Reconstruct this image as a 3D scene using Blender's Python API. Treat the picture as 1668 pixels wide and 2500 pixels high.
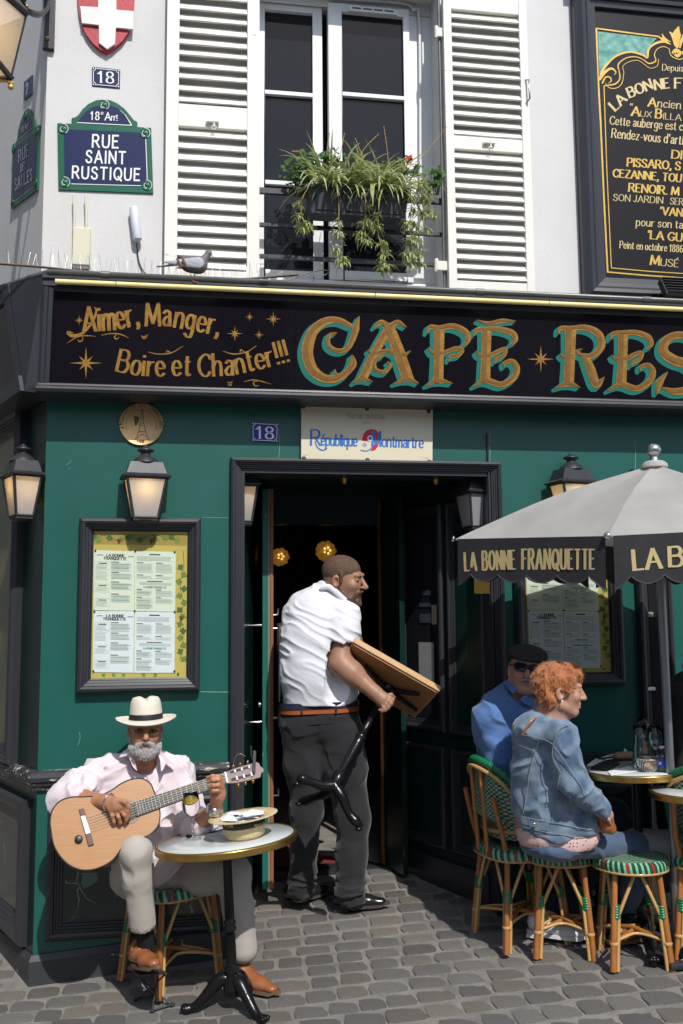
import bpy, bmesh, math, random
import numpy as np
from mathutils import Vector, Matrix, noise as mnoise
for o in list(bpy.data.objects):
 bpy.data.objects.remove(o)
SC = bpy.context.scene
COL = SC.collection
rnd = random.Random(7)
R = math.radians
# ------------------------------------------------------------ camera
CAM_YAW, CAM_PITCH, CAM_ROLL = R(9.0), R(6.4), R(-0.5)
CAM_POS = Vector((0.0, -4.93, 1.70))
F_SRC = 2340.0
_f = Vector((math.sin(CAM_YAW) * math.cos(CAM_PITCH), math.cos(CAM_YAW) * math.cos(CAM_PITCH), math.sin(CAM_PITCH)))
_r = Vector((math.cos(CAM_YAW), -math.sin(CAM_YAW), 0))
_u = _r.cross(_f)
CR = _r * math.cos(CAM_ROLL) + _u * math.sin(CAM_ROLL)
CU = -_r * math.sin(CAM_ROLL) + _u * math.cos(CAM_ROLL)
CF = _f
cam_d = bpy.data.cameras.new('camera')
cam = bpy.data.objects.new('camera', cam_d)
COL.objects.link(cam)
cam.matrix_world = Matrix(((CR.x, CU.x, -CF.x, CAM_POS.x), (CR.y, CU.y, -CF.y, CAM_POS.y), (CR.z, CU.z, -CF.z, CAM_POS.z), (0, 0, 0, 1)))
cam_d.sensor_fit = 'VERTICAL'
cam_d.sensor_height = 36.0
cam_d.lens = 36.0 * F_SRC / 2500.0
cam_d.clip_start = 0.05
cam_d.clip_end = 3000
SC.camera = cam
# ------------------------------------------------------------ light
SUN_DIR = Vector((-0.21, 1.0, -1.08)).normalized()
elev = math.asin(-SUN_DIR.z)
world = bpy.data.worlds.new('World')
SC.world = world
world.use_nodes = True
nt = world.node_tree
for n in list(nt.nodes):
 nt.nodes.remove(n)
sky = nt.nodes.new('ShaderNodeTexSky')
sky.sky_type = 'NISHITA'
sky.sun_disc = False
sky.sun_elevation = elev
sky.sun_rotation = math.atan2(-SUN_DIR.x, -SUN_DIR.y)
bg = nt.nodes.new('ShaderNodeBackground')
bg.inputs['Strength'].default_value = 0.15
wo = nt.nodes.new('ShaderNodeOutputWorld')
nt.links.new(sky.outputs[0], bg.inputs['Color'])
nt.links.new(bg.outputs[0], wo.inputs['Surface'])
sun_d = bpy.data.lights.new('sun', 'SUN')
sun_d.energy = 3.95
sun_d.angle = R(0.53)
sun_d.color = (1.0, 0.965, 0.91)
sun = bpy.data.objects.new('sun', sun_d)
COL.objects.link(sun)
sun.rotation_euler = (-SUN_DIR).to_track_quat('Z', 'Y').to_euler()
SC.cycles.transparent_max_bounces = 24
SC.view_settings.view_transform = 'Standard'
SC.view_settings.look = 'None'
SC.view_settings.exposure = 0.08
SC.view_settings.gamma = 1.0
SC.view_settings.use_curve_mapping = False
# ------------------------------------------------------------ where a photographed point stands
SHEETS = dict(a=(0, 0, 2.45), b=(560, 0, 2.45), c=(1080, 0, 2.667), d=(0, 640, 1.96), e=(700, 740, 1.62), f=(0, 960, 2.45),
              g=(540, 1080, 2.306), h=(1060, 1060, 2.579), i=(0, 1660, 2.063), j=(560, 1700, 2.703), k=(1060, 1660, 2.579),
              l=(1400, 1700, 5.85), m=(1100, 2080, 2.7606), n=(0, 640, 3.56), o=(0, 1700, 2.9375), q=(0, 0, 4.52),
              r=(340, 560, 3.015), s=(560, 2180, 2.306), t=(220, 1660, 3.5636), D=(0, 0, 0.94), S=(0, 0, 1.0))
def src(k, x, y):
 ox, oy, z = SHEETS[k]
 return ox + x / z, oy + y / z
def ray(k, x, y):
 sx, sy = src(k, x, y)
 return CF + CR * ((sx - 834.0) / F_SRC) - CU * ((sy - 1250.0) / F_SRC)
def onplane(k, x, y, p0, n):
 d = ray(k, x, y)
 t = (Vector(p0) - CAM_POS).dot(n) / d.dot(n)
 return CAM_POS + d * t
def PY(k, x, y, Y=0.0):
 return onplane(k, x, y, (0, Y, 0), Vector((0, 1, 0)))
def PD(k, x, y, d):
 return CAM_POS + ray(k, x, y) * d
def smooth01(t):
 t = max(0.0, min(1.0, t))
 return t * t * (3 - 2 * t)
def ground_z(x, y):
 z = 0.079 * (max(-9.0, min(9.0, x)) + 0.73)
 yy = max(-1.6, min(1.4, y))
 return z + 0.10 * yy
def PG(k, x, y):
 z = 0.0
 d = ray(k, x, y)
 p = None
 for _ in range(12):
  t = (z - CAM_POS.z) / d.z
  p = CAM_POS + d * t
  z = ground_z(p.x, p.y)
 return p
# ------------------------------------------------------------ objects
BASE = {}
def tag(o, label=None, cat=None, group=None, kind=None):
 if label:
  o['label'] = label
 if cat:
  o['category'] = cat
 if group:
  o['group'] = group
 if kind:
  o['kind'] = kind
 return o
def thing(name, label, cat, loc=(0, 0, 0), group=None):
 o = bpy.data.objects.new(name, None)
 o.empty_display_size = 0.1
 COL.objects.link(o)
 o.location = loc
 BASE[o.name] = Vector(loc)
 return tag(o, label, cat, group)
class MB:
 """collects polygons, then becomes one mesh object"""
 def __init__(self):
  self.v, self.f, self.sm = [], [], []
 def add(self, vs, fs, smooth=False):
  b = len(self.v)
  self.v += [tuple(p) for p in vs]
  for q in fs:
   self.f.append(tuple(i + b for i in q))
   self.sm.append(smooth)
  return self
 def box(self, x0, x1, y0, y1, z0, z1, M=None):
  vs = [Vector((x, y, z)) for z in (z0, z1) for y in (y0, y1) for x in (x0, x1)]
  if M:
   vs = [M @ v for v in vs]
  return self.add(vs, [(0, 2, 3, 1), (4, 5, 7, 6), (0, 1, 5, 4), (2, 6, 7, 3), (0, 4, 6, 2), (1, 3, 7, 5)])
 def slab(self, quad, n):
  """a four-cornered face and its copy moved by n, closed"""
  n = Vector(n)
  q = [Vector(p) for p in quad]
  k = len(q)
  vs = q + [p + n for p in q]
  fs = [tuple(range(k)), tuple(range(2 * k - 1, k - 1, -1))]
  fs += [(i, i + k, (i + 1) % k + k, (i + 1) % k) for i in range(k)]
  return self.add(vs, fs)
 def tube(self, pts, r, n=8, cap=True, flat=None, fs=1.0, smooth=True):
  pts = [Vector(p) for p in pts]
  m = len(pts)
  rs = r if isinstance(r, (list, tuple)) else [r] * m
  t0 = (pts[1] - pts[0]).normalized()
  ref = Vector((0, 0, 1)) if abs(t0.z) < 0.9 else Vector((1, 0, 0))
  if flat is not None:
   ref = Vector(flat)
  vs, fcs = [], []
  nrm = None
  for i, p in enumerate(pts):
   t = (pts[min(i + 1, m - 1)] - pts[max(i - 1, 0)]).normalized()
   if nrm is None or flat is not None:
    a = ref - t * ref.dot(t)
    nrm = a.normalized()
   else:
    a = nrm - t * nrm.dot(t)
    nrm = a.normalized() if a.length > 1e-6 else nrm
   b = t.cross(nrm)
   for j in range(n):
    an = 2 * math.pi * j / n
    vs.append(p + nrm * (math.cos(an) * rs[i] * fs) + b * (math.sin(an) * rs[i]))
  for i in range(m - 1):
   for j in range(n):
    k = (j + 1) % n
    fcs.append((i * n + j, i * n + k, (i + 1) * n + k, (i + 1) * n + j))
  self.add(vs, fcs, smooth)
  if cap:
   self.add(vs[:n], [tuple(range(n - 1, -1, -1))])
   self.add(vs[-n:], [tuple(range(n))])
  return self
 def lathe(self, prof, c=(0, 0, 0), ax=(0, 0, 1), n=24, smooth=True, closed=False, sx=1.0, sy=1.0, cap=True):
  """prof: (radius, height) pairs round an axis"""
  ax = Vector(ax).normalized()
  a = (Vector((0, 1, 0)) if abs(ax.y) < 0.9 else Vector((1, 0, 0)))
  a = (a - ax * a.dot(ax)).normalized()
  b = a.cross(ax)
  c = Vector(c)
  vs, fs = [], []
  for (r, h) in prof:
   for j in range(n):
    an = 2 * math.pi * j / n
    vs.append(c + ax * h + b * (math.cos(an) * r * sx) + a * (math.sin(an) * r * sy))
  m = len(prof)
  for i in range(m - 1 + (1 if closed else 0)):
   i2 = (i + 1) % m
   for j in range(n):
    k = (j + 1) % n
    fs.append((i * n + j, i * n + k, i2 * n + k, i2 * n + j))
  self.add(vs, fs, smooth)
  if cap and not closed:
   if prof[0][0] > 1e-5:
    self.add(vs[:n], [tuple(range(n - 1, -1, -1))])
   if prof[-1][0] > 1e-5:
    self.add(vs[-n:], [tuple(range(n))])
  return self
 def shell(self, prof, c, ax, th=.0012, n=32):
  inn = [(max(r_ - th, .0), h) for r_, h in prof]
  return self.lathe(prof + inn[::-1], c, ax, n, cap=False)
 def ball(self, c, r, n=12, m=8, M=None):
  c = Vector(c)
  rx, ry, rz = r if isinstance(r, (list, tuple)) else (r, r, r)
  vs, fs = [], []
  for i in range(m + 1):
   ph = math.pi * i / m
   for j in range(n):
    an = 2 * math.pi * j / n
    q = Vector((rx * math.sin(ph) * math.cos(an), ry * math.sin(ph) * math.sin(an), rz * math.cos(ph)))
    vs.append(c + (M @ q if M else q))
  for i in range(m):
   for j in range(n):
    k = (j + 1) % n
    fs.append((i * n + j, (i + 1) * n + j, (i + 1) * n + k, i * n + k))
  return self.add(vs, fs, True)
 def prism(self, pts, n):
  return self.slab(pts, n)
 def build(self, name, mat, parent=None, loc=None, bevel=0.0):
  me = bpy.data.meshes.new(name)
  base = BASE[parent.name] if parent is not None else (Vector(loc) if loc is not None else Vector((0, 0, 0)))
  me.from_pydata([(p[0] - base.x, p[1] - base.y, p[2] - base.z) for p in self.v], [], self.f)
  me.polygons.foreach_set('use_smooth', self.sm)
  me.update()
  if bevel:
   bm = bmesh.new()
   bm.from_mesh(me)
   bmesh.ops.remove_doubles(bm, verts=bm.verts, dist=1e-5)
   bmesh.ops.recalc_face_normals(bm, faces=bm.faces)
   ed = [e for e in bm.edges if len(e.link_faces) == 2 and e.calc_face_angle(0) > 0.5]
   bmesh.ops.bevel(bm, geom=ed, offset=bevel, segments=2, affect='EDGES', profile=0.6)
   bm.to_mesh(me)
   bm.free()
  o = bpy.data.objects.new(name, me)
  COL.objects.link(o)
  me.materials.append(mat)
  if parent is not None:
   o.parent = parent
  else:
   o.location = base
  BASE[o.name] = base
  return o
def raw_obj(name, v, f, mat, parent=None, loc=(0, 0, 0), smooth=True):
 m = MB()
 m.v = [tuple(p) for p in v]
 m.f = [tuple(q) for q in f]
 m.sm = [smooth] * len(m.f)
 return m.build(name, mat, parent, loc)
def copy_tree(o, parent=None):
 c = o.copy()
 COL.objects.link(c)
 if parent is not None:
  c.parent = parent
 for ch in list(o.children):
  copy_tree(ch, c)
 return c
def catmull(pts, k=6, closed=False):
 pts = [Vector(p) for p in pts]
 n = len(pts)
 if n < 3:
  return pts
 out = []
 rng = range(n if closed else n - 1)
 for i in rng:
  if closed:
   p0, p1, p2, p3 = pts[(i - 1) % n], pts[i], pts[(i + 1) % n], pts[(i + 2) % n]
  else:
   p1, p2 = pts[i], pts[i + 1]
   p0 = pts[i - 1] if i > 0 else p1 * 2 - p2
   p3 = pts[i + 2] if i + 2 < n else p2 * 2 - p1
  for s in range(k):
   t = s / k
   out.append(0.5 * ((2 * p1) + (p2 - p0) * t + (2 * p0 - 5 * p1 + 4 * p2 - p3) * t * t + (3 * p1 - p0 - 3 * p2 + p3) * t ** 3))
 if not closed:
  out.append(pts[-1])
 return out
# ------------------------------------------------------------ materials
MATS = {}
def material(name, col, rough=0.6, metal=0.0, col2=None, nscale=8.0, namt=0.5, bump=0.0, bscale=60.0, spec=0.5,
             coat=0.0, trans=0.0, ior=1.45, emit=None, estr=0.0, stretch=None, alpha=1.0, sheen=0.0, detail=4.0, rvar=0.0, objrand=0.0):
 if name in MATS:
  return MATS[name]
 m = bpy.data.materials.new(name)
 m.use_nodes = True
 t = m.node_tree
 b = t.nodes['Principled BSDF']
 L = t.links.new
 b.inputs['Base Color'].default_value = (*col, 1)
 b.inputs['Roughness'].default_value = rough
 b.inputs['Metallic'].default_value = metal
 b.inputs['Specular IOR Level'].default_value = spec
 b.inputs['Coat Weight'].default_value = coat
 b.inputs['Coat Roughness'].default_value = 0.1
 b.inputs['Transmission Weight'].default_value = trans
 b.inputs['IOR'].default_value = ior
 b.inputs['Alpha'].default_value = alpha
 b.inputs['Sheen Weight'].default_value = sheen
 if emit:
  b.inputs['Emission Color'].default_value = (*emit, 1)
  b.inputs['Emission Strength'].default_value = estr
 tc = t.nodes.new('ShaderNodeTexCoord')
 vec = tc.outputs['Object']
 if stretch:
  mp = t.nodes.new('ShaderNodeMapping')
  mp.inputs['Scale'].default_value = stretch
  L(vec, mp.inputs['Vector'])
  vec = mp.outputs[0]
 if col2 is not None:
  nz = t.nodes.new('ShaderNodeTexNoise')
  nz.inputs['Scale'].default_value = nscale
  nz.inputs['Detail'].default_value = detail
  L(vec, nz.inputs['Vector'])
  rp = t.nodes.new('ShaderNodeMapRange')
  rp.inputs['From Min'].default_value = 0.5 - 0.5 * (1 - namt) - 0.02
  rp.inputs['From Max'].default_value = 0.5 + 0.5 * (1 - namt) + 0.02
  L(nz.outputs['Fac'], rp.inputs['Value'])
  mx = t.nodes.new('ShaderNodeMix')
  mx.data_type = 'RGBA'
  mx.inputs[6].default_value = (*col, 1)
  mx.inputs[7].default_value = (*col2, 1)
  L(rp.outputs[0], mx.inputs[0])
  out = mx.outputs[2]
  if objrand:
   oi = t.nodes.new('ShaderNodeObjectInfo')
   hs = t.nodes.new('ShaderNodeMapRange')
   hs.inputs['To Min'].default_value = 1 - objrand
   hs.inputs['To Max'].default_value = 1 + objrand
   L(oi.outputs['Random'], hs.inputs['Value'])
   hv = t.nodes.new('ShaderNodeHueSaturation')
   L(hs.outputs[0], hv.inputs['Value'])
   L(out, hv.inputs['Color'])
   out = hv.outputs[0]
  L(out, b.inputs['Base Color'])
  if rvar:
   rr = t.nodes.new('ShaderNodeMapRange')
   rr.inputs['To Min'].default_value = max(0.02, rough - rvar)
   rr.inputs['To Max'].default_value = min(1, rough + rvar)
   L(nz.outputs['Fac'], rr.inputs['Value'])
   L(rr.outputs[0], b.inputs['Roughness'])
 if bump:
  nb = t.nodes.new('ShaderNodeTexNoise')
  nb.inputs['Scale'].default_value = bscale
  nb.inputs['Detail'].default_value = 5
  L(vec, nb.inputs['Vector'])
  bp = t.nodes.new('ShaderNodeBump')
  bp.inputs['Strength'].default_value = bump
  bp.inputs['Distance'].default_value = 0.01
  L(nb.outputs['Fac'], bp.inputs['Height'])
  L(bp.outputs[0], b.inputs['Normal'])
 MATS[name] = m
 return m
def worn_paint(name, col, under, amount=0.62, nscale=14.0, rough=0.45, col2=None, stretch=(1, 1, 1), bump=0.15):
 """paint with chips that show what lies under it"""
 m = bpy.data.materials.new(name)
 m.use_nodes = True
 t = m.node_tree
 L = t.links.new
 b = t.nodes['Principled BSDF']
 b.inputs['Roughness'].default_value = rough
 tc = t.nodes.new('ShaderNodeTexCoord')
 mp = t.nodes.new('ShaderNodeMapping')
 mp.inputs['Scale'].default_value = stretch
 L(tc.outputs['Object'], mp.inputs['Vector'])
 n1 = t.nodes.new('ShaderNodeTexNoise')
 n1.inputs['Scale'].default_value = nscale
 n1.inputs['Detail'].default_value = 8
 n1.inputs['Roughness'].default_value = 0.65
 L(mp.outputs[0], n1.inputs['Vector'])
 r1 = t.nodes.new('ShaderNodeMapRange')
 r1.inputs['From Min'].default_value = amount
 r1.inputs['From Max'].default_value = amount + 0.03
 L(n1.outputs['Fac'], r1.inputs['Value'])
 n2 = t.nodes.new('ShaderNodeTexNoise')
 n2.inputs['Scale'].default_value = 3.0
 n2.inputs['Detail'].default_value = 6
 L(tc.outputs['Object'], n2.inputs['Vector'])
 mx0 = t.nodes.new('ShaderNodeMix')
 mx0.data_type = 'RGBA'
 mx0.inputs[6].default_value = (*col, 1)
 mx0.inputs[7].default_value = (*(col2 or [c * 1.25 for c in col]), 1)
 L(n2.outputs['Fac'], mx0.inputs[0])
 mx = t.nodes.new('ShaderNodeMix')
 mx.data_type = 'RGBA'
 L(r1.outputs[0], mx.inputs[0])
 L(mx0.outputs[2], mx.inputs[6])
 mx.inputs[7].default_value = (*under, 1)
 L(mx.outputs[2], b.inputs['Base Color'])
 rr = t.nodes.new('ShaderNodeMapRange')
 rr.inputs['To Min'].default_value = rough
 rr.inputs['To Max'].default_value = 0.8
 L(r1.outputs[0], rr.inputs['Value'])
 L(rr.outputs[0], b.inputs['Roughness'])
 bp = t.nodes.new('ShaderNodeBump')
 bp.inputs['Strength'].default_value = bump
 bp.inputs['Distance'].default_value = 0.004
 L(n1.outputs['Fac'], bp.inputs['Height'])
 L(bp.outputs[0], b.inputs['Normal'])
 MATS[name] = m
 return m
M = MATS
material('stucco', (0.67, 0.665, 0.655), 0.9, col2=(0.58, 0.57, 0.555), nscale=2.6, namt=0.35, detail=9, bump=0.12, bscale=45)
worn_paint('shutter_paint', (0.72, 0.70, 0.63), (0.46, 0.40, 0.31), 0.655, 9, 0.5, (0.76, 0.74, 0.67), (1, 1, 5))
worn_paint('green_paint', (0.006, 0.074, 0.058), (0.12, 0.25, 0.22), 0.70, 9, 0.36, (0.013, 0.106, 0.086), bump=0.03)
worn_paint('green_trim', (0.010, 0.11, 0.08), (0.34, 0.30, 0.24), 0.66, 10, 0.4, (0.012, 0.13, 0.10), (4, 4, 1))
worn_paint('black_paint', (0.022, 0.023, 0.029), (0.13, 0.13, 0.13), 0.72, 12, 0.38, (0.030, 0.031, 0.038), bump=0.04)
worn_paint('chipped_black', (0.026, 0.027, 0.033), (0.50, 0.47, 0.41), 0.58, 11, 0.45, (0.035, 0.036, 0.042), (1, 3, 5))
worn_paint('plinth_paint', (0.028, 0.030, 0.036), (0.36, 0.35, 0.32), 0.66, 10, 0.5, (0.04, 0.042, 0.048), (1, 2, 3))
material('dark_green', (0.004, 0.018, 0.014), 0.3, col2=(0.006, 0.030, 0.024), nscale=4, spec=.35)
material('fascia_glass', (0.008, 0.007, 0.010), 0.06, spec=0.22)
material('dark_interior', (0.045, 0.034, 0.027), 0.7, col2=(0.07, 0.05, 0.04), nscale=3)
material('gold_leaf', (0.46, 0.26, 0.055), 0.38, 0.45, col2=(0.30, 0.14, 0.03), nscale=22, namt=0.6, bump=0.2, bscale=90)
material('gold_dark', (0.20, 0.095, 0.03), 0.42, 0.4, col2=(0.30, 0.15, 0.035), nscale=30, namt=0.6)
material('gold_paint', (0.62, 0.43, 0.10), 0.45, 0.25, col2=(0.50, 0.29, 0.06), nscale=25, namt=0.5)
material('pale_gold', (0.62, 0.50, 0.26), 0.5, 0.1, col2=(0.55, 0.42, 0.18), nscale=20)
material('teal_paint', (0.008, 0.155, 0.12), 0.4)
material('teal_marble', (0.015, 0.20, 0.16), 0.4, col2=(0.20, 0.45, 0.38), nscale=28, namt=0.6, detail=9)
material('sign_blue', (0.018, 0.026, 0.085), 0.25, spec=0.3)
material('sign_green', (0.010, 0.105, 0.06), 0.25)
material('plaque_blue', (0.012, 0.020, 0.26), 0.2)
material('white_enamel', (0.78, 0.78, 0.76), 0.3)
material('white_pvc', (0.74, 0.74, 0.74), 0.35)
material('shield_red', (0.46, 0.035, 0.045), 0.5, col2=(0.38, 0.025, 0.035), nscale=12, bump=0.15, bscale=50)
material('shield_white', (0.74, 0.73, 0.71), 0.55, bump=0.1, bscale=40, col2=(0.68, 0.67, 0.65), nscale=9)
material('window_glass', (0.014, 0.015, 0.019), 0.03, bump=0.06, bscale=2.5, spec=0.3)
material('dark_metal', (0.035, 0.036, 0.040), 0.42, 0.3, col2=(0.05, 0.05, 0.055), nscale=20)
material('iron', (0.016, 0.016, 0.018), 0.24, 0.5, bump=0.12, bscale=70)
material('grey_pipe', (0.11, 0.115, 0.12), 0.4, 0.4, col2=(0.17, 0.17, 0.175), nscale=6, stretch=(1, 5, 5))
material('yellow_tube', (0.74, 0.60, 0.24), 0.4, col2=(0.80, 0.68, 0.32), nscale=3)
material('steel', (0.62, 0.62, 0.60), 0.28, 1.0)
material('chrome', (0.8, 0.8, 0.8), 0.12, 1.0)
material('brass', (0.50, 0.33, 0.10), 0.28, 0.9, col2=(0.36, 0.22, 0.06), nscale=14)
material('plaque_brass', (0.48, 0.30, 0.14), 0.33, 0.7, col2=(0.42, 0.26, 0.12), nscale=3)
material('brass_etch', (0.06, 0.035, 0.015), 0.5)
material('cream_plaque', (0.64, 0.58, 0.43), 0.35, col2=(0.66, 0.60, 0.46), nscale=3)
material('print_blue', (0.03, 0.16, 0.48), 0.4)
material('print_red', (0.50, 0.012, 0.035), 0.4)
material('print_black', (0.06, 0.06, 0.06), 0.5)
material('print_grey', (0.50, 0.53, 0.50), 0.6)
material('print_green', (0.16, 0.32, 0.24), 0.6)
material('paper_cream', (0.72, 0.74, 0.62), 0.7)
material('paper_white', (0.74, 0.76, 0.80), 0.7, bump=0.08, bscale=14)
material('menu_yellow', (0.60, 0.47, 0.13), 0.5, col2=(0.56, 0.42, 0.10), nscale=3)
material('menu_shade_band', (0.44, 0.30, 0.07), 0.5, col2=(0.36, 0.23, 0.06), nscale=5)
material('vine_green', (0.12, 0.20, 0.035), 0.6, col2=(0.22, 0.30, 0.06), nscale=14)
material('vine_dark', (0.06, 0.12, 0.03), 0.6, col2=(0.10, 0.17, 0.04), nscale=14)
material('grape', (0.16, 0.03, 0.03), 0.5)
material('lamp_bulb', (1, 0.8, 0.5), 0.5, emit=(1.0, 0.62, 0.22), estr=26.0)
material('amber_globe', (0.8, 0.5, 0.1), 0.3, emit=(1.0, 0.50, 0.08), estr=0.11)
material('amber_core', (0.8, 0.5, 0.1), 0.3, emit=(1.0, 0.68, 0.22), estr=1.3)
material('carved_wood', (0.30, 0.13, 0.045), 0.5, col2=(0.20, 0.08, 0.03), nscale=9, stretch=(6, 6, 0.6))
material('grey_wood', (0.30, 0.27, 0.24), 0.8, col2=(0.22, 0.20, 0.18), nscale=9, stretch=(6, 6, 0.6))
material('mat_red', (0.17, 0.030, 0.030), 0.95, col2=(0.13, 0.022, 0.024), nscale=40, bump=0.3, bscale=200)
material('stone', (0.095, 0.094, 0.093), 0.8, col2=(0.32, 0.30, 0.275), nscale=34, namt=0.5, bump=0.9, bscale=85, objrand=0.24, detail=8, stretch=(1, 1.6, 1))
material('stone_warm', (0.12, 0.108, 0.095), 0.8, col2=(0.32, 0.285, 0.245), nscale=34, namt=0.5, bump=0.9, bscale=85, objrand=0.24, detail=8)
material('mortar', (0.26, 0.24, 0.21), 0.95, col2=(0.12, 0.115, 0.108), nscale=9.0, namt=0.5, bump=0.6, bscale=90, detail=9)
material('cane', (0.40, 0.165, 0.045), 0.35, col2=(0.27, 0.095, 0.025), nscale=9, stretch=(8, 8, 1.2), coat=0.3, objrand=0.15)
material('pale_cane', (0.58, 0.37, 0.145), 0.38, col2=(0.46, 0.26, 0.09), nscale=8, coat=0.3)
material('green_wrap', (0.008, 0.15, 0.055), 0.3, coat=0.3)
material('marble', (0.58, 0.61, 0.60), 0.22, col2=(0.46, 0.50, 0.50), nscale=7, namt=0.5, detail=8)
material('porcelain', (0.78, 0.79, 0.80), 0.15, coat=0.4)
material('straw', (0.70, 0.58, 0.36), 0.75, col2=(0.52, 0.39, 0.19), nscale=45, namt=0.55, bump=0.5, bscale=120, stretch=(1, 1, 2.2))
material('panama', (0.70, 0.66, 0.56), 0.7, col2=(0.64, 0.59, 0.48), nscale=60, bump=0.3, bscale=220)
material('hat_band', (0.012, 0.013, 0.018), 0.6)
material('canopy_grey', (0.72, 0.70, 0.67), 0.85, col2=(0.54, 0.53, 0.51), nscale=4.5, namt=0.4, bump=0.15, bscale=14)
material('valance', (0.022, 0.021, 0.024), 0.8, col2=(0.030, 0.029, 0.032), nscale=20, bump=0.2, bscale=150)
material('terrace_plastic', (0.035, 0.037, 0.045), 0.4)
material('soil', (0.04, 0.03, 0.02), 0.95)
material('leaf_stripe', (0.22, 0.32, 0.08), 0.5, col2=(0.68, 0.68, 0.40), nscale=20, namt=0.6)
material('leaf_pale', (0.56, 0.57, 0.28), 0.5, col2=(0.26, 0.34, 0.11), nscale=26, namt=0.5)
material('leaf_geranium', (0.045, 0.12, 0.022), 0.55, col2=(0.09, 0.18, 0.035), nscale=20)
material('runner_stem', (0.42, 0.27, 0.07), 0.6)
material('petal_red', (0.55, 0.012, 0.018), 0.5)
material('pigeon_grey', (0.34, 0.36, 0.40), 0.7, col2=(0.44, 0.46, 0.50), nscale=30, bump=0.3, bscale=90)
material('pigeon_dark', (0.16, 0.155, 0.165), 0.6, col2=(0.13, 0.095, 0.09), nscale=30, bump=0.3, bscale=90)
material('pigeon_brown', (0.16, 0.075, 0.05), 0.7)
material('pigeon_leg', (0.48, 0.10, 0.10), 0.6)
material('router_cream', (0.66, 0.63, 0.47), 0.4)
material('sensor_white', (0.66, 0.69, 0.78), 0.35)
material('cable', (0.02, 0.02, 0.022), 0.5)
material('spike_wire', (0.55, 0.55, 0.55), 0.3, 0.9)
material('rust_strip', (0.22, 0.14, 0.09), 0.7, col2=(0.13, 0.08, 0.055), nscale=14, stretch=(1, 8, 8), bump=0.3, bscale=40)
material('clear_glass', (1, 1, 1), 0.0, trans=1.0, ior=1.45)
material('lemon', (0.75, 0.46, 0.02), 0.5, col2=(0.80, 0.56, 0.06), nscale=30)
def frosted():
 m = bpy.data.materials.new('frosted_glass')
 m.use_nodes = True
 t = m.node_tree
 for n in list(t.nodes):
  t.nodes.remove(n)
 o = t.nodes.new('ShaderNodeOutputMaterial')
 tr = t.nodes.new('ShaderNodeBsdfTranslucent')
 tr.inputs[0].default_value = (0.78, 0.74, 0.68, 1)
 df = t.nodes.new('ShaderNodeBsdfDiffuse')
 df.inputs[0].default_value = (0.44, 0.45, 0.46, 1)
 gl = t.nodes.new('ShaderNodeBsdfGlossy')
 gl.inputs['Roughness'].default_value = 0.3
 m1 = t.nodes.new('ShaderNodeMixShader')
 m1.inputs[0].default_value = 0.6
 m2 = t.nodes.new('ShaderNodeMixShader')
 m2.inputs[0].default_value = 0.05
 t.links.new(tr.outputs[0], m1.inputs[1])
 t.links.new(df.outputs[0], m1.inputs[2])
 t.links.new(m1.outputs[0], m2.inputs[1])
 t.links.new(gl.outputs[0], m2.inputs[2])
 t.links.new(m2.outputs[0], o.inputs[0])
 M['frosted_glass'] = m
frosted()
def add_translucency(m, fac):
 t = m.node_tree
 o = t.nodes['Material Output']
 b = t.nodes['Principled BSDF']
 tr = t.nodes.new('ShaderNodeBsdfTranslucent')
 if b.inputs['Base Color'].links:
  t.links.new(b.inputs['Base Color'].links[0].from_socket, tr.inputs[0])
 mx = t.nodes.new('ShaderNodeMixShader')
 mx.inputs[0].default_value = fac
 t.links.new(b.outputs[0], mx.inputs[1])
 t.links.new(tr.outputs[0], mx.inputs[2])
 t.links.new(mx.outputs[0], o.inputs[0])
for k_, v_ in (('leaf_stripe', .35), ('leaf_pale', .35), ('leaf_geranium', .3), ('canopy_grey', .52)):
 add_translucency(M[k_], v_)
def thin_glass(name, tint=(1, 1, 1), refl=0.08):
 """a clear pane: lets light straight through, mirrors a little"""
 m = bpy.data.materials.new(name)
 m.use_nodes = True
 t = m.node_tree
 for n in list(t.nodes):
  t.nodes.remove(n)
 o = t.nodes.new('ShaderNodeOutputMaterial')
 tr = t.nodes.new('ShaderNodeBsdfTransparent')
 tr.inputs[0].default_value = (*tint, 1)
 gl = t.nodes.new('ShaderNodeBsdfGlossy')
 gl.inputs['Roughness'].default_value = 0.02
 fr = t.nodes.new('ShaderNodeLayerWeight')
 fr.inputs[0].default_value = refl
 mx = t.nodes.new('ShaderNodeMixShader')
 t.links.new(fr.outputs['Fresnel'], mx.inputs[0])
 t.links.new(tr.outputs[0], mx.inputs[1])
 t.links.new(gl.outputs[0], mx.inputs[2])
 t.links.new(mx.outputs[0], o.inputs[0])
 M[name] = m
thin_glass('pane_clear', (0.94, 0.96, 0.95), 0.12)
material('water', (1, 1, 1), 0.0, trans=1.0, ior=1.33)
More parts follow.
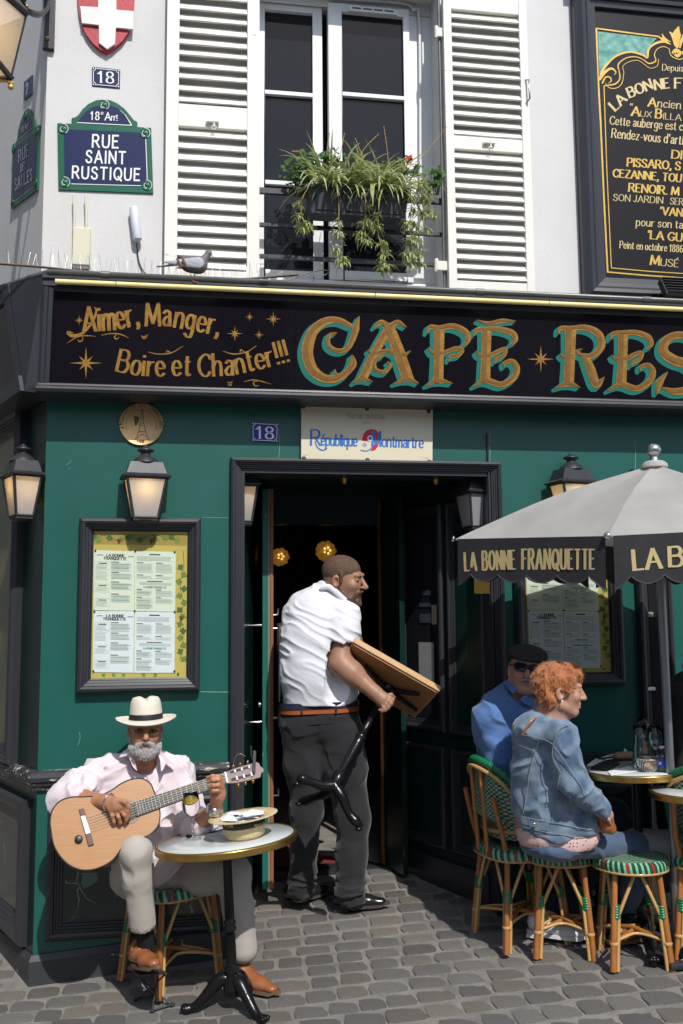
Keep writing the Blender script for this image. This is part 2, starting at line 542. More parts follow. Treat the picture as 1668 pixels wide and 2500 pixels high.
# ------------------------------------------------------------ hand-drawn letters: pen strokes on a unit grid
GLYPHS = {}
_GL = """
A .82|0,0 .41,1 .82,0|.14,.33 .68,.33
B .68|0,0 0,1|~0,1 .42,1 .58,.78 .42,.55 0,.54|~0,.54 .48,.54 .66,.28 .46,.01 0,0
C .74|~.70,.80 .60,.95 .38,1 .10,.82 0,.5 .10,.18 .38,0 .60,.05 .70,.2
D .74|0,0 0,1|~0,1 .45,.97 .70,.72 .70,.28 .45,.03 0,0
E .58|0,0 0,1|0,1 .54,1|0,.53 .44,.53|0,0 .56,0
F .56|0,0 0,1|0,1 .54,1|0,.53 .42,.53
G .78|~.70,.82 .58,.96 .38,1 .10,.82 0,.5 .10,.18 .38,0 .60,.06 .70,.2 .70,.42|.45,.42 .76,.42
H .76|0,0 0,1|.72,0 .72,1|0,.52 .72,.52
I .10|.04,0 .04,1
J .44|~.36,1 .36,.3 .30,.05 .12,0 0,.14
K .70|0,0 0,1|.62,1 .04,.45|.2,.6 .68,0
L .54|0,0 0,1|0,0 .52,0
M .92|0,0 .08,1 .45,.1 .82,1 .90,0
N .76|0,0 0,1 .72,0 .72,1
O .82|~@.40,1 .11,.85 0,.5 .11,.15 .40,0 .69,.15 .80,.5 .69,.85
P .62|0,0 0,1|~0,1 .44,1 .60,.75 .44,.49 0,.48
Q .82|~@.40,1 .11,.85 0,.5 .11,.15 .40,0 .69,.15 .80,.5 .69,.85|.45,.25 .80,-.08
R .70|0,0 0,1|~0,1 .44,1 .60,.76 .44,.52 0,.51|.30,.51 .68,0
S .62|~.56,.82 .46,.97 .28,1 .07,.9 .05,.68 .28,.54 .52,.40 .58,.2 .46,.03 .26,0 .08,.06 0,.2
T .70|.34,0 .34,1|0,1 .68,1
U .72|~0,1 0,.35 .10,.06 .34,0 .58,.06 .68,.35 .68,1
V .78|0,1 .38,0 .76,1
W 1.1|0,1 .27,0 .54,.9 .81,0 1.08,1
X .70|0,0 .68,1|0,1 .68,0
Y .72|0,1 .35,.5 .70,1|.35,.5 .35,0
Z .64|0,1 .62,1 0,0 .62,0
a .52|~.06,.56 .22,.67 .42,.58 .44,.4 .44,0|~.44,.4 .20,.38 .02,.18 .14,.01 .34,.05 .44,.2
b .54|0,0 0,1|~0,.45 .18,.66 .42,.58 .50,.33 .42,.07 .18,0 0,.15
c .48|~.44,.52 .30,.66 .10,.57 0,.33 .10,.08 .28,0 .44,.12
d .54|.48,0 .48,1|~.48,.45 .30,.66 .08,.58 0,.33 .08,.07 .28,0 .48,.15
e .52|~.02,.36 .48,.36 .42,.58 .24,.67 .07,.57 0,.33 .08,.08 .26,0 .46,.1
f .32|~.32,.96 .20,1 .12,.85 .12,.6 .12,0|0,.64 .28,.64
g .54|.48,.64 .48,-.1|~.48,-.1 .40,-.3 .20,-.33 .02,-.22|~.48,.45 .30,.66 .08,.58 0,.35 .08,.12 .28,.05 .48,.2
h .54|0,0 0,1|~0,.42 .18,.65 .40,.62 .48,.42 .48,0
i .10|.04,0 .04,.64|.04,.84 .04,.90
j .22|~.14,.64 .14,-.1 .08,-.28 -.06,-.3|.14,.84 .14,.90
k .50|0,0 0,1|.44,.64 .04,.28|.16,.4 .48,0
l .10|.04,0 .04,1
m .84|0,0 0,.64|~0,.42 .16,.65 .34,.60 .39,.42 .39,0|~.39,.42 .55,.65 .73,.60 .78,.42 .78,0
n .54|0,0 0,.64|~0,.42 .18,.65 .40,.62 .48,.42 .48,0
o .54|~@.26,.66 .07,.57 0,.33 .07,.09 .26,0 .45,.09 .52,.33 .45,.57
p .54|0,-.32 0,.64|~0,.45 .18,.66 .42,.58 .50,.33 .42,.07 .18,0 0,.15
q .54|.48,-.32 .48,.64|~.48,.45 .30,.66 .08,.58 0,.33 .08,.07 .28,0 .48,.15
r .36|0,0 0,.64|~0,.40 .12,.60 .34,.64
s .44|~.38,.54 .24,.67 .06,.58 .08,.42 .30,.30 .40,.14 .24,0 .04,.06 0,.14
t .34|~.12,.86 .12,.15 .20,.01 .34,.06|0,.64 .30,.64
u .54|~0,.64 0,.2 .12,.01 .34,.05 .48,.25|.48,.64 .48,0
v .50|0,.64 .24,0 .48,.64
w .74|0,.64 .18,0 .36,.58 .54,0 .72,.64
x .48|0,0 .46,.64|0,.64 .46,0
y .50|0,.64 .24,.02|~.48,.64 .24,.02 .12,-.28 -.04,-.32
z .46|0,.64 .44,.64 0,0 .44,0
0 .62|~@.30,1 .08,.82 0,.5 .08,.18 .30,0 .52,.18 .60,.5 .52,.82
1 .34|0,.78 .20,1 .20,0
2 .60|~.02,.76 .12,.96 .32,1 .54,.86 .50,.6 .26,.30 0,0|0,0 .58,0
3 .58|~.02,.88 .28,1 .50,.84 .46,.6 .22,.53|~.22,.53 .52,.46 .56,.2 .34,0 .02,.1
5 .58|.50,1 .08,1 .04,.56|~.04,.56 .30,.64 .54,.46 .50,.12 .26,0 0,.1
6 .60|~.50,.94 .26,.96 .04,.62 .02,.28 .26,0 .52,.12 .54,.42 .30,.58 .04,.36
8 .60|~@.30,1 .08,.88 .10,.64 .30,.54 .52,.38 .54,.12 .30,0 .06,.12 .08,.38 .30,.54 .50,.66 .50,.88
9 .60|~.08,.06 .34,.04 .54,.38 .56,.72 .32,1 .06,.88 .04,.58 .28,.42 .54,.64
, .14|~.06,.08 .08,-.04 .0,-.16
. .10|.04,0 .04,.06
! .10|.04,.32 .04,1|.04,0 .04,.07
' .12|.06,1 .04,.78
" .26|.06,1 .04,.78|.2,1 .18,.78
- .34|.04,.34 .30,.34
"""
for ln in _GL.strip().split('\n'):
 ch = ln[0]
 rest = ln[2:].split('|')
 st = []
 for s in rest[1:]:
  curve = s.startswith('~')
  s = s.lstrip('~')
  closed = s.startswith('@')
  s = s.lstrip('@')
  pts = [tuple(float(q) for q in p.split(',')) for p in s.split(' ')]
  if curve:
   pts = [(p.x, p.y) for p in catmull([(a, b, 0) for a, b in pts], 5, closed)]
   if closed:
    pts = pts + [pts[0]]
  st.append((pts, closed))
 GLYPHS[ch] = (float(rest[0]), st)
ACC = {'\u00e9': ('e', [((.20, .78), (.36, .95))]), '\u00c9': ('E', [((.22, 1.1), (.42, 1.28))]), '\u00c8': ('E', [((.22, 1.28), (.42, 1.1))]), '\u00c0': ('A', [((.3, 1.28), (.45, 1.1))])}
for k_, (b_, e_) in ACC.items():
 GLYPHS[k_] = (GLYPHS[b_][0], GLYPHS[b_][1] + [(list(s), False) for s in e_])
class Ink:
 """flat writing laid on a surface: strokes in sheet coordinates, taken to the surface by plane(x, y)"""
 def __init__(self, plane, n, lift=0.0012):
  self.pl, self.n, self.lift, self.mb, self.k = plane, Vector(n), lift, MB(), 0
 def poly(self, pts):
  self.k += 1
  off = self.n * (self.lift + 0.00006 * (self.k % 12))
  self.mb.add([self.pl(x, y) + off for x, y in pts], [tuple(range(len(pts)))])
 def stroke(self, pts, w, cap=0.0):
  """w: width or list of widths, sheet units; y points down"""
  self.k += 1
  off = self.n * (self.lift + 0.00006 * (self.k % 12))
  n = len(pts)
  ws = w if isinstance(w, (list, tuple)) else [w] * n
  vs = []
  for i, (x, y) in enumerate(pts):
   x0, y0 = pts[max(i - 1, 0)]
   x1, y1 = pts[min(i + 1, n - 1)]
   dx, dy = x1 - x0, y1 - y0
   l = math.hypot(dx, dy) or 1
   nx, ny = -dy / l, dx / l
   ex, ey = 0, 0
   if cap and i == 0:
    ex, ey = -dx / l * cap, -dy / l * cap
   if cap and i == n - 1:
    ex, ey = dx / l * cap, dy / l * cap
   h = ws[i] / 2
   vs.append(self.pl(x + nx * h + ex, y + ny * h + ey) + off)
   vs.append(self.pl(x - nx * h + ex, y - ny * h + ey) + off)
  self.mb.add(vs, [(2 * i, 2 * i + 1, 2 * i + 3, 2 * i + 2) for i in range(n - 1)])
 def disc(self, x, y, r, k=16, ry=None):
  self.poly([(x + r * math.cos(2 * math.pi * i / k), y + (ry or r) * math.sin(2 * math.pi * i / k)) for i in range(k)])
 def ring(self, x, y, r, w, k=24, a0=0.0, a1=2 * math.pi):
  self.stroke([(x + r * math.cos(a0 + (a1 - a0) * i / k), y + r * math.sin(a0 + (a1 - a0) * i / k)) for i in range(k + 1)], w)
 def text(self, s, path, h, thick=0.2, thin=0.09, serif=0.16, gap=0.2, space=0.45, xs=1.0, fit=None, slant=0.0, align=0.0, small=None, upright=False):
  """path: list of (x, y) baseline points; letters follow it. small: cap height factor for lower case written as small capitals"""
  if len(path) == 2:
   pass
  seg, tot = [], 0.0
  for (x0, y0), (x1, y1) in zip(path, path[1:]):
   l = math.hypot(x1 - x0, y1 - y0)
   seg.append((tot, l, x0, y0, (x1 - x0) / l, (y1 - y0) / l))
   tot += l
  def at(u):
   for (a, l, x0, y0, dx, dy) in seg:
    if u <= a + l or (a, l, x0, y0, dx, dy) == seg[-1]:
     return x0 + dx * (u - a), y0 + dy * (u - a), dx, dy
  items, u = [], 0.0
  for ch in s:
   sc = h
   c = ch
   if ch == ' ':
    u += space * h * xs
    continue
   if small and ch.islower():
    c, sc = ch.upper(), h * small
   adv, st = GLYPHS[c]
   items.append((u, sc, st))
   u += (adv + gap) * sc * xs
  u -= gap * h * xs
  k = 1.0
  if fit:
   k = fit / u
   u = fit
  u0 = (tot - u) * align
  for (a, sc, st) in items:
   mid = a * k + u0
   X, Yb, dx, dy = at(mid)
   for pts, closed in st:
    out = []
    for (gx, gy) in pts:
     lx = gx * sc * xs * k + slant * gy * sc
     ly = gy * sc
     out.append((X + dx * lx, Yb + dy * lx - ly) if upright else (X + dx * lx + dy * ly, Yb + dy * lx - dx * ly))
    ws = []
    n = len(out)
    for i in range(n):
     x0, y0 = out[max(i - 1, 0)]
     x1, y1 = out[min(i + 1, n - 1)]
     l = math.hypot(x1 - x0, y1 - y0) or 1
     vert = abs((x1 - x0) * -dy + (y1 - y0) * dx) / l
     ws.append(sc * (thin + (thick - thin) * vert))
    if n > 2 and not closed and len(set(ws)) > 1 and len(pts) <= 5 and thick != thin:
     for i in range(n - 1):
      x0, y0 = out[i]
      x1, y1 = out[i + 1]
      l = math.hypot(x1 - x0, y1 - y0) or 1
      vert = abs((x1 - x0) * -dy + (y1 - y0) * dx) / l
      self.stroke([out[i], out[i + 1]], sc * (thin + (thick - thin) * vert), cap=sc * thin * 0.3)
    elif n > 2 and thick == thin and len(pts) <= 5:
     for i in range(n - 1):
      self.stroke([out[i], out[i + 1]], sc * thick, cap=sc * thick * 0.42)
    else:
     self.stroke(out, ws, cap=0 if closed else sc * thin * 0.4)
    if serif and not closed and math.hypot(out[0][0] - out[-1][0], out[0][1] - out[-1][1]) > .14 * sc:
     for e, e2 in ((0, 1), (-1, -2)):
      x, y = out[e]
      x2, y2 = out[e2]
      l = math.hypot(x - x2, y - y2) or 1
      if abs((x - x2) * -dy + (y - y2) * dx) / l > 0.6:
       self.stroke([(x - dx * serif * sc, y - dy * serif * sc), (x + dx * serif * sc, y + dy * serif * sc)], sc * thin * 1.1)
  return self
 def build(self, name, mat, parent):
  return self.mb.build(name, mat, parent)
# ============================================================ the building
FU, FV, FN = Vector((1, 0, 0)), Vector((0, 0, 1)), Vector((0, -1, 0))
XC = -0.722
SB = R(25.5)
SU = Vector((-math.sin(SB), math.cos(SB), 0))
SN = Vector((-math.cos(SB), -math.sin(SB), 0))
CORNER = Vector((XC, 0, 0))
def PS(k, x, y, off=0.0):
 return onplane(k, x, y, CORNER + SN * off, SN)
def frame(O, U, V, N, rect, prof, open_bottom=False):
 """a mitred moulding round rect (u0, u1, v0, v1); prof: (inset from the outer edge, height above the wall)"""
 u0, u1, v0, v1 = rect
 mb = MB()
 rings = []
 for (d, h) in prof:
  if open_bottom:
   c = [(u0 + d, v0), (u0 + d, v1 - d), (u1 - d, v1 - d), (u1 - d, v0)]
  else:
   c = [(u0 + d, v0 + d), (u0 + d, v1 - d), (u1 - d, v1 - d), (u1 - d, v0 + d)]
  rings.append([O + U * a + V * b + N * h for a, b in c])
 vs, fs = [], []
 for r_ in rings:
  vs += r_
 for i in range(len(rings) - 1):
  for j in range(3 if open_bottom else 4):
   k = (j + 1) % 4
   fs.append((i * 4 + j, i * 4 + k, (i + 1) * 4 + k, (i + 1) * 4 + j))
 mb.add(vs, fs)
 return mb
def boxuvn(mb, O, U, V, N, u0, u1, v0, v1, n0, n1):
 vs = [O + U * a + V * b + N * c for c in (n0, n1) for b in (v0, v1) for a in (u0, u1)]
 mb.add(vs, [(0, 2, 3, 1), (4, 5, 7, 6), (0, 1, 5, 4), (2, 6, 7, 3), (0, 4, 6, 2), (1, 3, 7, 5)])
 return mb
MOULD = [(0, 0), (0, .022), (.006, .032), (.016, .036), (.026, .032), (.030, .024), (.036, .024), (.038, .018), (.046, .018), (.048, .012), (.056, .012), (.058, .004), (.066, .004)]
def scaled(prof, w, h):
 mw = prof[-1][0]
 mh = max(p[1] for p in prof)
 return [(d / mw * w, z / mh * h) for d, z in prof]
bld = thing('cafe_building', 'white stucco corner building with a green painted ground floor and cream louvred shutters', 'building', (XC, 0, 0))
DX0, DX1, DZ = 0.250, 1.600, 2.485
g = MB()
g.box(XC, DX0, 0, .24, -.35, 2.90)
g.box(DX1, 4.6, 0, .24, -.35, 2.90)
g.box(DX0, DX1, 0, .24, DZ, 2.90)
g.build('green_wall', M['green_paint'], bld)
WX0, WX1, WZ0, WZ1 = 0.335, 1.370, 3.36, 5.29
XU = -0.768
w = MB()
w.box(XU, WX0, 0, .45, 2.93, 7.2)
w.box(WX1, 4.6, 0, .45, 2.93, 7.2)
w.box(WX0, WX1, 0, .45, 2.93, WZ0)
w.box(WX0, WX1, 0, .45, WZ1, 7.2)
w.build('upper_wall', M['stucco'], bld)
sw = MB()
CU_ = Vector((XU, 0, 0))
boxuvn(sw, CU_, SU, FV, SN, 0.0, 6.0, 2.93, 7.2, -.3, 0)
sw.build('side_upper_wall', M['stucco'], bld)
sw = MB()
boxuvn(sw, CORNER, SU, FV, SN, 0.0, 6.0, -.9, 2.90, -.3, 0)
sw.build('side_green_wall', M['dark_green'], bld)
pl = MB()
PLT = [PY('i', 165, 1395, -.03), PY('i', 1130, 1262, -.03)]
sl = (PLT[1].z - PLT[0].z) / (PLT[1].x - PLT[0].x)
zt = lambda x: PLT[0].z + sl * (x - PLT[0].x)
X2 = DX0 - .05
cs = CORNER + SN * 0.03
ca = Vector((XC - .012, -.03, 0))
cb = ca
pl.add([(ca.x, -.03, -.5), (X2, -.03, -.5), (X2, -.03, zt(X2) - .025), (ca.x, -.03, zt(XC) - .025), (XC - .006, -.012, zt(XC)), (X2, -.012, zt(X2)), (X2, 0.01, zt(X2)), (XC, .01, zt(XC)), (X2, .01, -.5)],
       [(0, 1, 2, 3), (3, 2, 5, 4), (4, 5, 6, 7), (1, 8, 6, 5, 2)])
pe = CORNER + SU * 4
pl.add([ca + FV * -.9, ca + FV * (zt(XC) - .025), Vector((XC - .006, -.012, zt(XC))), CORNER + FV * zt(XC), pe + SN * .03 + FV * -.9, pe + SN * .03 + FV * (zt(XC) - .19), pe + SN * .012 + FV * (zt(XC) - .165), pe + FV * (zt(XC) - .165)],
       [(0, 1, 5, 4), (1, 2, 6, 5), (2, 3, 7, 6)])
pl.build('plinth', M['plinth_paint'], bld)
DAD = [(.985, .0), (.985, .030), (.975, .045), (.955, .050), (.935, .046), (.928, .036), (.915, .034), (.905, .022), (.890, .018), (.888, 0)]
dd = MB()
vs, fs = [], []
for (z, h) in DAD:
 vs += [Vector((X2, -h, z + .02)), Vector((XC - h * .55, -h, z)), CORNER + SU * 4 + SN * h + FV * (z - .10)]
for i in range(len(DAD) - 1):
 for j in range(2):
  fs.append((i * 3 + j, i * 3 + j + 1, i * 3 + 4 + j, i * 3 + 3 + j))
dd.add(vs, fs)
dd.build('dado_rail', M['chipped_black'], bld)
def marble_panel_mat():
 m = bpy.data.materials.new('veined_panel')
 m.use_nodes = True
 t = m.node_tree
 L = t.links.new
 b = t.nodes['Principled BSDF']
 b.inputs['Roughness'].default_value = 0.16
 tc = t.nodes.new('ShaderNodeTexCoord')
 nz = t.nodes.new('ShaderNodeTexNoise')
 nz.inputs['Scale'].default_value = 5
 nz.inputs['Detail'].default_value = 6
 L(tc.outputs['Object'], nz.inputs['Vector'])
 ad = t.nodes.new('ShaderNodeMixRGB')
 ad.inputs[0].default_value = 0.16
 L(tc.outputs['Object'], ad.inputs[1])
 L(nz.outputs['Color'], ad.inputs[2])
 mp = t.nodes.new('ShaderNodeMapping')
 mp.inputs['Scale'].default_value = (1.5, 1.5, 0.75)
 L(ad.outputs[0], mp.inputs[0])
 vo = t.nodes.new('ShaderNodeTexVoronoi')
 vo.feature = 'DISTANCE_TO_EDGE'
 vo.inputs['Scale'].default_value = 6
 L(mp.outputs[0], vo.inputs['Vector'])
 rp = t.nodes.new('ShaderNodeMapRange')
 rp.inputs['From Min'].default_value = 0.004
 rp.inputs['From Max'].default_value = 0.022
 rp.inputs['To Min'].default_value = 1
 rp.inputs['To Max'].default_value = 0
 L(vo.outputs['Distance'], rp.inputs['Value'])
 n2 = t.nodes.new('ShaderNodeTexNoise')
 n2.inputs['Scale'].default_value = 2.6
 L(tc.outputs['Object'], n2.inputs['Vector'])
 r2 = t.nodes.new('ShaderNodeMapRange')
 r2.inputs['From Min'].default_value = 0.48
 r2.inputs['From Max'].default_value = 0.62
 L(n2.outputs['Fac'], r2.inputs['Value'])
 mu = t.nodes.new('ShaderNodeMath')
 mu.operation = 'MULTIPLY'
 L(rp.outputs[0], mu.inputs[0])
 L(r2.outputs[0], mu.inputs[1])
 mx = t.nodes.new('ShaderNodeMix')
 mx.data_type = 'RGBA'
 mx.inputs[6].default_value = (.010, .022, .018, 1)
 mx.inputs[7].default_value = (.30, .34, .33, 1)
 L(mu.outputs[0], mx.inputs[0])
 L(mx.outputs[2], b.inputs['Base Color'])
 M['veined_panel'] = m
marble_panel_mat()
a_ = PY('i', 248, 598)
b_ = PY('i', 248, 1342)
c_ = PY('i', 1118, 1225)
lp = frame(Vector((0, 0, 0)), FU, FV, FN, (a_.x, c_.x, (b_.z + c_.z) / 2, a_.z), scaled(MOULD, .085, .04))
fr_ = lp.build('wainscot_panel', M['black_paint'], bld)
q = MB()
q.box(a_.x + .08, c_.x - .08, -.003, -.001, (b_.z + c_.z) / 2 + .08, a_.z - .08)
q.build('panel', M['veined_panel'], fr_)
u_of = lambda p: (p - CORNER).dot(SU)
sa = PS('n', 115, 1330)
sb = PS('o', 125, 465)
su0 = u_of(PS('n', 240, 1330))
su1 = su0 + 1.6
sz0, sz1 = sb.z, sa.z
fr_ = frame(CORNER, SU, FV, SN, (su0, su1, sz0 - .02, sz1), scaled(MOULD, .10, .06)).build('side_window', M['black_paint'], bld)
def mural_mat():
 m = material('painted_glass', (.05, .075, .03), 0.12, col2=(.16, .14, .07), nscale=5, namt=.6, detail=8)
 return m
q = MB()
boxuvn(q, CORNER, SU, FV, SN, su0 + .09, su1 - .09, sz0 + .07, sz1 - .09, .004, .008)
q.build('pane', mural_mat(), fr_)
sc_ = PS('o', 180, 720)
sd_ = PS('o', 190, 1790)
lu0 = u_of(PS('o', 215, 1000))
fr_ = frame(CORNER, SU, FV, SN, (lu0, lu0 + 1.3, sd_.z - .0, sc_.z), scaled(MOULD, .14, .05)).build('side_wainscot_panel', M['black_paint'], bld)
q = MB()
boxuvn(q, CORNER, SU, FV, SN, lu0 + .13, lu0 + 1.17, sd_.z + .13, sc_.z - .13, .003, .006)
q.build('panel', M['veined_panel'], fr_)
DPROF = scaled(MOULD, .062, .05)
dfm = frame(Vector((0, 0, 0)), FU, FV, FN, (.200, 1.648, -.1, 2.535), DPROF, open_bottom=True)
dfm.box(.262, .275, -.004, .20, -.1, 2.47)
dfm.box(1.575, 1.588, -.004, .20, -.1, 2.47)
dfm.box(.275, 1.575, -.004, .20, 2.46, 2.473)
dfm.build('door_surround', M['black_paint'], bld)
TY = 0.88
T0 = PY('j', 285, 1180, TY)
T1 = PY('j', 1060, 1130, TY)
JR = Vector((1.585, .12, 0))
JL = Vector((.268, .12, 0))
TL = Vector((.40, TY, 0))
TR = Vector((T1.x + .02, TY, 0))
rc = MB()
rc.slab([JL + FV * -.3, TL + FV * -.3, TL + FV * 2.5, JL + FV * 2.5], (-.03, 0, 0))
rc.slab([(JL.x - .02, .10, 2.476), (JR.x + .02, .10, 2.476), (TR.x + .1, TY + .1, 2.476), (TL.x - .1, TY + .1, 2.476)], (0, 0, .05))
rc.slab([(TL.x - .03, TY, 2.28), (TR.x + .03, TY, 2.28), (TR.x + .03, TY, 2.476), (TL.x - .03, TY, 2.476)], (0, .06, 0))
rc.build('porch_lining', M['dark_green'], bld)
PU = (JR - TR).normalized()
PNn = Vector((PU.y, -PU.x, 0))
if PNn.x > 0:
 PNn = -PNn
PL_ = (JR - TR).length
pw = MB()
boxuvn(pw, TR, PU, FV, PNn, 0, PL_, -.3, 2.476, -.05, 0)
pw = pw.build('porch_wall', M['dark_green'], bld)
zf = lambda s: ground_z(*(TR + PU * s).xy)
skirt = MB()
skirt.slab([TR + PNn * .0 + FV * (zf(0) - .05), JR + FV * (zf(PL_) - .05), JR + FV * (zf(PL_) + .16), TR + FV * (zf(0) + .13)], PNn * .025)
skirt.build('skirting', M['black_paint'], bld)
fr_ = frame(TR, PU, FV, PNn, (.10, .52, 1.06, 2.36), scaled(MOULD, .075, .035)).build('porch_window', M['black_paint'], bld)
q = MB()
boxuvn(q, TR, PU, FV, PNn, .17, .45, 1.13, 2.29, .002, .006)
q.build('pane', M['window_glass'], fr_)
q = MB()
pA = onplane('g', 1112, 1125, TR + PNn * .008, PNn)
pB = onplane('g', 1200, 1365, TR + PNn * .008, PNn)
ua, ub = sorted([(pA - TR).dot(PU), (pB - TR).dot(PU)])
boxuvn(q, TR, PU, FV, PNn, ua, ub, pB.z, pA.z, .0075, .009)
q.build('notice', material('notice_paper', (.34, .35, .35), .7, col2=(.24, .25, .25), nscale=30, stretch=(2, 2, 8)), fr_)
for (y0, y1, x0, x1) in ((835, 860, 1130, 1180), (905, 925, 1115, 1180), (965, 1015, 1118, 1180), (915, 1025, 1185, 1232)):
 q = MB()
 pA = onplane('g', x0, y0, TR + PNn * .008, PNn)
 pB = onplane('g', x1, y1, TR + PNn * .008, PNn)
 ua, ub = sorted([(pA - TR).dot(PU), (pB - TR).dot(PU)])
 boxuvn(q, TR, PU, FV, PNn, ua, ub, pB.z, pA.z, .0075, .009)
 q.build('sticker', material('sticker_grey' if x0 < 1180 else 'sticker_pale', (.05, .055, .08) if x0 < 1180 else (.26, .27, .19), .6), fr_)
for (s0, s1) in ((.08, .50), (.56, .86)):
 fr_ = frame(TR, PU, FV, PNn, (s0, s1, .42, .98), scaled(MOULD, .06, .03)).build('porch_panel', M['black_paint'], bld)
 q = MB()
 boxuvn(q, TR, PU, FV, PNn, s0 + .06, s1 - .06, .48, .92, .0015, .004)
 q.build('panel', M['veined_panel'] if s0 > .5 else M['dark_green'], fr_)
fr_ = frame(TR, PU, FV, PNn, (.56, .86, 1.06, 2.36), scaled(MOULD, .05, .03)).build('porch_panel', M['black_paint'], bld)
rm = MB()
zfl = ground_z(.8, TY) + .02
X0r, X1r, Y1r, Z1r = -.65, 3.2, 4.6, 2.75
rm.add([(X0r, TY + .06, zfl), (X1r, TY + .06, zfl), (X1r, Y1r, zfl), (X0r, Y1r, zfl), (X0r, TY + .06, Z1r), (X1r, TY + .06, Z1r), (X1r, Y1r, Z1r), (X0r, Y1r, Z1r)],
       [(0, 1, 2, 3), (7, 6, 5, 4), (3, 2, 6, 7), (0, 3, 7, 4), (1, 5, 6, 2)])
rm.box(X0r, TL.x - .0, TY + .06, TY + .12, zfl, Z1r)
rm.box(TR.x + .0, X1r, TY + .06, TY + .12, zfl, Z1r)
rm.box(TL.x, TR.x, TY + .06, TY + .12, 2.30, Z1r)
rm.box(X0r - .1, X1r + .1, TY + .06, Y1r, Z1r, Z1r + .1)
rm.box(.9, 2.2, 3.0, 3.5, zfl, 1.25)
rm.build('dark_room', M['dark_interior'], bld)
th = MB()
th.box(TL.x, TR.x, TY - .03, TY + .10, zfl - .15, zfl + .012)
th.build('threshold', M['black_paint'], bld)
lf = MB()
LX = PY('g', 262, 800, .47).x
LT = .058
lf.box(LX - .028, LX + .003, .47, .87, zfl + .02, 2.44)
leaf = lf.build('door_leaf', M['green_trim'], bld)
leaf['label'] = 'open door leaf seen edge on, green outside and bare wood inside'
q = MB()
q.box(LX + .0032, LX + .010, .468, .872, zfl + .02, 2.44)
q.build('weathered_edge', M['grey_wood'], leaf)
q = MB()
q.box(LX + .0102, LX + .032, .466, .874, zfl + .02, 2.44)
q.box(LX + .016, LX + .026, .460, .466, zfl + .02, 2.44)
q.build('inner_board', M['carved_wood'], leaf)
q = MB()
q.box(LX - .031, LX - .029, .53, .82, 1.0, 2.36)
q.build('pane', M['window_glass'], leaf)
def pull(xs, za, zb, yb):
 h = MB()
 h.tube([(xs[0], yb, za), (xs[1], yb, za), (xs[1], yb, zb), (xs[0], yb, zb)], .009, 8)
 return h
zt_, zb_ = PY('g', 160, 1030, .5).z, PY('g', 160, 1575, .5).z
xo = PY('g', 126, 1300, .5).x
h = pull((LX - .03, xo), zt_, zb_, .50)
h.build('pull_handle', M['steel'], leaf)
xi = PY('g', 330, 1300, .5).x
h = MB()
h.tube([(xi, .50, zt_ + .01), (xi, .50, zb_ - .005)], .0165, 14)
h.tube([(LX + .03, .50, zt_ - .02), (xi, .50, zt_ - .02)], .007, 8)
h.tube([(LX + .03, .50, zb_ + .02), (xi, .50, zb_ + .02)], .007, 8)
h.build('pull_handle', M['steel'], leaf)
zh = PY('g', 300, 960, .5).z
h = MB()
h.tube([(LX + .03, .5, zh - .012), (LX + .062, .5, zh - .012), (LX + .062, .5, zh + .025)], .006, 8)
zh2 = PY('j', 320, 640, .5).z
h.tube([(LX + .03, .5, zh2 - .012), (LX + .062, .5, zh2 - .012), (LX + .062, .5, zh2 + .025)], .006, 8)
h.build('hook', M['steel'], leaf)['kind'] = 'stuff'
h = MB()
zl = PY('g', 198, 1480, .5).z
h.lathe([(.0, -.012), (.018, -.010), (.018, .012), (.013, .016), (0, .016)], (LX - .035, .53, zl), (-1, 0, 0), 16)
h.build('lock', M['steel'], leaf)
lf = MB()
RX = PY('j', 1022, 700, .86).x
ld = Vector((.055, -.28, 0))
A = Vector((RX, .88, 0))
lf.slab([A + FV * (zfl + .02), A + ld + FV * (zfl + .02), A + ld + FV * 2.44, A + FV * 2.44], (.03, .006, 0))
leaf2 = lf.build('door_leaf', M['dark_green'], bld)  # darker green puts the porch shade into the leaf's colour
q = MB()
q.slab([A + Vector((-.012, -.002, 0)) + FV * (zfl + .02), A + Vector((-.002, -.03, zfl + .02)), A + Vector((-.002, -.03, 2.44)), A + Vector((-.012, -.002, 2.44))], (.0, .026, 0))
q.build('inner_board', M['carved_wood'], leaf2)
YW = .22
win = MB()
wf0 = PY('b', 1140, 300, YW).x
boxes = []
P_ = lambda x, y: PY('b', x, y, YW)
wl = WX0 - .03
sill_z = P_(800, 1695).z
win.box(wl, WX1 + .02, YW - .01, YW + .06, P_(700, 62).z, WZ1 + .01)
win.box(wl, WX1 + .02, YW - .03, YW + .06, sill_z - .12, sill_z)
win.box(P_(1078, 800).x, WX1 + .02, YW - .01, YW + .06, sill_z, P_(700, 62).z)  # right jamb
win.box(wl, wl + .04, YW - .01, YW + .06, sill_z, P_(700, 62).z)
window = win.build('window', M['white_pvc'], bld, bevel=.004)
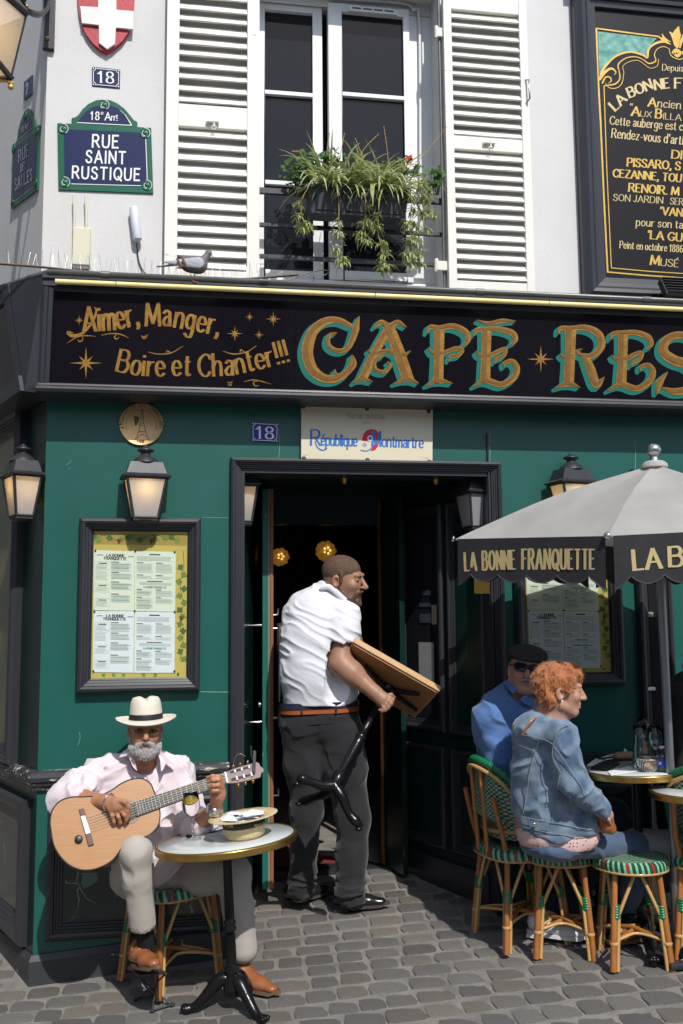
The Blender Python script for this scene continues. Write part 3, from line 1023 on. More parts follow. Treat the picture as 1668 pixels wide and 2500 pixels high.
for (xa, xb, ya, yb, yo, ang) in ((590, 1078, 62, 1690, -.012, 0.0), (178, 560, 62, 1690, .03, 0.0)):
 left = xa < 300
 z1 = P_(800, 60).z
 z0 = sill_z + .004
 x0 = P_(xa, 800).x if not left else wl + .03
 x1 = P_(xb, 800).x
 s = MB()
 st = .075 if not left else .06
 gx0 = P_(668, 400).x if not left else x0 + .06
 gx1 = P_(1035, 400).x if not left else P_(500, 400).x
 yy0, yy1 = YW + yo - .03, YW + yo + .03
 zb1, zb2 = P_(850, 595).z, (P_(850, 1125).z)
 zg0 = P_(850, 1640).z
 zg1 = P_(850, 112).z
 s.box(x0, gx0, yy0, yy1, z0, z1)
 s.box(gx1, x1, yy0, yy1, z0, z1)
 s.box(gx0, gx1, yy0, yy1, zg1, z1)
 s.box(gx0, gx1, yy0, yy1, z0, zg0)
 sash = s.build('sash', M['white_pvc'], window, bevel=.004)
 if not left:
  sash['label'] = 'closed sash under the slotted air vent'
 for zb in (zb1, zb2):
  q = MB()
  q.box(gx0 - .001, gx1 + .001, yy0 + .002, yy1, zb - .012, zb + .012)
  q.build('glazing_bar', M['white_pvc'], window, bevel=.003)
 for (za, zbb) in ((zb1 + .012, zg1), (zb2 + .012, zb1 - .012), (zg0, zb2 - .012)):
  q = MB()
  q.box(gx0 - .002, gx1 + .002, YW + yo - .004, YW + yo + .004, za - .001, zbb + .001)
  q.build('pane', M['window_glass'], window)
q = MB()
va, vb = P_(705, 75), P_(990, 92)
q.box(va.x, vb.x, YW - .062, YW - .042, va.z - .028, va.z + .006)
vent = q.build('air_vent', M['white_pvc'], window, bevel=.004)
q = MB()
for i in range(4):
 xx = va.x + .02 + i * (vb.x - va.x - .03) / 4
 q.box(xx, xx + (vb.x - va.x) / 4 - .02, YW - .0635, YW - .061, va.z - .014, va.z - .006)
q.build('vent_slot', M['cable'], window)
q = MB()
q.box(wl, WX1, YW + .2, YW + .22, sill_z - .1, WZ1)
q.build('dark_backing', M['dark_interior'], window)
q = MB()
q.box(WX0 + .001, WX1 - .001, -.06, YW - .03, WZ0 - .02, sill_z - .125)
q.build('window_sill', M['white_pvc'], bld)
q = MB()
cc = [PY('b', 1146, 1600, .19), PY('b', 1142, 900, .19), PY('b', 1136, 130, .19), PY('b', 1100, 60, .19), PY('b', 1030, 20, .19), PY('b', 600, -10, .19)]
q.tube(catmull(cc, 4), .009, 6)
q.build('cable_cover', M['white_pvc'], window)
def shutter(x0, x1, z0, z1, zmid, midh, pitch, stl, label, bolt_at, left):
 s = MB()
 y0, y1 = -.065, -.025
 s.box(x0, x0 + stl, y0, y1, z0, z1)
 s.box(x1 - stl, x1, y0, y1, z0, z1)
 gx0, gx1 = x0 + stl, x1 - stl
 s.box(gx0, gx1, y0 + .003, y1, zmid - midh / 2, zmid + midh / 2)
 rb = .075
 s.box(gx0, gx1, y0 + .003, y1, z0, z0 + rb)
 s.box(gx0, gx1, y0 + .003, y1, z1 - .09, z1)
 sh = s.build('shutter', M['shutter_paint'], bld, bevel=.003)
 sh['label'] = label
 slat = MB()
 dz, dy = pitch * .72, .030
 p = [(0, -dy * .72, -dz / 2), (0, dy * .42, dz * .62), (0, dy * .42 + .006, dz * .62 - .003), (0, -dy * .72 + .006, -dz / 2 - .006)]
 n = 8
 L_ = gx1 - gx0 - .002
 vs, fs = [], []
 for i in range(n + 1):
  for (a, b, c) in p:
   vs.append((i / n * L_, b + (rnd.uniform(-.0012, .0012) if 0 < i < n else 0), c + (rnd.uniform(-.0012, .0012) if 0 < i < n else 0)))
 for i in range(n):
  for j in range(4):
   k = (j + 1) % 4
   fs.append((i * 4 + j, i * 4 + k, (i + 1) * 4 + k, (i + 1) * 4 + j))
 fs += [(3, 2, 1, 0), (n * 4, n * 4 + 1, n * 4 + 2, n * 4 + 3)]
 slat.add(vs, fs)
 proto = None
 for (za, zb) in ((z0 + rb, zmid - midh / 2), (zmid + midh / 2, z1 - .09)):
  cnt = max(1, round((zb - za) / pitch))
  for i in range(cnt):
   z = za + (i + .5) * (zb - za) / cnt
   if proto is None:
    proto = slat.build('slat', M['shutter_paint'], sh)
    o = proto
   else:
    o = proto.copy()
    COL.objects.link(o)
   o.location = Vector((gx0 + .001, (y0 + y1) / 2, z))
   o.rotation_euler = (rnd.uniform(-.05, .05), rnd.uniform(-.004, .004), 0)
 bx, bz = bolt_at
 b = MB()
 b.box(bx - .035, bx + .035, y0 - .004, y0 + .002, bz - .012, bz + .012)
 b.tube([(bx - .03, y0 - .012, bz), (bx + .034, y0 - .012, bz)], .008, 8)
 b.tube([(bx + .01, y0 - .014, bz - .004), (bx + .008, y0 - .018, bz - .03)], .004, 6)
 ring = [(bx + .008 + .012 * math.cos(t), y0 - .018, bz - .036 + .012 * math.sin(t)) for t in [i * math.pi / 5 for i in range(11)]]
 b.tube(ring, .003, 6, cap=False)
 b.build('bolt', M['shutter_paint'], sh)
 return sh
SY = -.05
PSH = lambda k, x, y: PY(k, x, y, SY)
lx0, lx1 = PSH('a', 992, 800).x, PSH('b', 180, 800).x
lz = PSH('a', 1270, 705).z
sh1 = shutter(lx0, lx1, 3.44, 5.9, lz, PSH('a', 1200, 640).z - PSH('a', 1200, 772).z, PSH('a', 1200, 900).z - PSH('a', 1200, 970).z,
              PSH('a', 1068, 800).x - lx0, 'left shutter with peeling cream paint above the pigeon', (PSH('a', 1270, 742).x, PSH('a', 1270, 742).z), True)
rx0, rx1 = PSH('c', 22, 1000).x, PSH('c', 572, 1000).x
rz = PSH('c', 290, 945).z
sh2 = shutter(rx0, rx1, PSH('c', 300, 1925).z, PSH('c', 300, -10).z, rz, PSH('c', 290, 905).z - PSH('c', 290, 990).z, PSH('c', 290, 1000).z - PSH('c', 290, 1065).z,
              PSH('c', 75, 1000).x - rx0, 'right shutter with a pull handle on its outer stile', (PSH('c', 295, 945).x, PSH('c', 295, 945).z), False)
h = MB()
ha, hb = PSH('c', 535, 530), PSH('c', 541, 680)
h.tube([(ha.x, -.065, ha.z), (ha.x + .01, -.09, ha.z - .012), (ha.x + .012, -.092, hb.z + .012), (hb.x, -.065, hb.z)], .005, 8)
h.build('pull_handle', M['steel'], sh2)
for yy in (60, 1600):
 q = MB()
 pz = PY('b', 1240, 200 if yy == 60 else 1590, -.02)
 q.tube([(pz.x - .004, -.03, pz.z - .035), (pz.x - .004, -.03, pz.z + .035)], .012, 8)
 q.box(pz.x - .004, rx0 + .01, -.045, -.022, pz.z - .03, pz.z + .02)
 q.build('hinge', M['shutter_paint'], sh2)
dp = MB()
x_ = PY('b', 1268, 800, -.02).x
dp.tube([(x_, -.02, 3.43), (x_, -.02, 6.5)], .008, 8)
dp.build('conduit', M['grey_pipe'], bld)
YR = .02
rail = thing('window_guard_rail', 'black iron guard rail across the upper window behind the hanging plants', 'railing', (WX0, YR, P_(800, 1550).z))
for yl, yr_, th_ in ((1128, 1205, .030), (1335, 1400, .018), (1522, 1585, .018)):
 q = MB()
 z = PY('b', 600, (yl + yr_) / 2, YR).z
 q.box(WX0 + .002, WX1 - .002, YR - .012, YR + .012, z - th_ / 2, z + th_ / 2)
 q.build('rail', M['dark_metal'], rail)
zt1, zt2 = PY('b', 600, 1166, YR).z, PY('b', 600, 1366, YR).z
for cx in (700, 760, 820, 900):
 c = PY('b', cx, 1240, YR)
 for sg in (-1, 1):
  pts = []
  for i in range(15):
   t = i / 14
   an = t * 2.1 * math.pi
   rr = .018 * (1 - .62 * t)
   pts.append((c.x + sg * (.018 - rr * math.cos(an)), YR, c.z + (.03 if sg > 0 else -.03) + rr * math.sin(an)))
  q = MB()
  q.tube(pts, .0035, 5)
  q.build('scroll', M['dark_metal'], rail)
# ============================================================ shop fascia
def FP(k, x, y, off=0.0):
 return onplane(k, x, y, Vector((0, -.17, 3.328)) + FNn * off, FNn)
FNn = Vector((0, -.45, -.05)).normalized()
fas = thing('fascia_sign', 'long black shop fascia with gold CAFÉ RES lettering under the yellow tube', 'shop sign', (XC, 0, 2.81))
FX1 = 4.4
PROF_T = [(.0, 3.405), (-.205, 3.405), (-.205, 3.385), (-.192, 3.378), (-.192, 3.350), (-.180, 3.346), (-.178, 3.336), (-.168, 3.328), (-.150, 3.328)]
PROF_B = [(-.100, 2.880), (-.118, 2.880), (-.130, 2.872), (-.150, 2.868), (-.154, 2.858), (-.176, 2.854), (-.198, 2.842), (-.204, 2.830), (-.196, 2.816), (-.170, 2.810), (0, 2.810)]
def extrude(mb, prof, x0f, x1):
 vs, fs = [], []
 for (y, z) in prof:
  vs += [(x0f(z), y, z), (x1, y, z)]
 for i in range(len(prof) - 1):
  fs.append((2 * i, 2 * i + 1, 2 * i + 3, 2 * i + 2))
 mb.add(vs, fs)
At, Ab = PY('n', 372, 190, -.192), PY('n', 318, 1150, -.160)
xl = lambda z: Ab.x + (At.x - Ab.x) * (z - Ab.z) / (At.z - Ab.z)
mb = MB()
extrude(mb, PROF_T, lambda z: xl(3.34) if z < 3.36 else xl(3.34), FX1)
extrude(mb, PROF_B, lambda z: xl(2.85), FX1)
PT, PB = FP('n', 470, 265), FP('n', 438, 1050)
c1 = lambda z: -.17 - (3.328 - z) * -.05 / .45
for (o0, h0, o1, h1) in ((0, .0, .0, .026), (.0, .026, .012, .032), (.012, .032, .026, .026), (.026, .026, .030, .016), (.030, .016, .048, .010), (.048, .010, .050, -.01)):
 ztp, zbt = 3.345, 2.862
 w_ = (PT.x - xl(3.328)) / .05
 p = [Vector((xl(zz) + oo * w_, c1(zz), zz)) + FNn * hh for zz, oo, hh in ((zbt, o0, h0), (ztp, o0, h0), (ztp, o1, h1), (zbt, o1, h1))]
 mb.add(p, [(0, 3, 2, 1)])
mb.build('frame', M['black_paint'], fas)
seams = [PT.x - .004, FP('d', 1411, 400).x, FP('e', 1070, 220).x, FX1]
for i in range(3):
 p = MB()
 x0, x1 = seams[i] + (.0012 if i else -.03), seams[i + 1] - (.0012 if i < 2 else 0)
 p.slab([Vector((x0, c1(2.874), 2.874)), Vector((x1, c1(2.874), 2.874)), Vector((x1, c1(3.335), 3.335)), Vector((x0, c1(3.335), 3.335))], -FNn * .012)
 p.build('glass_panel', M['fascia_glass'], fas)
p = MB()
p.slab([Vector((xl(3.3), c1(2.874) + .012, 2.874)), Vector((FX1, c1(2.874) + .012, 2.874)), Vector((FX1, c1(3.335) + .012, 3.335)), Vector((xl(3.3), c1(3.335) + .012, 3.335))], (0, .08, 0))
Bt, Bb = PS('n', 75, 190, .192), PS('n', 215, 1150, .150)
p.slab([Vector((xl(3.36), -.185, 3.40)), Vector((xl(2.82), -.150, 2.818)), Vector((Bb.x, Bb.y, 2.818)), Vector((Bt.x, Bt.y, 3.40))], (.05, .09, 0))
p.build('canted_corner', M['black_paint'], fas)
p = MB()
b0, b1 = u_of(Bt), u_of(Bb)
us = lambda z: b1 + (b0 - b1) * (z - Bb.z) / (Bt.z - Bb.z)
offz = lambda z: .150 + .042 * (z - 2.82) / .55
for (u0, u1, e0, e1) in ((0, .045, .0, .02), (.045, .10, .02, .002)):
 ql = [CORNER + SU * (us(z) + u) + SN * (offz(z) + e) + FV * z for z, u, e in ((2.82, u0, e0), (3.38, u0, e0), (3.38, u1, e1), (2.82, u1, e1))]
 p.add(ql, [(0, 1, 2, 3)])
ql = [CORNER + SU * 3 + SN * offz(z) + FV * z for z in (2.82, 2.90)]
q2 = [CORNER + SU * us(z) + SN * (offz(z) + .02) + FV * z for z in (2.82, 2.90)]
p.slab([q2[0], q2[1], ql[1], ql[0]], -SN * .16)
q2 = [CORNER + SU * us(z) + SN * offz(z) + FV * z for z in (3.34, 3.405)]
ql = [CORNER + SU * 3 + SN * offz(z) + FV * z for z in (3.34, 3.405)]
p.slab([q2[0], q2[1], ql[1], ql[0]], -SN * .19)
p.build('side_frame', M['black_paint'], fas)
p = MB()
p.slab([CORNER + SU * (us(z) + .09) + SN * (offz(z) - .012) + FV * z for z in (2.86, 3.36)] + [CORNER + SU * 3 + SN * (offz(z) - .012) + FV * z for z in (3.36, 2.86)], -SN * .03)
p.build('side_glass', M['fascia_glass'], fas)
FPd = lambda x, y: FP('d', x, y)
FPe = lambda x, y: FP('e', x, y)
def star(ink, x, y, r, r2=.62, tilt=0.0):
 pts = []
 for i in range(16):
  an = tilt + i * math.pi / 8 - math.pi / 2
  rr = r if i % 4 == 0 else (r * r2 if i % 2 == 0 else r * .20)
  pts.append((x + rr * math.cos(an), y + rr * math.sin(an)))
 n = len(pts)
 for i in range(0, 16, 2):
  ink.poly([(x, y), pts[(i - 1) % n], pts[i], pts[(i + 1) % n]])
def cm(pts, k=7):
 return [(p.x, p.y) for p in catmull([(a, b, 0) for a, b in pts], k)]
def wsmooth(ws, n):
 return [float(v) for v in np.interp(np.linspace(0, len(ws) - 1, n), range(len(ws)), ws)]
BIG = {
 'C': [([(258, 92), (205, 68), (150, 74), (105, 112), (84, 170), (84, 215), (105, 266), (150, 298), (205, 296), (247, 262), (258, 205)], [16, 24, 32, 40, 46, 46, 42, 34, 30, 24, 4]),
          ([(287, 52), (274, 100), (262, 140), (240, 180), (200, 188), (166, 165), (170, 128), (198, 118)], [3, 28, 24, 18, 17, 17, 15, 6]),
          ([(262, 208), (268, 240), (245, 270), (200, 285), (190, 262)], [4, 18, 18, 14, 4])],
 'A': [([(408, 92), (352, 190), (298, 305)], [34, 34, 36]), ([(400, 88), (440, 185), (482, 308)], [44, 46, 46]),
          ([(345, 100), (372, 76), (408, 90), (440, 76), (474, 96)], [4, 20, 22, 20, 4]), ([(262, 318), (296, 298), (340, 312)], [4, 22, 4]), ([(422, 320), (478, 300), (522, 318)], [4, 24, 4]),
          ([(320, 186), (345, 200), (395, 188), (450, 206), (490, 190)], [4, 18, 14, 20, 4]), ([(385, 205), (350, 228), (352, 262), (388, 272), (410, 246), (398, 232)], [10, 14, 16, 16, 14, 5])],
 'F': [([(603, 100), (602, 200), (598, 318)], [42, 38, 42]), ([(555, 122), (568, 95), (605, 98), (660, 92), (708, 115), (716, 148), (694, 170)], [4, 18, 20, 24, 24, 22, 4]),
          ([(560, 176), (580, 196), (620, 196), (668, 180), (694, 184), (680, 205), (650, 212), (642, 232)], [4, 16, 18, 18, 16, 16, 14, 4]), ([(550, 328), (598, 306), (656, 318)], [4, 24, 4])],
 'E': [([(790, 110), (788, 205), (784, 318)], [40, 36, 42]), ([(738, 132), (752, 106), (790, 104), (845, 104), (894, 120), (904, 146), (882, 168)], [4, 18, 20, 22, 24, 20, 4]),
          ([(748, 190), (765, 206), (805, 206), (848, 186), (866, 184), (858, 208), (830, 222), (822, 240)], [4, 16, 18, 18, 16, 16, 14, 4]),
          ([(736, 332), (786, 306), (848, 322), (898, 294), (910, 256), (890, 230), (862, 238), (862, 258)], [4, 24, 24, 26, 24, 20, 14, 4]),
          ([(752, 68), (800, 80), (855, 70), (906, 72)], [4, 16, 18, 4])],
 'R': [([(1122, 106), (1120, 215), (1114, 325)], [44, 40, 42]), ([(1072, 124), (1084, 100), (1125, 100), (1185, 98), (1234, 124), (1244, 170), (1212, 206), (1166, 206), (1146, 190), (1168, 182)], [4, 18, 20, 24, 30, 30, 24, 16, 10, 5]),
          ([(1180, 208), (1202, 262), (1226, 322), (1256, 292)], [26, 36, 34, 3]), ([(1060, 338), (1112, 318), (1160, 334)], [4, 26, 4]), ([(1080, 200), (1096, 214), (1120, 212)], [4, 14, 14])],
 'E.': [([(1330, 126), (1328, 220), (1322, 332)], [40, 36, 42]), ([(1278, 148), (1290, 122), (1330, 118), (1385, 118), (1430, 136), (1440, 164), (1420, 184)], [4, 18, 20, 22, 24, 20, 4]),
           ([(1284, 206), (1300, 220), (1340, 220), (1384, 200), (1404, 198), (1396, 222), (1368, 236), (1362, 254)], [4, 16, 18, 18, 16, 16, 14, 4]),
           ([(1266, 348), (1322, 322), (1384, 338), (1434, 310), (1448, 272), (1430, 246), (1400, 252), (1398, 272)], [4, 24, 24, 26, 24, 20, 14, 4])],
 'S': [([(1612, 176), (1586, 134), (1538, 128), (1496, 154), (1492, 196), (1532, 226), (1584, 244), (1616, 284), (1596, 336), (1538, 350), (1484, 336)], [8, 26, 30, 36, 40, 40, 42, 44, 36, 28, 10]),
          ([(1462, 362), (1474, 316), (1506, 272)], [6, 30, 4])],
}
for ch, strokes in BIG.items():
 it = Ink(FPe, FNn, .0014)
 ig = Ink(FPe, FNn, .0032)
 idk = Ink(FPe, FNn, .0050)
 for pts, ws in strokes:
  c = cm(pts)
  w_ = wsmooth(ws, len(c))
  it.stroke([(x - 13, y + 11) for x, y in c], [a + 7 for a in w_])
  it.stroke([(x - 6, y + 5) for x, y in c], [a + 4 for a in w_])
  ig.stroke(c, w_)
  idk.stroke([(x - a * .16, y - a * .06) for (x, y), a in zip(c, w_)], [a * .46 for a in w_])
 lt = it.build('letter', M['teal_paint'], fas)
 ig.build('gilding', M['gold_leaf'], lt)
 idk.build('shading', M['gold_dark'], lt)
lines = [('Aimer,', [(402, 332), (560, 322), (690, 292)], 116, 268, .02), ('Manger,', [(700, 304), (800, 304), (900, 322), (1060, 352)], 108, 348, .0),
         ('Boire et Chanter!!!', [(558, 520), (640, 538), (740, 546), (860, 542), (980, 546), (1110, 540), (1240, 512), (1400, 470)], 104, 838, .0)]
for s, path, h, fit, sl_ in lines:
 ik = Ink(FPd, FNn, .0014)
 ik.text(s, path, h, thick=.15, thin=.06, serif=.07, gap=.22, space=.30, fit=fit, slant=sl_)
 if s[0] == 'A':
  ik.stroke(cm([(452, 215), (462, 235), (440, 290), (395, 340), (345, 352), (326, 336), (350, 338)]), wsmooth([4, 10, 12, 12, 16, 14, 4], 43))
 ik.build('lettering', M['gold_leaf'], fas)
for (x, y, r_) in ((380, 278, 26), (1195, 263, 24), (1308, 272, 38), (1124, 342, 40), (1240, 348, 26), (412, 483, 76)):
 ik = Ink(FPd, FNn, .0014)
 star(ik, x, y, r_)
 ik.build('star', M['gold_leaf'], fas)
ik = Ink(FPe, FNn, .0014)
star(ik, 1005, 222, 54)
ik.build('star', M['gold_leaf'], fas)
for pts in ([(322, 388), (370, 358), (420, 352), (460, 356)], [(372, 370), (380, 380), (395, 374), (396, 358)], [(485, 350), (530, 342), (575, 345), (617, 363)], [(560, 346), (548, 358), (556, 368), (572, 360)],
   [(708, 430), (760, 440), (820, 434), (876, 402)], [(818, 434), (800, 424), (798, 438)], [(1066, 426), (1120, 440), (1180, 430), (1228, 400)], [(1170, 430), (1152, 420), (1150, 434)],
   [(1168, 572), (1210, 564), (1250, 570), (1298, 584)], [(1240, 568), (1214, 574), (1220, 592), (1240, 590)], [(676, 352), (690, 358), (710, 346)], [(678, 360), (692, 366), (706, 356)], [(1088, 574), (1100, 578), (1114, 570)], [(1090, 584), (1102, 590), (1112, 580)]):
 ik = Ink(FPd, FNn, .0014)
 c = cm(pts)
 ik.stroke(c, wsmooth([2, 5, 5, 2], len(c)))
 ik.build('flourish', M['gold_leaf'], fas)
tb = thing('strip_light', 'yellow tube running along the top edge of the black fascia', 'light tube', (0, -.215, 3.36))
js = [PY('d', 264, 95, -.215).x, PY('d', 556, 110, -.215).x, PY('b', 872, 1780, -.215).x, PY('c', 690, 1985, -.215).x, 3.0, 4.4]
for i in range(5):
 q = MB()
 q.tube([(js[i] + .002, -.218, 3.362), (js[i + 1] - .002, -.218, 3.362)], .0135, 10)
 q.build('tube_section', M['yellow_tube'], tb)
q = MB()
q.box(js[0] + .01, 4.4, -.207, -.200, 3.352, 3.372)
q.build('mounting_strip', M['black_paint'], tb)
pp = thing('roof_edge_pipe', 'grey conduit pipe lying along the top of the fascia', 'pipe', (0, -.215, 3.41))
q = MB()
q.tube([CORNER + SU * 2 + SN * .2 + FV * 3.415, CORNER + SU * .15 + SN * .2 + FV * 3.415, Vector((XC + .02, -.205, 3.415)), (4.4, -.205, 3.415)], .0135, 8)
q.build('pipe', M['grey_pipe'], pp)
for px in (('d', 505, 70), ('r', 915, 410), ('b', 205, 1715), ('b', 1500, 1775), ('c', 1330, 2000)):
 x_ = PY(*px, -.205).x
 q = MB()
 q.tube([(x_ - .022, -.205, 3.415), (x_ + .022, -.205, 3.415)], .0165, 8)
 q.build('coupling', M['grey_pipe'], pp)
sp = thing('bird_spike_strip', 'bent rusty strip of thin bird spikes with its end curling up', 'bird spikes', (XC, -.15, 3.43))
path = [PY('d', 0, 8, -.15), PY('d', 180, 22, -.15), PY('d', 420, 46, -.15), PY('d', 700, 68, -.15), PY('d', 960, 82, -.15), PY('d', 1180, 80, -.15), PY('d', 1430, 60, -.15)]
path = catmull(path, 8)
q = MB()
q.tube(path, .011, 6, flat=(0, 0, 1), fs=.55)
q.build('strip', M['rust_strip'], sp)
q = MB()
q.tube([(path[18].x, -.158, path[18].z - .02), (path[-14].x, -.158, path[-14].z - .012)], .010, 6, flat=(0, 0, 1), fs=.6)
q.build('strip', M['rust_strip'], sp)
q = MB()
acc, last = 0, path[0]
for i in range(0, len(path) - 1):
 a, b = path[i], path[i + 1]
 n_ = max(1, round((b - a).length / .019))
 for j in range(n_):
  p = a.lerp(b, j / n_)
  if XC - .3 < p.x < path[-6].x:
   t = rnd.uniform(-.018, .018)
   q.tube([p, p + Vector((t, rnd.choice((-.02, 0, .02)), rnd.uniform(.070, .092)))], .0008, 4, cap=False)
q.build('spikes', M['spike_wire'], sp)
q = MB()
q.tube(catmull([PY('r', 1030, 405, -.18), PY('r', 1180, 342, -.16), PY('r', 1330, 302, -.13), PY('r', 1395, 312, -.10), PY('r', 1330, 355, -.12), PY('r', 1165, 415, -.15)], 6), .003, 6)
tag(q.build('wire_loop', M['grey_pipe'], None, (0, -.12, 3.43)), 'thin grey wire looping up beside the end of the spikes', 'wire')
# ============================================================ plates on the upper wall
def plate(k, pts, plane, n, thick, mat, name, parent, lift=0.0):
 p = [plane(x, y) + n * (lift + thick) for x, y in pts]
 mb_ = MB()
 mb_.slab(p, -n * thick)
 return mb_.build(name, mat, parent)
FA = lambda x, y: PY('a', x, y, 0)
def arc_pts(cx, cy, rx, ry, a0, a1, k):
 return [(cx + rx * math.cos(R(a0 + (a1 - a0) * i / k)), cy + ry * math.sin(R(a0 + (a1 - a0) * i / k))) for i in range(k + 1)]
def street_sign(label, fn, n, body, arch, inner, arch_in, ros, texts, white, loc):
 t = thing('street_sign', label, 'street sign', loc)
 plate(0, body + arch, fn, n, .010, M['sign_green'], 'plate', t)
 ik = Ink(fn, n, .0105)
 ik.poly(inner)
 ik.poly(arch_in)
 ik.build('blue_field', M['sign_blue'], t)
 for (x, y, r_) in ros:
  mb_ = MB()
  c = fn(x, y)
  rad = (fn(x + r_, y) - c).length
  mb_.lathe([(rad, .010), (rad, .0135), (rad * .82, .0150), (rad * .75, .0125), (rad * .45, .0135), (rad * .3, .0170), (0, .0185)], c, n, 20)
  mb_.build('boss', M['sign_green'], t)
  ik = Ink(fn, n, .0165)
  ik.ring(x, y, r_ * 1.02, r_ * .10, 12, R(-100), R(60))
  ik.ring(x, y, r_ * .52, r_ * .10, 10, R(80), R(250))
  ik.build('boss_line', white, t)
 ik = Ink(fn, n, .0125)
 for f_ in texts:
  f_(ik)
 ik.build('lettering', white, t)
 return t
SANS = dict(thick=.15, thin=.15, serif=0, gap=.36)
street_sign('green and blue enamel street sign reading RUE SAINT RUSTIQUE', FA, FN,
   [(345, 742), (352, 1138), (918, 1160), (905, 770), (823, 765)],
   [(823, 736), (800, 722), (775, 690), (745, 655), (700, 622), (660, 605), (620, 600), (575, 606), (530, 628), (495, 660), (470, 695), (450, 708), (430, 712), (431, 746)],
   [(384, 778), (388, 1100), (882, 1115), (868, 800)], [(465, 738), (785, 755), (770, 730), (740, 690), (705, 655), (660, 635), (610, 632), (560, 645), (515, 675), (485, 708)],
   [(380, 779, 30), (868, 804, 30), (390, 1097, 30), (879, 1116, 30), (624, 636, 30)],
   [lambda k: k.text('18', [(545, 722), (600, 724)], 46, fit=50, **SANS), lambda k: k.text('e', [(606, 692), (622, 693)], 22, fit=13, **SANS),
             lambda k: k.text('A', [(630, 725), (664, 726)], 44, fit=32, **SANS), lambda k: k.text('rr', [(668, 727), (694, 728)], 38, fit=24, **SANS), lambda k: k.text('t', [(696, 716), (706, 717)], 26, fit=9, **SANS), lambda k: k.stroke([(696, 727), (706, 728)], 4),
             lambda k: k.text('RUE', [(556, 886), (708, 891)], 72, fit=152, **SANS), lambda k: k.text('SAINT', [(518, 978), (752, 986)], 70, fit=232, **SANS), lambda k: k.text('RUSTIQUE', [(436, 1071), (836, 1086)], 69, fit=400, **SANS),
             lambda k: k.stroke([(428, 1106), (845, 1117)], 4), lambda k: k.stroke([(873, 838), (882, 1080)], 4.5), lambda k: k.stroke([(463, 740), (789, 757)], 4.5), lambda k: k.stroke(cm([(722, 668), (750, 695), (772, 728), (789, 757)]), [2] * 7 + [4] * 7 + [6] * 8)],  # these white strokes paint highlights on the raised right and bottom edges
   M['white_enamel'], PY('a', 630, 1150))
SLIM = dict(thick=.06, thin=.11, serif=0, gap=.36)
FQ = lambda x, y: PS('q', x, y, .045)
material('enamel_dull', (.33, .36, .38), .4)
street_sign('street sign RUE DES SAULES on the grey side wall', FQ, SN,
   [(160, 1602), (140, 2310), (430, 2095), (452, 1385), (410, 1415)],
   [(405, 1365), (398, 1330), (380, 1275), (360, 1225), (335, 1200), (305, 1215), (275, 1270), (245, 1350), (222, 1440), (212, 1520), (198, 1575)],
   [(176, 1640), (158, 2240), (412, 2050), (424, 1455)], [(218, 1555), (380, 1425), (372, 1350), (340, 1280), (300, 1300), (260, 1380), (232, 1470)],
   [(172, 1650, 14), (425, 1460, 14), (158, 2240, 10), (412, 2030, 16), (300, 1285, 14)],
   [lambda k: k.text('18', [(258, 1475), (290, 1450)], 62, fit=38, upright=True, **SLIM), lambda k: k.text('Arr', [(303, 1440), (350, 1400)], 58, fit=56, upright=True, **SLIM), lambda k: k.text('RUE', [(232, 1800), (345, 1720)], 130, fit=132, upright=True, **SLIM),
             lambda k: k.text('DES', [(254, 1905), (312, 1862)], 82, fit=70, upright=True, **SLIM), lambda k: k.text('SAULES', [(190, 2110), (388, 1985)], 125, fit=226, upright=True, **SLIM), lambda k: k.stroke([(175, 2235), (405, 2060)], 6), lambda k: k.stroke([(216, 1558), (382, 1424)], 6)],  # the two long strokes paint highlights on the raised bottom edges
   M['enamel_dull'], PS('q', 300, 2200))
def number_plate(label, fn, n, quad, s, tx, loc, white='white_enamel', blue='sign_blue'):
 t = thing('house_number', label, 'house number', loc)
 plate(0, quad, fn, n, .006, M[blue], 'plate', t)
 ik = Ink(fn, n, .0065)
 cx, cy = sum(q[0] for q in quad) / 4, sum(q[1] for q in quad) / 4
 ins = [(x + (cx - x) * .10, y + (cy - y) * .14) for x, y in quad]
 lw = abs(quad[2][0] - quad[0][0]) * .022
 for i in range(4):
  (x0, y0), (x1, y1) = ins[i], ins[(i + 1) % 4]
  ik.stroke([(x0 + (x1 - x0) * .12, y0 + (y1 - y0) * .12), (x1 + (x0 - x1) * .12, y1 + (y0 - y1) * .12)], lw)
  px, py = ins[i]
  rr = abs(quad[2][0] - quad[0][0]) * .055
  ik.ring(px, py, rr * 1.5, lw, 8, math.atan2(cy - py, cx - px) - 1.0, math.atan2(cy - py, cx - px) + 1.0)
  ik.disc(px, py, rr * .5, 8)
 (x0, y0), (x1, y1), h_, f_ = tx
 ik.text(s, [(x0, y0), (x1, y1)], h_, thick=.17, thin=.06, serif=.12, gap=.26, fit=f_, upright=True)
 ik.build('numerals', M[white], t)
 return t
number_plate('blue house number 18 on the white wall above the street sign', FA, FN, [(552, 403), (552, 515), (718, 530), (720, 420)], '18', ((590, 496), (688, 503), 66, 92), PY('a', 636, 520))
ZD = lambda x, y: PY('D', x, y, 0)
number_plate('deep blue house number 18 on the green wall left of the cream plaque', ZD, FN, [(578, 969), (578, 1013), (638, 1016), (639, 972)], '18', ((590, 1006), (628, 1008), 27, 38), PY('D', 608, 1014), blue='plaque_blue')
number_plate('small blue house number 2 on the grey side wall', FQ, SN, [(276, 912), (276, 1108), (362, 1035), (367, 830)], '2', ((302, 1045), (330, 1020), 120, 26), PS('q', 320, 1070), white='enamel_dull')
sh = thing('heraldic_shield', 'red wooden shield with a raised white cross high on the wall', 'shield', PY('a', 640, 330))
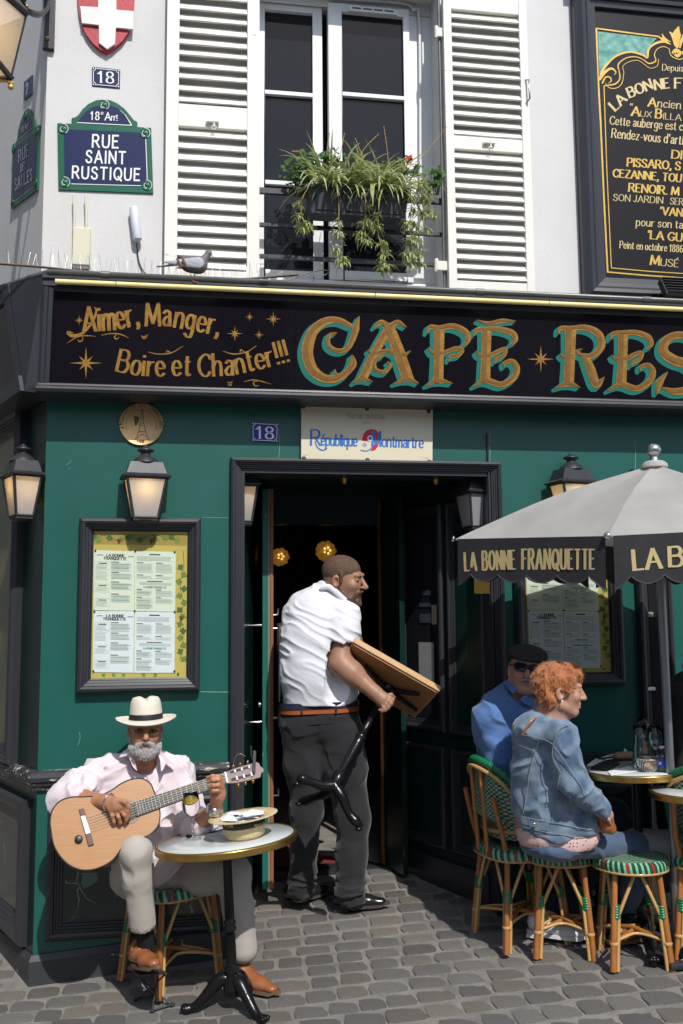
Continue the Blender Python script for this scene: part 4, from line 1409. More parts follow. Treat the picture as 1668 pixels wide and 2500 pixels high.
out = [(468, -300), (468, 0), (476, 90), (492, 165), (520, 225), (560, 278), (600, 310), (638, 331), (690, 300), (735, 262), (768, 215), (790, 150), (802, 70), (806, 0), (806, -300)]
plate(0, out, FA, FN, .028, M['shield_red'], 'red_field', sh)
cr = [(597, 283), (645, 320), (692, 289), (697, 200), (700, 193), (800, 202), (803, 96), (700, 88), (700, -300), (592, -300), (592, 72), (486, 67), (495, 166), (597, 178)]
plate(0, cr, FA, FN, .014, M['shield_white'], 'white_cross', sh, .0285)
an = thing('wifi_access_point', 'cream wall box with two upright antennas', 'antenna box', PY('a', 490, 1610))
a_, b_ = PY('a', 441, 1372), PY('a', 540, 1600)
q = MB()
q.box(a_.x, b_.x, -.035, -.004, b_.z, a_.z)
q.build('case', M['router_cream'], an, bevel=.005)
q = MB()
q.box(a_.x + .005, b_.x - .005, -.030, -.006, b_.z - .02, b_.z)
q.build('bracket', M['grey_pipe'], an)
for x in (446, 517):
 p0, p1 = PY('a', x + 2, 1375), PY('a', x - 2, 1185)
 q = MB()
 q.tube([(p0.x, -.028, p0.z - .01), (p0.x, -.03, p0.z + .06), (p1.x, -.032, p1.z)], [.0075, .0065, .005], 8)
 q.build('antenna', M['router_cream'], an)
sn = thing('cylinder_sensor', 'white cylinder hanging on the wall with its black cable', 'sensor', PY('a', 820, 1460))
p0, p1 = PY('a', 802, 1258), PY('a', 826, 1452)
ax = (p1 - p0)
q = MB()
q.lathe([(0, -.002), (.021, 0), (.0235, .006), (.0235, ax.length - .006), (.021, ax.length), (0, ax.length + .002)], p0 + Vector((0, -.035, 0)), ax, 18)
q.build('cylinder', M['sensor_white'], sn)
q = MB()
q.tube(catmull([PY('a', 818, 1455, -.03), PY('a', 822, 1500, -.012), PY('a', 830, 1560, -.008), PY('a', 850, 1610, -.01), PY('a', 872, 1640, -.03)], 5), .0035, 6)
q.build('cable', M['cable'], sn)
q = MB()
q.box(p0.x - .004, p0.x + .010, -.02, 0, p0.z - .06, p0.z - .03)
q.build('clip', M['sensor_white'], sn)
# ============================================================ history board
hb = thing('history_board', 'tall black framed board covered with gilt writing on the inn', 'board', PY('c', 950, 1925))
PH = lambda k, x, y: PY(k, x, y, -.06)
bx0, bz0 = PY('c', 948, 1928, -.09).x, PY('c', 948, 1928, -.09).z
bx1, bz1 = bx0 + 1.36, PY('c', 865, -20, -.09).z + .0
BPROF = scaled([(0, 0), (0, .05), (.01, .075), (.03, .09), (.05, .085), (.065, .07), (.085, .066), (.088, .05), (.12, .045), (.125, .03)], .135, .09)
bt = PY('c', 1500, 95, -.03).z + .02
bz1 = bt + .105
frame(Vector((0, 0, 0)), FU, FV, FN, (bx0, bx1, bz0, bz1), BPROF).build('frame', M['black_paint'], hb)
q = MB()
q.box(bx0 - .02, bx1 + .02, -.11, 0, bz1 + .002, bz1 + .05)
q.build('cornice', M['black_paint'], hb)
q = MB()
q.box(bx0 + .12, bx1 - .12, -.026, -.002, bz0 + .12, bz1 - .12)
material('board_black', (.012, .011, .013), .4, spec=.2)
q.build('panel', M['board_black'], hb)
FB = lambda x, y: PY('c', x, y, -.026)
ik = Ink(FB, FN, .0012)
ik.poly([(1012, 206), (1022, 485), (1055, 432), (1090, 392), (1130, 362), (1180, 342), (1232, 336)])
ik.poly([(1012, 206), (1232, 336), (1290, 348), (1332, 366), (1342, 312), (1396, 250)])
ik.build('painted_marble', M['teal_marble'], hb)
ik = Ink(FB, FN, .0022)
for pts, ws in (([(1002, 186), (1210, 214), (1412, 240)], 9), ([(1002, 186), (1012, 480), (1030, 800), (1052, 1300), (1076, 1776)], 11), ([(1076, 1772), (1300, 1792), (1620, 1815)], 9), ([(1052, 560), (1070, 1100), (1100, 1745)], 6), ([(1100, 1745), (1350, 1768), (1620, 1785)], 6)):
 ik.stroke(pts, ws)
for pts, ws in (([(1018, 530), (1040, 465), (1085, 405), (1140, 362), (1220, 340), (1300, 358), (1334, 376), (1342, 322), (1385, 285), (1440, 272), (1475, 288)], [6, 16, 14, 12, 12, 12, 12, 14, 14, 18, 4]),
    ([(1408, 242), (1440, 262), (1488, 292)], [6, 20, 3]), ([(1430, 222), (1444, 250), (1486, 275)], [5, 16, 3]),
    ([(1142, 448), (1150, 412), (1200, 378), (1260, 372), (1310, 392), (1345, 415), (1388, 398), (1380, 355), (1400, 320), (1440, 305), (1480, 322)], [8, 8, 7, 6, 6, 9, 9, 6, 5, 5, 3]),
    ([(1180, 470), (1176, 432), (1220, 402), (1275, 396), (1320, 425), (1355, 446), (1398, 430), (1408, 385)], [4] * 8),
    ([(1022, 520), (1060, 470), (1100, 448), (1128, 470), (1118, 490)], [18, 18, 14, 8, 3]), ([(1040, 545), (1062, 505), (1092, 505), (1098, 530), (1080, 545)], [10, 9, 8, 7, 3]),
    ([(1050, 560), (1090, 555), (1130, 545), (1155, 510), (1146, 440)], [5, 8, 9, 9, 5]), ([(1060, 540), (1085, 572), (1130, 575), (1168, 545), (1182, 470)], [3, 5, 5, 5, 4]),
    ([(1538, 172), (1525, 230), (1535, 310)], [4, 60, 6]), ([(1478, 208), (1500, 235), (1515, 290), (1530, 315)], [6, 22, 16, 8]), ([(1568, 225), (1555, 270), (1545, 315)], [6, 20, 10]), ([(1500, 352), (1520, 330), (1545, 345), (1530, 365), (1505, 350)], [24, 26, 24, 20, 12]), ([(1560, 350), (1590, 335), (1600, 355)], [22, 24, 16]), ([(1475, 320), (1490, 365), (1540, 388), (1568, 380)], [4, 6, 6, 5])):
 c = cm(pts)
 ik.stroke(c, wsmooth(ws, len(c)))
ik.build('gilt_border', M['gold_paint'], hb)
BOLD = dict(thick=.23, thin=.10, serif=.13, gap=.20, space=.4)
TXT = dict(thick=.13, thin=.06, serif=.08, gap=.2, space=.38)
board = [
 ('Depuis', [(1432, 458), (1568, 466)], 40, 135, TXT, 'pale_gold'), ('LA', [(1128, 722), (1205, 650)], 66, 100, BOLD, 'pale_gold'), ('BONNE', [(1222, 636), (1330, 592), (1482, 572)], 64, 268, BOLD, 'pale_gold'), ('F', [(1515, 574), (1570, 574)], 64, 46, BOLD, 'pale_gold'),
 ('A', [(1340, 692), (1392, 697)], 56, 50, BOLD, 'gold_paint'), ('ncien', [(1402, 697), (1568, 712)], 52, 150, TXT, 'pale_gold'), ('"', [(1218, 722), (1240, 724)], 48, 20, TXT, 'pale_gold'), ('A', [(1232, 752), (1284, 757)], 58, 50, BOLD, 'gold_paint'), ('UX', [(1290, 759), (1362, 765)], 36, 70, TXT, 'pale_gold'), ('B', [(1388, 768), (1430, 772)], 58, 38, BOLD, 'gold_paint'), ('ILLA', [(1438, 776), (1556, 786)], 40, 116, TXT, 'pale_gold'),
 ('Cette auberge est c', [(1090, 810), (1568, 852)], 54, 474, TXT, 'pale_gold'), ('Rendez-vous d\'arti', [(1102, 896), (1568, 942)], 58, 466, TXT, 'pale_gold'), ('DI', [(1494, 1030), (1560, 1036)], 52, 64, BOLD, 'gold_paint'),
 ('PISSARO, S', [(1204, 1082), (1552, 1108)], 52, 345, BOLD, 'gold_paint'), ('CEZANNE, TOU', [(1112, 1152), (1556, 1186)], 50, 444, BOLD, 'gold_paint'), ('RENOIR. M', [(1214, 1246), (1540, 1272)], 52, 325, BOLD, 'gold_paint'),
 ('SON JARDIN', [(1114, 1306), (1436, 1326)], 42, 322, TXT, 'pale_gold'), ('SER', [(1484, 1330), (1566, 1336)], 42, 82, TXT, 'pale_gold'), ('\'VAN', [(1418, 1398), (1562, 1410)], 50, 144, BOLD, 'gold_paint'), ('pour son ta', [(1262, 1470), (1566, 1488)], 50, 304, TXT, 'pale_gold'),
 ('\'LA GU', [(1338, 1554), (1560, 1572)], 52, 222, BOLD, 'gold_paint'), ('Peint en octobre 1886', [(1155, 1616), (1566, 1644)], 46, 410, TXT, 'pale_gold'), ('M', [(1356, 1722), (1414, 1727)], 60, 56, BOLD, 'gold_paint'), ('USÉ', [(1422, 1730), (1540, 1740)], 46, 116, TXT, 'pale_gold')]
for s, path, h_, fit, st, mt in board:
 ik = Ink(FB, FN, .0012)
 ik.text(s, path, h_, fit=fit, **st)
 ik.build('lettering', M[mt], hb)
fl = thing('floodlight', 'small black floodlight on a bracket below the gilt board', 'floodlight', PY('c', 1520, 1990, -.15))
c = PY('c', 1525, 1880, -.18)
q = MB()
Mx = Matrix.Translation(c) @ Matrix.Rotation(R(58), 4, 'X')
q.box(-.085, .085, -.065, .065, -.02, .02, Mx)
for i in range(6):
 q.box(-.08, .08, -.060 + i * .022, -.056 + i * .022, .02, .034, Mx)
q.build('housing', M['dark_metal'], fl, bevel=.004)
q = MB()
for sx in (-.075, .06):
 q.tube([c + Vector((sx, 0, 0)), c + Vector((sx, .02, -.06)), c + Vector((sx + .01, .07, -.09))], .006, 6)
q.tube([c + Vector((-.075, .07, -.09)), c + Vector((.07, .07, -.09))], .007, 6)
q.tube(catmull([c + Vector((-.05, 0, 0)), c + Vector((-.09, .03, -.03)), c + Vector((-.11, .07, -.085)), c + Vector((-.17, .09, -.11))], 5), .0035, 6)
q.build('bracket', M['cable'], fl)
# ============================================================ plaques and menu cases on the green wall
FF = lambda x, y: PY('f', x, y, 0)
rp = thing('round_plaque', 'round brass plaque engraved with a tower and a bunch of grapes', 'plaque', PY('f', 846, 318))
c0 = FF(846, 188)
rad = (FF(978, 191) - c0).length
q = MB()
q.lathe([(rad, 0), (rad, .010), (rad * .985, .013), (rad * .95, .011), (0, .012)], c0, FN, 48)
q.build('disc', M['plaque_brass'], rp)
ik = Ink(FF, FN, .0135)
ring_txt = 'ASSOCIATION DES SOMMELIERS'
for i, ch in enumerate(ring_txt):
 if ch == ' ':
  continue
 an = R(180 - 8 + 196 * i / (len(ring_txt) - 1))
 x, y = 846 + 108 * math.cos(an), 190 + 108 * math.sin(an)
 tx, ty = -math.sin(an), math.cos(an)
 ik.text(ch, [(x - tx * 4, y - ty * 4), (x + tx * 4, y + ty * 4)], 15, thick=.13, thin=.13, serif=0, fit=8)
ik.ring(846, 190, 90, 1.6, 40, R(160), R(380))
for sgn in (-1, 1):
 ik.stroke(cm([(852 + sgn * 3, 100), (852 + sgn * 8, 170), (852 + sgn * 20, 230), (852 + sgn * 44, 285)]), 3.2)
ik.stroke(cm([(820, 280), (835, 256), (852, 250), (870, 256), (884, 282)]), 2.2)
ik.stroke([(832, 232), (872, 234)], 3)
ik.stroke([(840, 186), (862, 187)], 2)
for (x, y) in ((806, 148), (816, 146), (827, 150), (808, 162), (819, 160), (829, 163), (812, 174), (822, 176), (814, 188)):
 ik.disc(x, y, 6.5, 10)
ik.text('PARIS', [(821, 296), (864, 297)], 15, thick=.2, thin=.2, serif=0, fit=43)
ik.disc(744, 211, 3, 8)
ik.disc(942, 216, 3, 8)
ik.build('engraving', M['brass_etch'], rp)
for x, y in ((717, 181), (975, 187)):
 q = MB()
 q.ball(FF(x, y) + FN * .012, .010, 10, 6)
 q.build('screw', M['brass'], rp)
cp = thing('republic_plaque', 'cream plaque with the blue words République de Montmartre over the door', 'plaque', PY('e', 313, 632))
FE = lambda x, y: PY('e', x, y, 0)
plate(0, [(56, 402), (55, 625), (571, 637), (573, 419)], FE, FN, .030, M['cream_plaque'], 'plate', cp)
FE2 = lambda x, y: PY('e', x, y, -.030)
ik = Ink(FE2, FN, .001)
ik.text('Siège Social', [(241, 455), (395, 460)], 17, thick=.10, thin=.06, serif=.08, fit=152, small=.78)
ik.text('DE LÀ', [(303, 476), (333, 477)], 7, thick=.12, thin=.1, serif=0, fit=30)
ik.build('small_print', M['print_black'], cp)
ik = Ink(FE2, FN, .001)
PB_ = dict(thick=.15, thin=.075, serif=.06, gap=.15)
ik.text('R', [(96, 562), (130, 563)], 60, fit=38, **PB_)
ik.stroke(cm([(112, 545), (120, 568), (140, 582), (160, 575)]), 5)
ik.text('épublique', [(137, 562), (280, 566)], 44, fit=142, **PB_)
ik.text('de', [(301, 566), (315, 567)], 16, thick=.1, thin=.07, serif=0, fit=14)
ik.text('M', [(338, 565), (372, 566)], 58, fit=34, **PB_)
ik.text('ontmartre', [(378, 568), (540, 573)], 44, fit=162, **PB_)
ik.stroke(cm([(292, 582), (320, 584), (345, 562), (350, 535)]), 4)
ik.disc(330, 535, 9, 12)
ik.build('blue_lettering', M['print_blue'], cp)
ik = Ink(FE2, FN, .0005)
ik.poly([(297, 545), (303, 520), (316, 504), (335, 498), (354, 502), (366, 516), (369, 540), (362, 566), (350, 582), (330, 586), (342, 570), (346, 552), (338, 545), (325, 548), (310, 546)])
ik.build('red_emblem', M['print_red'], cp)
ik = Ink(FE2, FN, .0018)
for i in range(8):
 an = i * math.pi / 4
 ik.disc(330 + 9 * math.cos(an), 535 + 9 * math.sin(an), 3.4, 8)
ik.build('white_rosette', M['white_enamel'], cp)
for x, y in ((66, 409), (318, 417), (562, 427), (68, 615), (320, 621), (565, 628)):
 q = MB()
 q.lathe([(.0, .006), (.009, .004), (.0125, 0)], FE2(x, y), FN, 14)
 q.build('screw', M['dark_metal'], cp)
ik = Ink(FE2, FN, .001)
for (x, y, sx, sy) in ((66, 600, 1, -1), (560, 612, -1, -1), (66, 428, 1, 1), (560, 445, -1, 1)):
 ik.stroke([(x, y), (x, y + sy * -18)], 1.2)
 ik.stroke([(x, y), (x + sx * 26, y)], 1.2)
 ik.ring(x + sx * 6, y - sy * 5, 4, 1, 8)
ik.build('corner_ornament', M['pale_gold'], cp)
def leaf_shape(ink, x, y, r_, an, w_=.7, lobes=5):
 pts = []
 for i in range(lobes * 2 + 1):
  t = i / (lobes * 2)
  a = an + (t - .5) * 2 * 2.3
  rr = r_ * (1 if i % 2 == 0 else .62) * (1 - .35 * abs(t - .5) * 2)
  pts.append((x + rr * math.cos(a), y + rr * math.sin(a) * 1))
 n = len(pts)
 for i in range(n - 1):
  ink.poly([(x - r_ * .3 * math.cos(an), y - r_ * .3 * math.sin(an)), pts[i], pts[i + 1]])
def menu_case(label):
 t = thing('menu_case', label, 'menu case', FF(828, 1795))
 o0, o1 = FF(458, 1792), FF(1203, 752)
 prof = scaled([(0, 0), (0, .020), (.008, .030), (.020, .034), (.030, .030), (.034, .022), (.044, .020), (.046, .014), (.056, .012), (.058, .005), (.066, .003)], .068, .062)
 fr = frame(Vector((0, 0, 0)), FU, FV, FN, (o0.x, o1.x, o0.z, o1.z), prof)
 fr.build('frame', M['black_paint'], t)
 q = MB()
 q.box(o0.x + .05, o1.x - .05, -.004, -.001, o0.z + .05, o1.z - .05)
 q.build('yellow_board', M['menu_yellow'], t)
 FM = lambda x, y: PY('f', x, y, -.004)
 ik = Ink(FM, FN, .0004)
 ik.poly([(545, 832), (545, 903), (1118, 912), (1118, 842)])
 ik.build('frame_shadow_band', M['menu_shade_band'], t)  # darker band paints the frame's shadow along the top of the board
 iv, id_ = Ink(FM, FN, .0012), Ink(FM, FN, .0012)
 for i, x in enumerate((560, 590, 660, 730, 770, 800, 835, 870, 930, 985, 1020, 1060)):
  leaf_shape(iv if i % 2 else id_, x, 866 + (i * 37 % 23) - 8, 30, R((i * 73) % 360))
 id_.stroke(cm([(550, 880), (620, 850), (700, 880), (770, 860), (840, 885), (910, 850), (990, 860), (1075, 875)]), 3)
 for i, y in enumerate(range(1040, 1600, 42)):
  leaf_shape(iv if (i * 7) % 3 else id_, 1085 + (14 if i % 2 else -10), y, 30, R(90 + (i * 67) % 160 - 80), lobes=3)
 id_.stroke(cm([(1095, 940), (1100, 1040), (1078, 1150), (1096, 1260), (1078, 1380), (1095, 1490), (1075, 1600)]), 3)
 for x in (620, 680, 740, 860, 930):
  leaf_shape(iv, x, 1688, 18, R(-90), lobes=3)
 for y in (1050, 1290, 1340):
  leaf_shape(iv, 546, y, 14, R(0), lobes=3)
 iv.build('painted_leaves', M['vine_green'], t)
 id_.build('painted_vine', M['vine_dark'], t)
 ig = Ink(FM, FN, .0016)
 for cx in (713, 906, 1085):
  for dx, dy in ((0, 0), (9, -2), (-8, -1), (4, 9), (-4, 10), (0, 18)):
   ig.disc(cx + dx, (878 if cx < 1000 else 1340) + dy, 5.5, 8)
 ig.build('painted_grapes', M['grape'], t)
 sheets = [((562, 938), (806, 946), (803, 1302), (560, 1298), 'paper_cream'), ((807, 942), (1052, 950), (1048, 1308), (805, 1302), 'paper_cream'),
              ((560, 1302), (803, 1304), (799, 1672), (556, 1668), 'paper_white'), ((806, 1306), (1048, 1310), (1044, 1672), (803, 1672), 'paper_white')]
 for si, (a, b, c, d, mt) in enumerate(sheets):
  q = MB()
  q.slab([FM(*p) + FN * .003 for p in (a, d, c, b)], -FN * .001)
  so = q.build('menu_sheet', M[mt], t)
  S_ = lambda u, v: (a[0] + (b[0] - a[0]) * u + (d[0] - a[0]) * v, a[1] + (b[1] - a[1]) * u + (d[1] - a[1]) * v)
  kb, kg, kn = Ink(FM, FN, .0036), Ink(FM, FN, .0036), Ink(FM, FN, .0036)
  L_ = lambda ink, u0, u1, v, w_: ink.stroke([S_(u0, v), S_(u1, v)], w_)
  r2 = random.Random(si * 11 + 3)
  if si in (0, 2):
   kb.text('LA BONNE', [S_(.32, .10), S_(.78, .10)], 16, thick=.28, thin=.12, serif=.14, fit=105)
   kb.text('FRANQUETTE', [S_(.26, .150), S_(.83, .150)], 16, thick=.28, thin=.12, serif=.14, fit=132)
   kb.stroke(cm([S_(.08, .085), S_(.15, .075), S_(.23, .082)]), 3)
   kb.stroke(cm([S_(.84, .085), S_(.9, .092), S_(.98, .09)]), 3)
   for bx in (.19, .56, .80):
    v = bx
    for (u0, u1, v0, v1) in ((.03, .40, v, v + .13),):
     for aa, bb in ((S_(u0, v0), S_(u1, v0)), (S_(u0, v1), S_(u1, v1)), (S_(u0, v0), S_(u0, v1)), (S_(u1, v0), S_(u1, v1))):
      kg.stroke([aa, bb], 1.2)
    L_(kb, .12, .32, v + .025, 5)
    for j in range(4):
     L_(kg, .06, .36 - r2.random() * .08, v + .05 + j * .02, 2.6)
   for j in range(7):
    L_(kg, .04, .38 - r2.random() * .1, .345 + j * .022, 2.6)
   for bl, (v0, n_) in enumerate(((.19, 9), (.36, 6), (.52, 7), (.72, 8))):
    L_(kb, .43, .62, v0, 4.5)
    for j in range(n_):
     L_(kn if j % 4 == 1 else kg, .43, .84 + r2.random() * .1, v0 + .022 + j * .0155, 2.6)
  else:
   L_(kb, .36, .62, .055, 7)
   for j in range(5):
    L_(kg, .05, .95 - r2.random() * .1, .09 + j * .016, 2.4)
   for (u0, u1) in ((.05, .46), (.52, .95)):
    for (v0, n_) in ((.195, 9), (.40, 3)):
     L_(kb, u0, u0 + .16, v0, 4)
     for j in range(n_):
      L_(kg, u0, u1 - r2.random() * .08, v0 + .02 + j * .0175, 2.5)
   L_(kb, .3, .68, .50, 4.5)
   for j in range(3):
    L_(kg, .12, .9, .52 + j * .017, 2.4)
   kn.text('LA BONNE FRANQUETTE', [S_(.22, .612), S_(.80, .612)], 11, thick=.25, thin=.12, serif=.12, fit=136)
   for (u0, u1) in ((.05, .46), (.52, .95)):
    for (v0, n_) in ((.64, 6), (.77, 11 if u0 < .3 else 5)):
     L_(kb, u0, u0 + .13, v0, 4)
     for j in range(n_):
      L_(kn if j % 5 == 2 else kg, u0, u1 - r2.random() * .1, v0 + .02 + j * .0165, 2.5)
  kb.build('printed_headings', M['print_black'], so)
  kg.build('printed_lines', M['print_grey'], so)
  kn.build('printed_lines', M['print_green'], so)
 for x, y in ((572, 942), (811, 945), (1046, 950), (566, 1307), (807, 1303), (1046, 1308), (560, 1662), (1044, 1662), (1066, 1678)):
  q = MB()
  q.ball(FM(x, y) + FN * .005, .0052, 8, 6)
  q.build('pin', M['dark_metal'], t)
 q = MB()
 q.box(o0.x + .055, o1.x - .055, -.0165, -.0145, o0.z + .055, o1.z - .055)
 q.build('glass_front', M['pane_clear'], t)
 return t
mc = menu_case('sunlit black framed menu case behind the guitarist')
p1, p2 = PY('f', 1048, 1670), PY('h', 1050, 1470)
mc2 = copy_tree(mc)
mc2.location = Vector(mc.location) + (p2 - p1)
mc2['label'] = 'shaded black framed menu case behind the parasol and the seated couple'
for o in (mc, mc2):
 o['group'] = 'menu cases on the green wall'
for k_, pts in (('e', ((803, 500), (803, 640))), ('e', ((1378, 545), (1378, 690))), ('f', ((1205, 1783), (1372, 1786))), ('f', ((1212, 742), (1372, 745))), ('i', ((1005, 60), (1158, 62))), ('D', ((640, 985), (640, 1052))), ('f', ((395, 430), (430, 400))), ('f', ((410, 455), (420, 440))), ('i', ((392, 330), (402, 300))), ('i', ((404, 300), (400, 262)))):
 ik = Ink(lambda x, y: PY(k_, x, y, 0), FN, .0008)
 ik.stroke([pts[0], ((pts[0][0] + pts[1][0]) / 2 + 2, (pts[0][1] + pts[1][1]) / 2 + 1), pts[1]], 2.2 if k_ != 'D' else 1)
 ik.build('paint_crack', M['print_green'], bld)
d0, d1 = PY('h', 1232, 226), PY('h', 1502, 1400)
sdz = ground_z(d0.x, 0)
fr = frame(Vector((0, 0, 0)), FU, FV, FN, (d0.x, d1.x, sdz - .1, d0.z), scaled(MOULD, .075, .05), open_bottom=True)
sd = fr.build('side_door', M['black_paint'], bld)
q = MB()
q.box(d0.x + .07, d1.x - .07, -.012, -.001, sdz - .1, d0.z - .07)
q.build('door_board', M['board_black'], sd)
q = MB()
a_, b_ = PY('h', 1325, 1120, -.014), PY('h', 1380, 1150, -.014)
q.box(a_.x, b_.x, -.016, -.012, b_.z, a_.z)
q.build('label_plate', M['sticker_pale'], sd)
q = MB()
a_ = PY('h', 1340, 1604, -.03)
q.tube([a_, a_ + Vector((.045, 0, 0))], .010, 8)
q.box(a_.x - .006, a_.x + .05, -.028, -.012, a_.z - .008, a_.z + .008)
q.build('bell_push', M['white_enamel'], sd)
x0, x1 = DX1 + .055, d0.x - .004
zd = PY('k', 420, 470).z
q = MB()
q.box(x0, x1, -.045, -.001, zd - .07, zd)
q.box(x0, x1, -.030, -.001, zd - .10, zd - .07)
q.build('dado_rail', M['black_paint'], bld, bevel=.006)
q = MB()
zz = ground_z((x0 + x1) / 2, 0)
q.box(x0, x1, -.03, -.001, zz - .3, zz + .12)
q.build('plinth', M['plinth_paint'], bld)
a_, b_ = PY('h', 362, 930), PY('h', 425, 1500)
q = MB()
q.box(a_.x, b_.x - .05, -.016, -.001, zd + .004, a_.z + .8)
q.build('pilaster_strip', M['black_paint'], bld)
fr = frame(Vector((0, 0, 0)), FU, FV, FN, (x0 + .06, x1 - .06, zz + .18, zd - .16), scaled(MOULD, .06, .03)).build('wainscot_panel', M['black_paint'], bld)
q = MB()
q.box(x0 + .115, x1 - .115, -.003, -.001, zz + .235, zd - .215)
q.build('panel', M['veined_panel'], fr)
a_, b_ = PY('h', 256, 955, -.02), PY('h', 355, 1003, -.02)
q = MB()
q.box(a_.x, b_.x, -.012, -.001, b_.z, a_.z + .04)
tag(q.build('small_brass_plate', M['brass'], None, (a_.x, 0, b_.z)), 'small brass plate on the wall below the parasol valance', 'plate')
def lantern(label, base, rz, lit, s=1.0):
 """base: the wall point at the middle of the glass; the lantern hangs in front along local -y"""
 t = thing('wall_lantern', label, 'wall lantern', base, 'tapered wall lanterns round the café')
 Mx = Matrix.Translation(base) @ Matrix.Rotation(rz, 4, 'Z') @ Matrix.Scale(s, 4)
 cy = -.088
 T = lambda x, y, z: Mx @ Vector((x, cy + .7 * y, z))
 zb, ztp = -.098, .098
 wb, wt = .060, .096
 ring = lambda w_, z: [T(-w_, -w_, z), T(w_, -w_, z), T(w_, w_, z), T(-w_, w_, z)]
 b, tp = ring(wb, zb), ring(wt, ztp)
 for i in range(4):
  k = (i + 1) % 4
  q = MB()
  e = .93
  ca, cb_ = (b[i] + b[k]) / 2, (tp[i] + tp[k]) / 2
  q.add([ca.lerp(b[i], e), ca.lerp(b[k], e), cb_.lerp(tp[k], e), cb_.lerp(tp[i], e)], [(0, 1, 2, 3)])
  q.build('glass_pane', M['frosted_glass'], t)
 q = MB()
 for i in range(4):
  q.tube([b[i], tp[i]], .0075 * s, 4)
  q.tube([b[i], b[(i + 1) % 4]], .007 * s, 4)
  q.tube([tp[i], tp[(i + 1) % 4]], .006 * s, 4)
 q.slab(ring(wb, zb - .004), (0, 0, -.012 * s))
 q.lathe([(.055 * s, 0), (.050 * s, -.010 * s), (.02 * s, -.016 * s)], T(0, 0, zb - .012), (0, 0, 1), 16)
 q.build('cage', M['dark_metal'], t)
 q = MB()
 r1, r2, r3, r4 = ring(.118, .100), ring(.121, .108), ring(.098, .120), ring(.078, .178)
 vs = r1 + r2 + r3 + r4
 fs = [(0, 1, 2, 3)[::-1]]
 for lv in range(3):
  for i in range(4):
   k = (i + 1) % 4
   fs.append((lv * 4 + i, lv * 4 + k, lv * 4 + 4 + k, lv * 4 + 4 + i))
 fs.append((12, 13, 14, 15))
 q.add(vs, fs)
 q.lathe([(.066 * s, .178 * s), (.058 * s, .196 * s), (.036 * s, .212 * s), (.024 * s, .222 * s), (.024 * s, .232 * s), (.040 * s, .238 * s), (.042 * s, .246 * s), (.022 * s, .254 * s), (.012 * s, .262 * s), (.012 * s, .268 * s), (0, .272 * s)], T(0, 0, 0), (0, 0, 1), 20)
 q.build('roof', M['dark_metal'], t)
 q = MB()
 q.slab([T(-.03, .122, -.02), T(.03, .122, -.02), T(.03, .122, .16), T(-.03, .122, .16)], Mx.to_3x3() @ Vector((0, -.02, 0)))
 q.tube([T(0, .12, .10), T(0, .05, .12)], .012 * s, 8)
 q.build('wall_bracket', M['dark_metal'], t)
 q = MB()
 q.ball(T(0, 0, .052), .020 * s, 10, 8)
 q.build('bulb', M['lamp_bulb' if lit else 'white_enamel'], t)
 return t
c1_ = PY('f', 858, 630, -.085)
lantern('lit lantern on the wall between round plaque and menu case', Vector((c1_.x - .005, 0, c1_.z)), R(9), True)
p = PY('h', 850, 420, -.085)
lantern('lantern on the green wall half hidden by the parasol', Vector((p.x, 0, p.z - .01)), R(12), True)
p = PS('n', 190, 2040, .088)
pw_ = p - SN * .088
lantern('lantern at the side street corner beside the painted window', pw_, math.atan2(SN.x * -1, SN.y) * 1 + R(180) if False else math.atan2(-SN.x, SN.y) + math.pi, True)
p = PY('g', 132, 345, .12)
lantern('lit lantern inside the doorway on its left jamb', Vector((p.x - .09, .16, p.z)), R(96), True, .95)
p = PY('g', 1432, 380, .10)
lantern('unlit lantern inside the doorway on its right jamb', Vector((p.x + .082, .16, p.z)), R(-80), False, .92)
for (x, y, r_, lab) in ((332, 645, .058, 'amber glass globe light glowing by the door edge'), (590, 612, .066, 'larger amber glass globe light above the waiter')):
 c = PY('g', x, y, 2.3)
 t = thing('globe_light', lab, 'ceiling light', c, 'amber globe lights inside the café')
 q = MB()
 for i in range(26):
  ph = math.acos(1 - 2 * (i + .5) / 26)
  an = i * 2.39996
  d = Vector((math.sin(ph) * math.cos(an), math.sin(ph) * math.sin(an), math.cos(ph)))
  q.ball(c + d * r_ * .9, r_ * .36, 8, 6)
 q.build('glass_beads', M['amber_globe'], t)
 q = MB()
 for i in range(5):
  an = i * 1.256
  q.ball(c + Vector((math.cos(an) * r_ * .35, -r_ * 1.12, math.sin(an) * r_ * .35)), r_ * .13, 8, 6)
 q.build('bulbs', M['amber_core'], t)
 q = MB()
 q.tube([c + Vector((0, 0, r_)), Vector((c.x, c.y, Z1r))], .006, 6)
 q.build('stem', M['brass'], t)
for (x, y, lab) in ((695, 190, 'small brass ceiling spot under the middle of the porch soffit'), (1210, 196, 'small brass ceiling spot near the right porch lantern')):
 c = onplane('g', x, y, (0, 0, 2.474), Vector((0, 0, 1)))
 q = MB()
 q.lathe([(.034, 0), (.034, -.004), (.018, -.012), (.016, -.030), (.010, -.042), (0, -.044)], c, (0, 0, 1), 16)
 tag(q.build('ceiling_spot', M['brass'], None, c), lab, 'ceiling spot', 'brass spots in the porch soffit')
q = MB()
ma, mb2 = PY('j', 282, 1020, 1.7), None
q.slab([(TL.x + .03, TY + .12, zfl), (TR.x - .03, TY + .12, zfl), (TR.x - .03, TY + 1.0, zfl), (TL.x + .03, TY + 1.0, zfl)], (0, 0, .012))
tag(q.build('door_mat', M['mat_red'], None, (.8, TY + .5, zfl)), 'dark red mat lying inside the doorway', 'mat')
cl = thing('street_lantern', 'large frosted street lantern with gilt knobs on its corner bracket', 'street lantern', PD('q', -60, 830, 4.35))
cA, cB = PD('q', 285, 175, 4.35), PD('q', 126, 830, 4.35)
ht = cA.z - cB.z
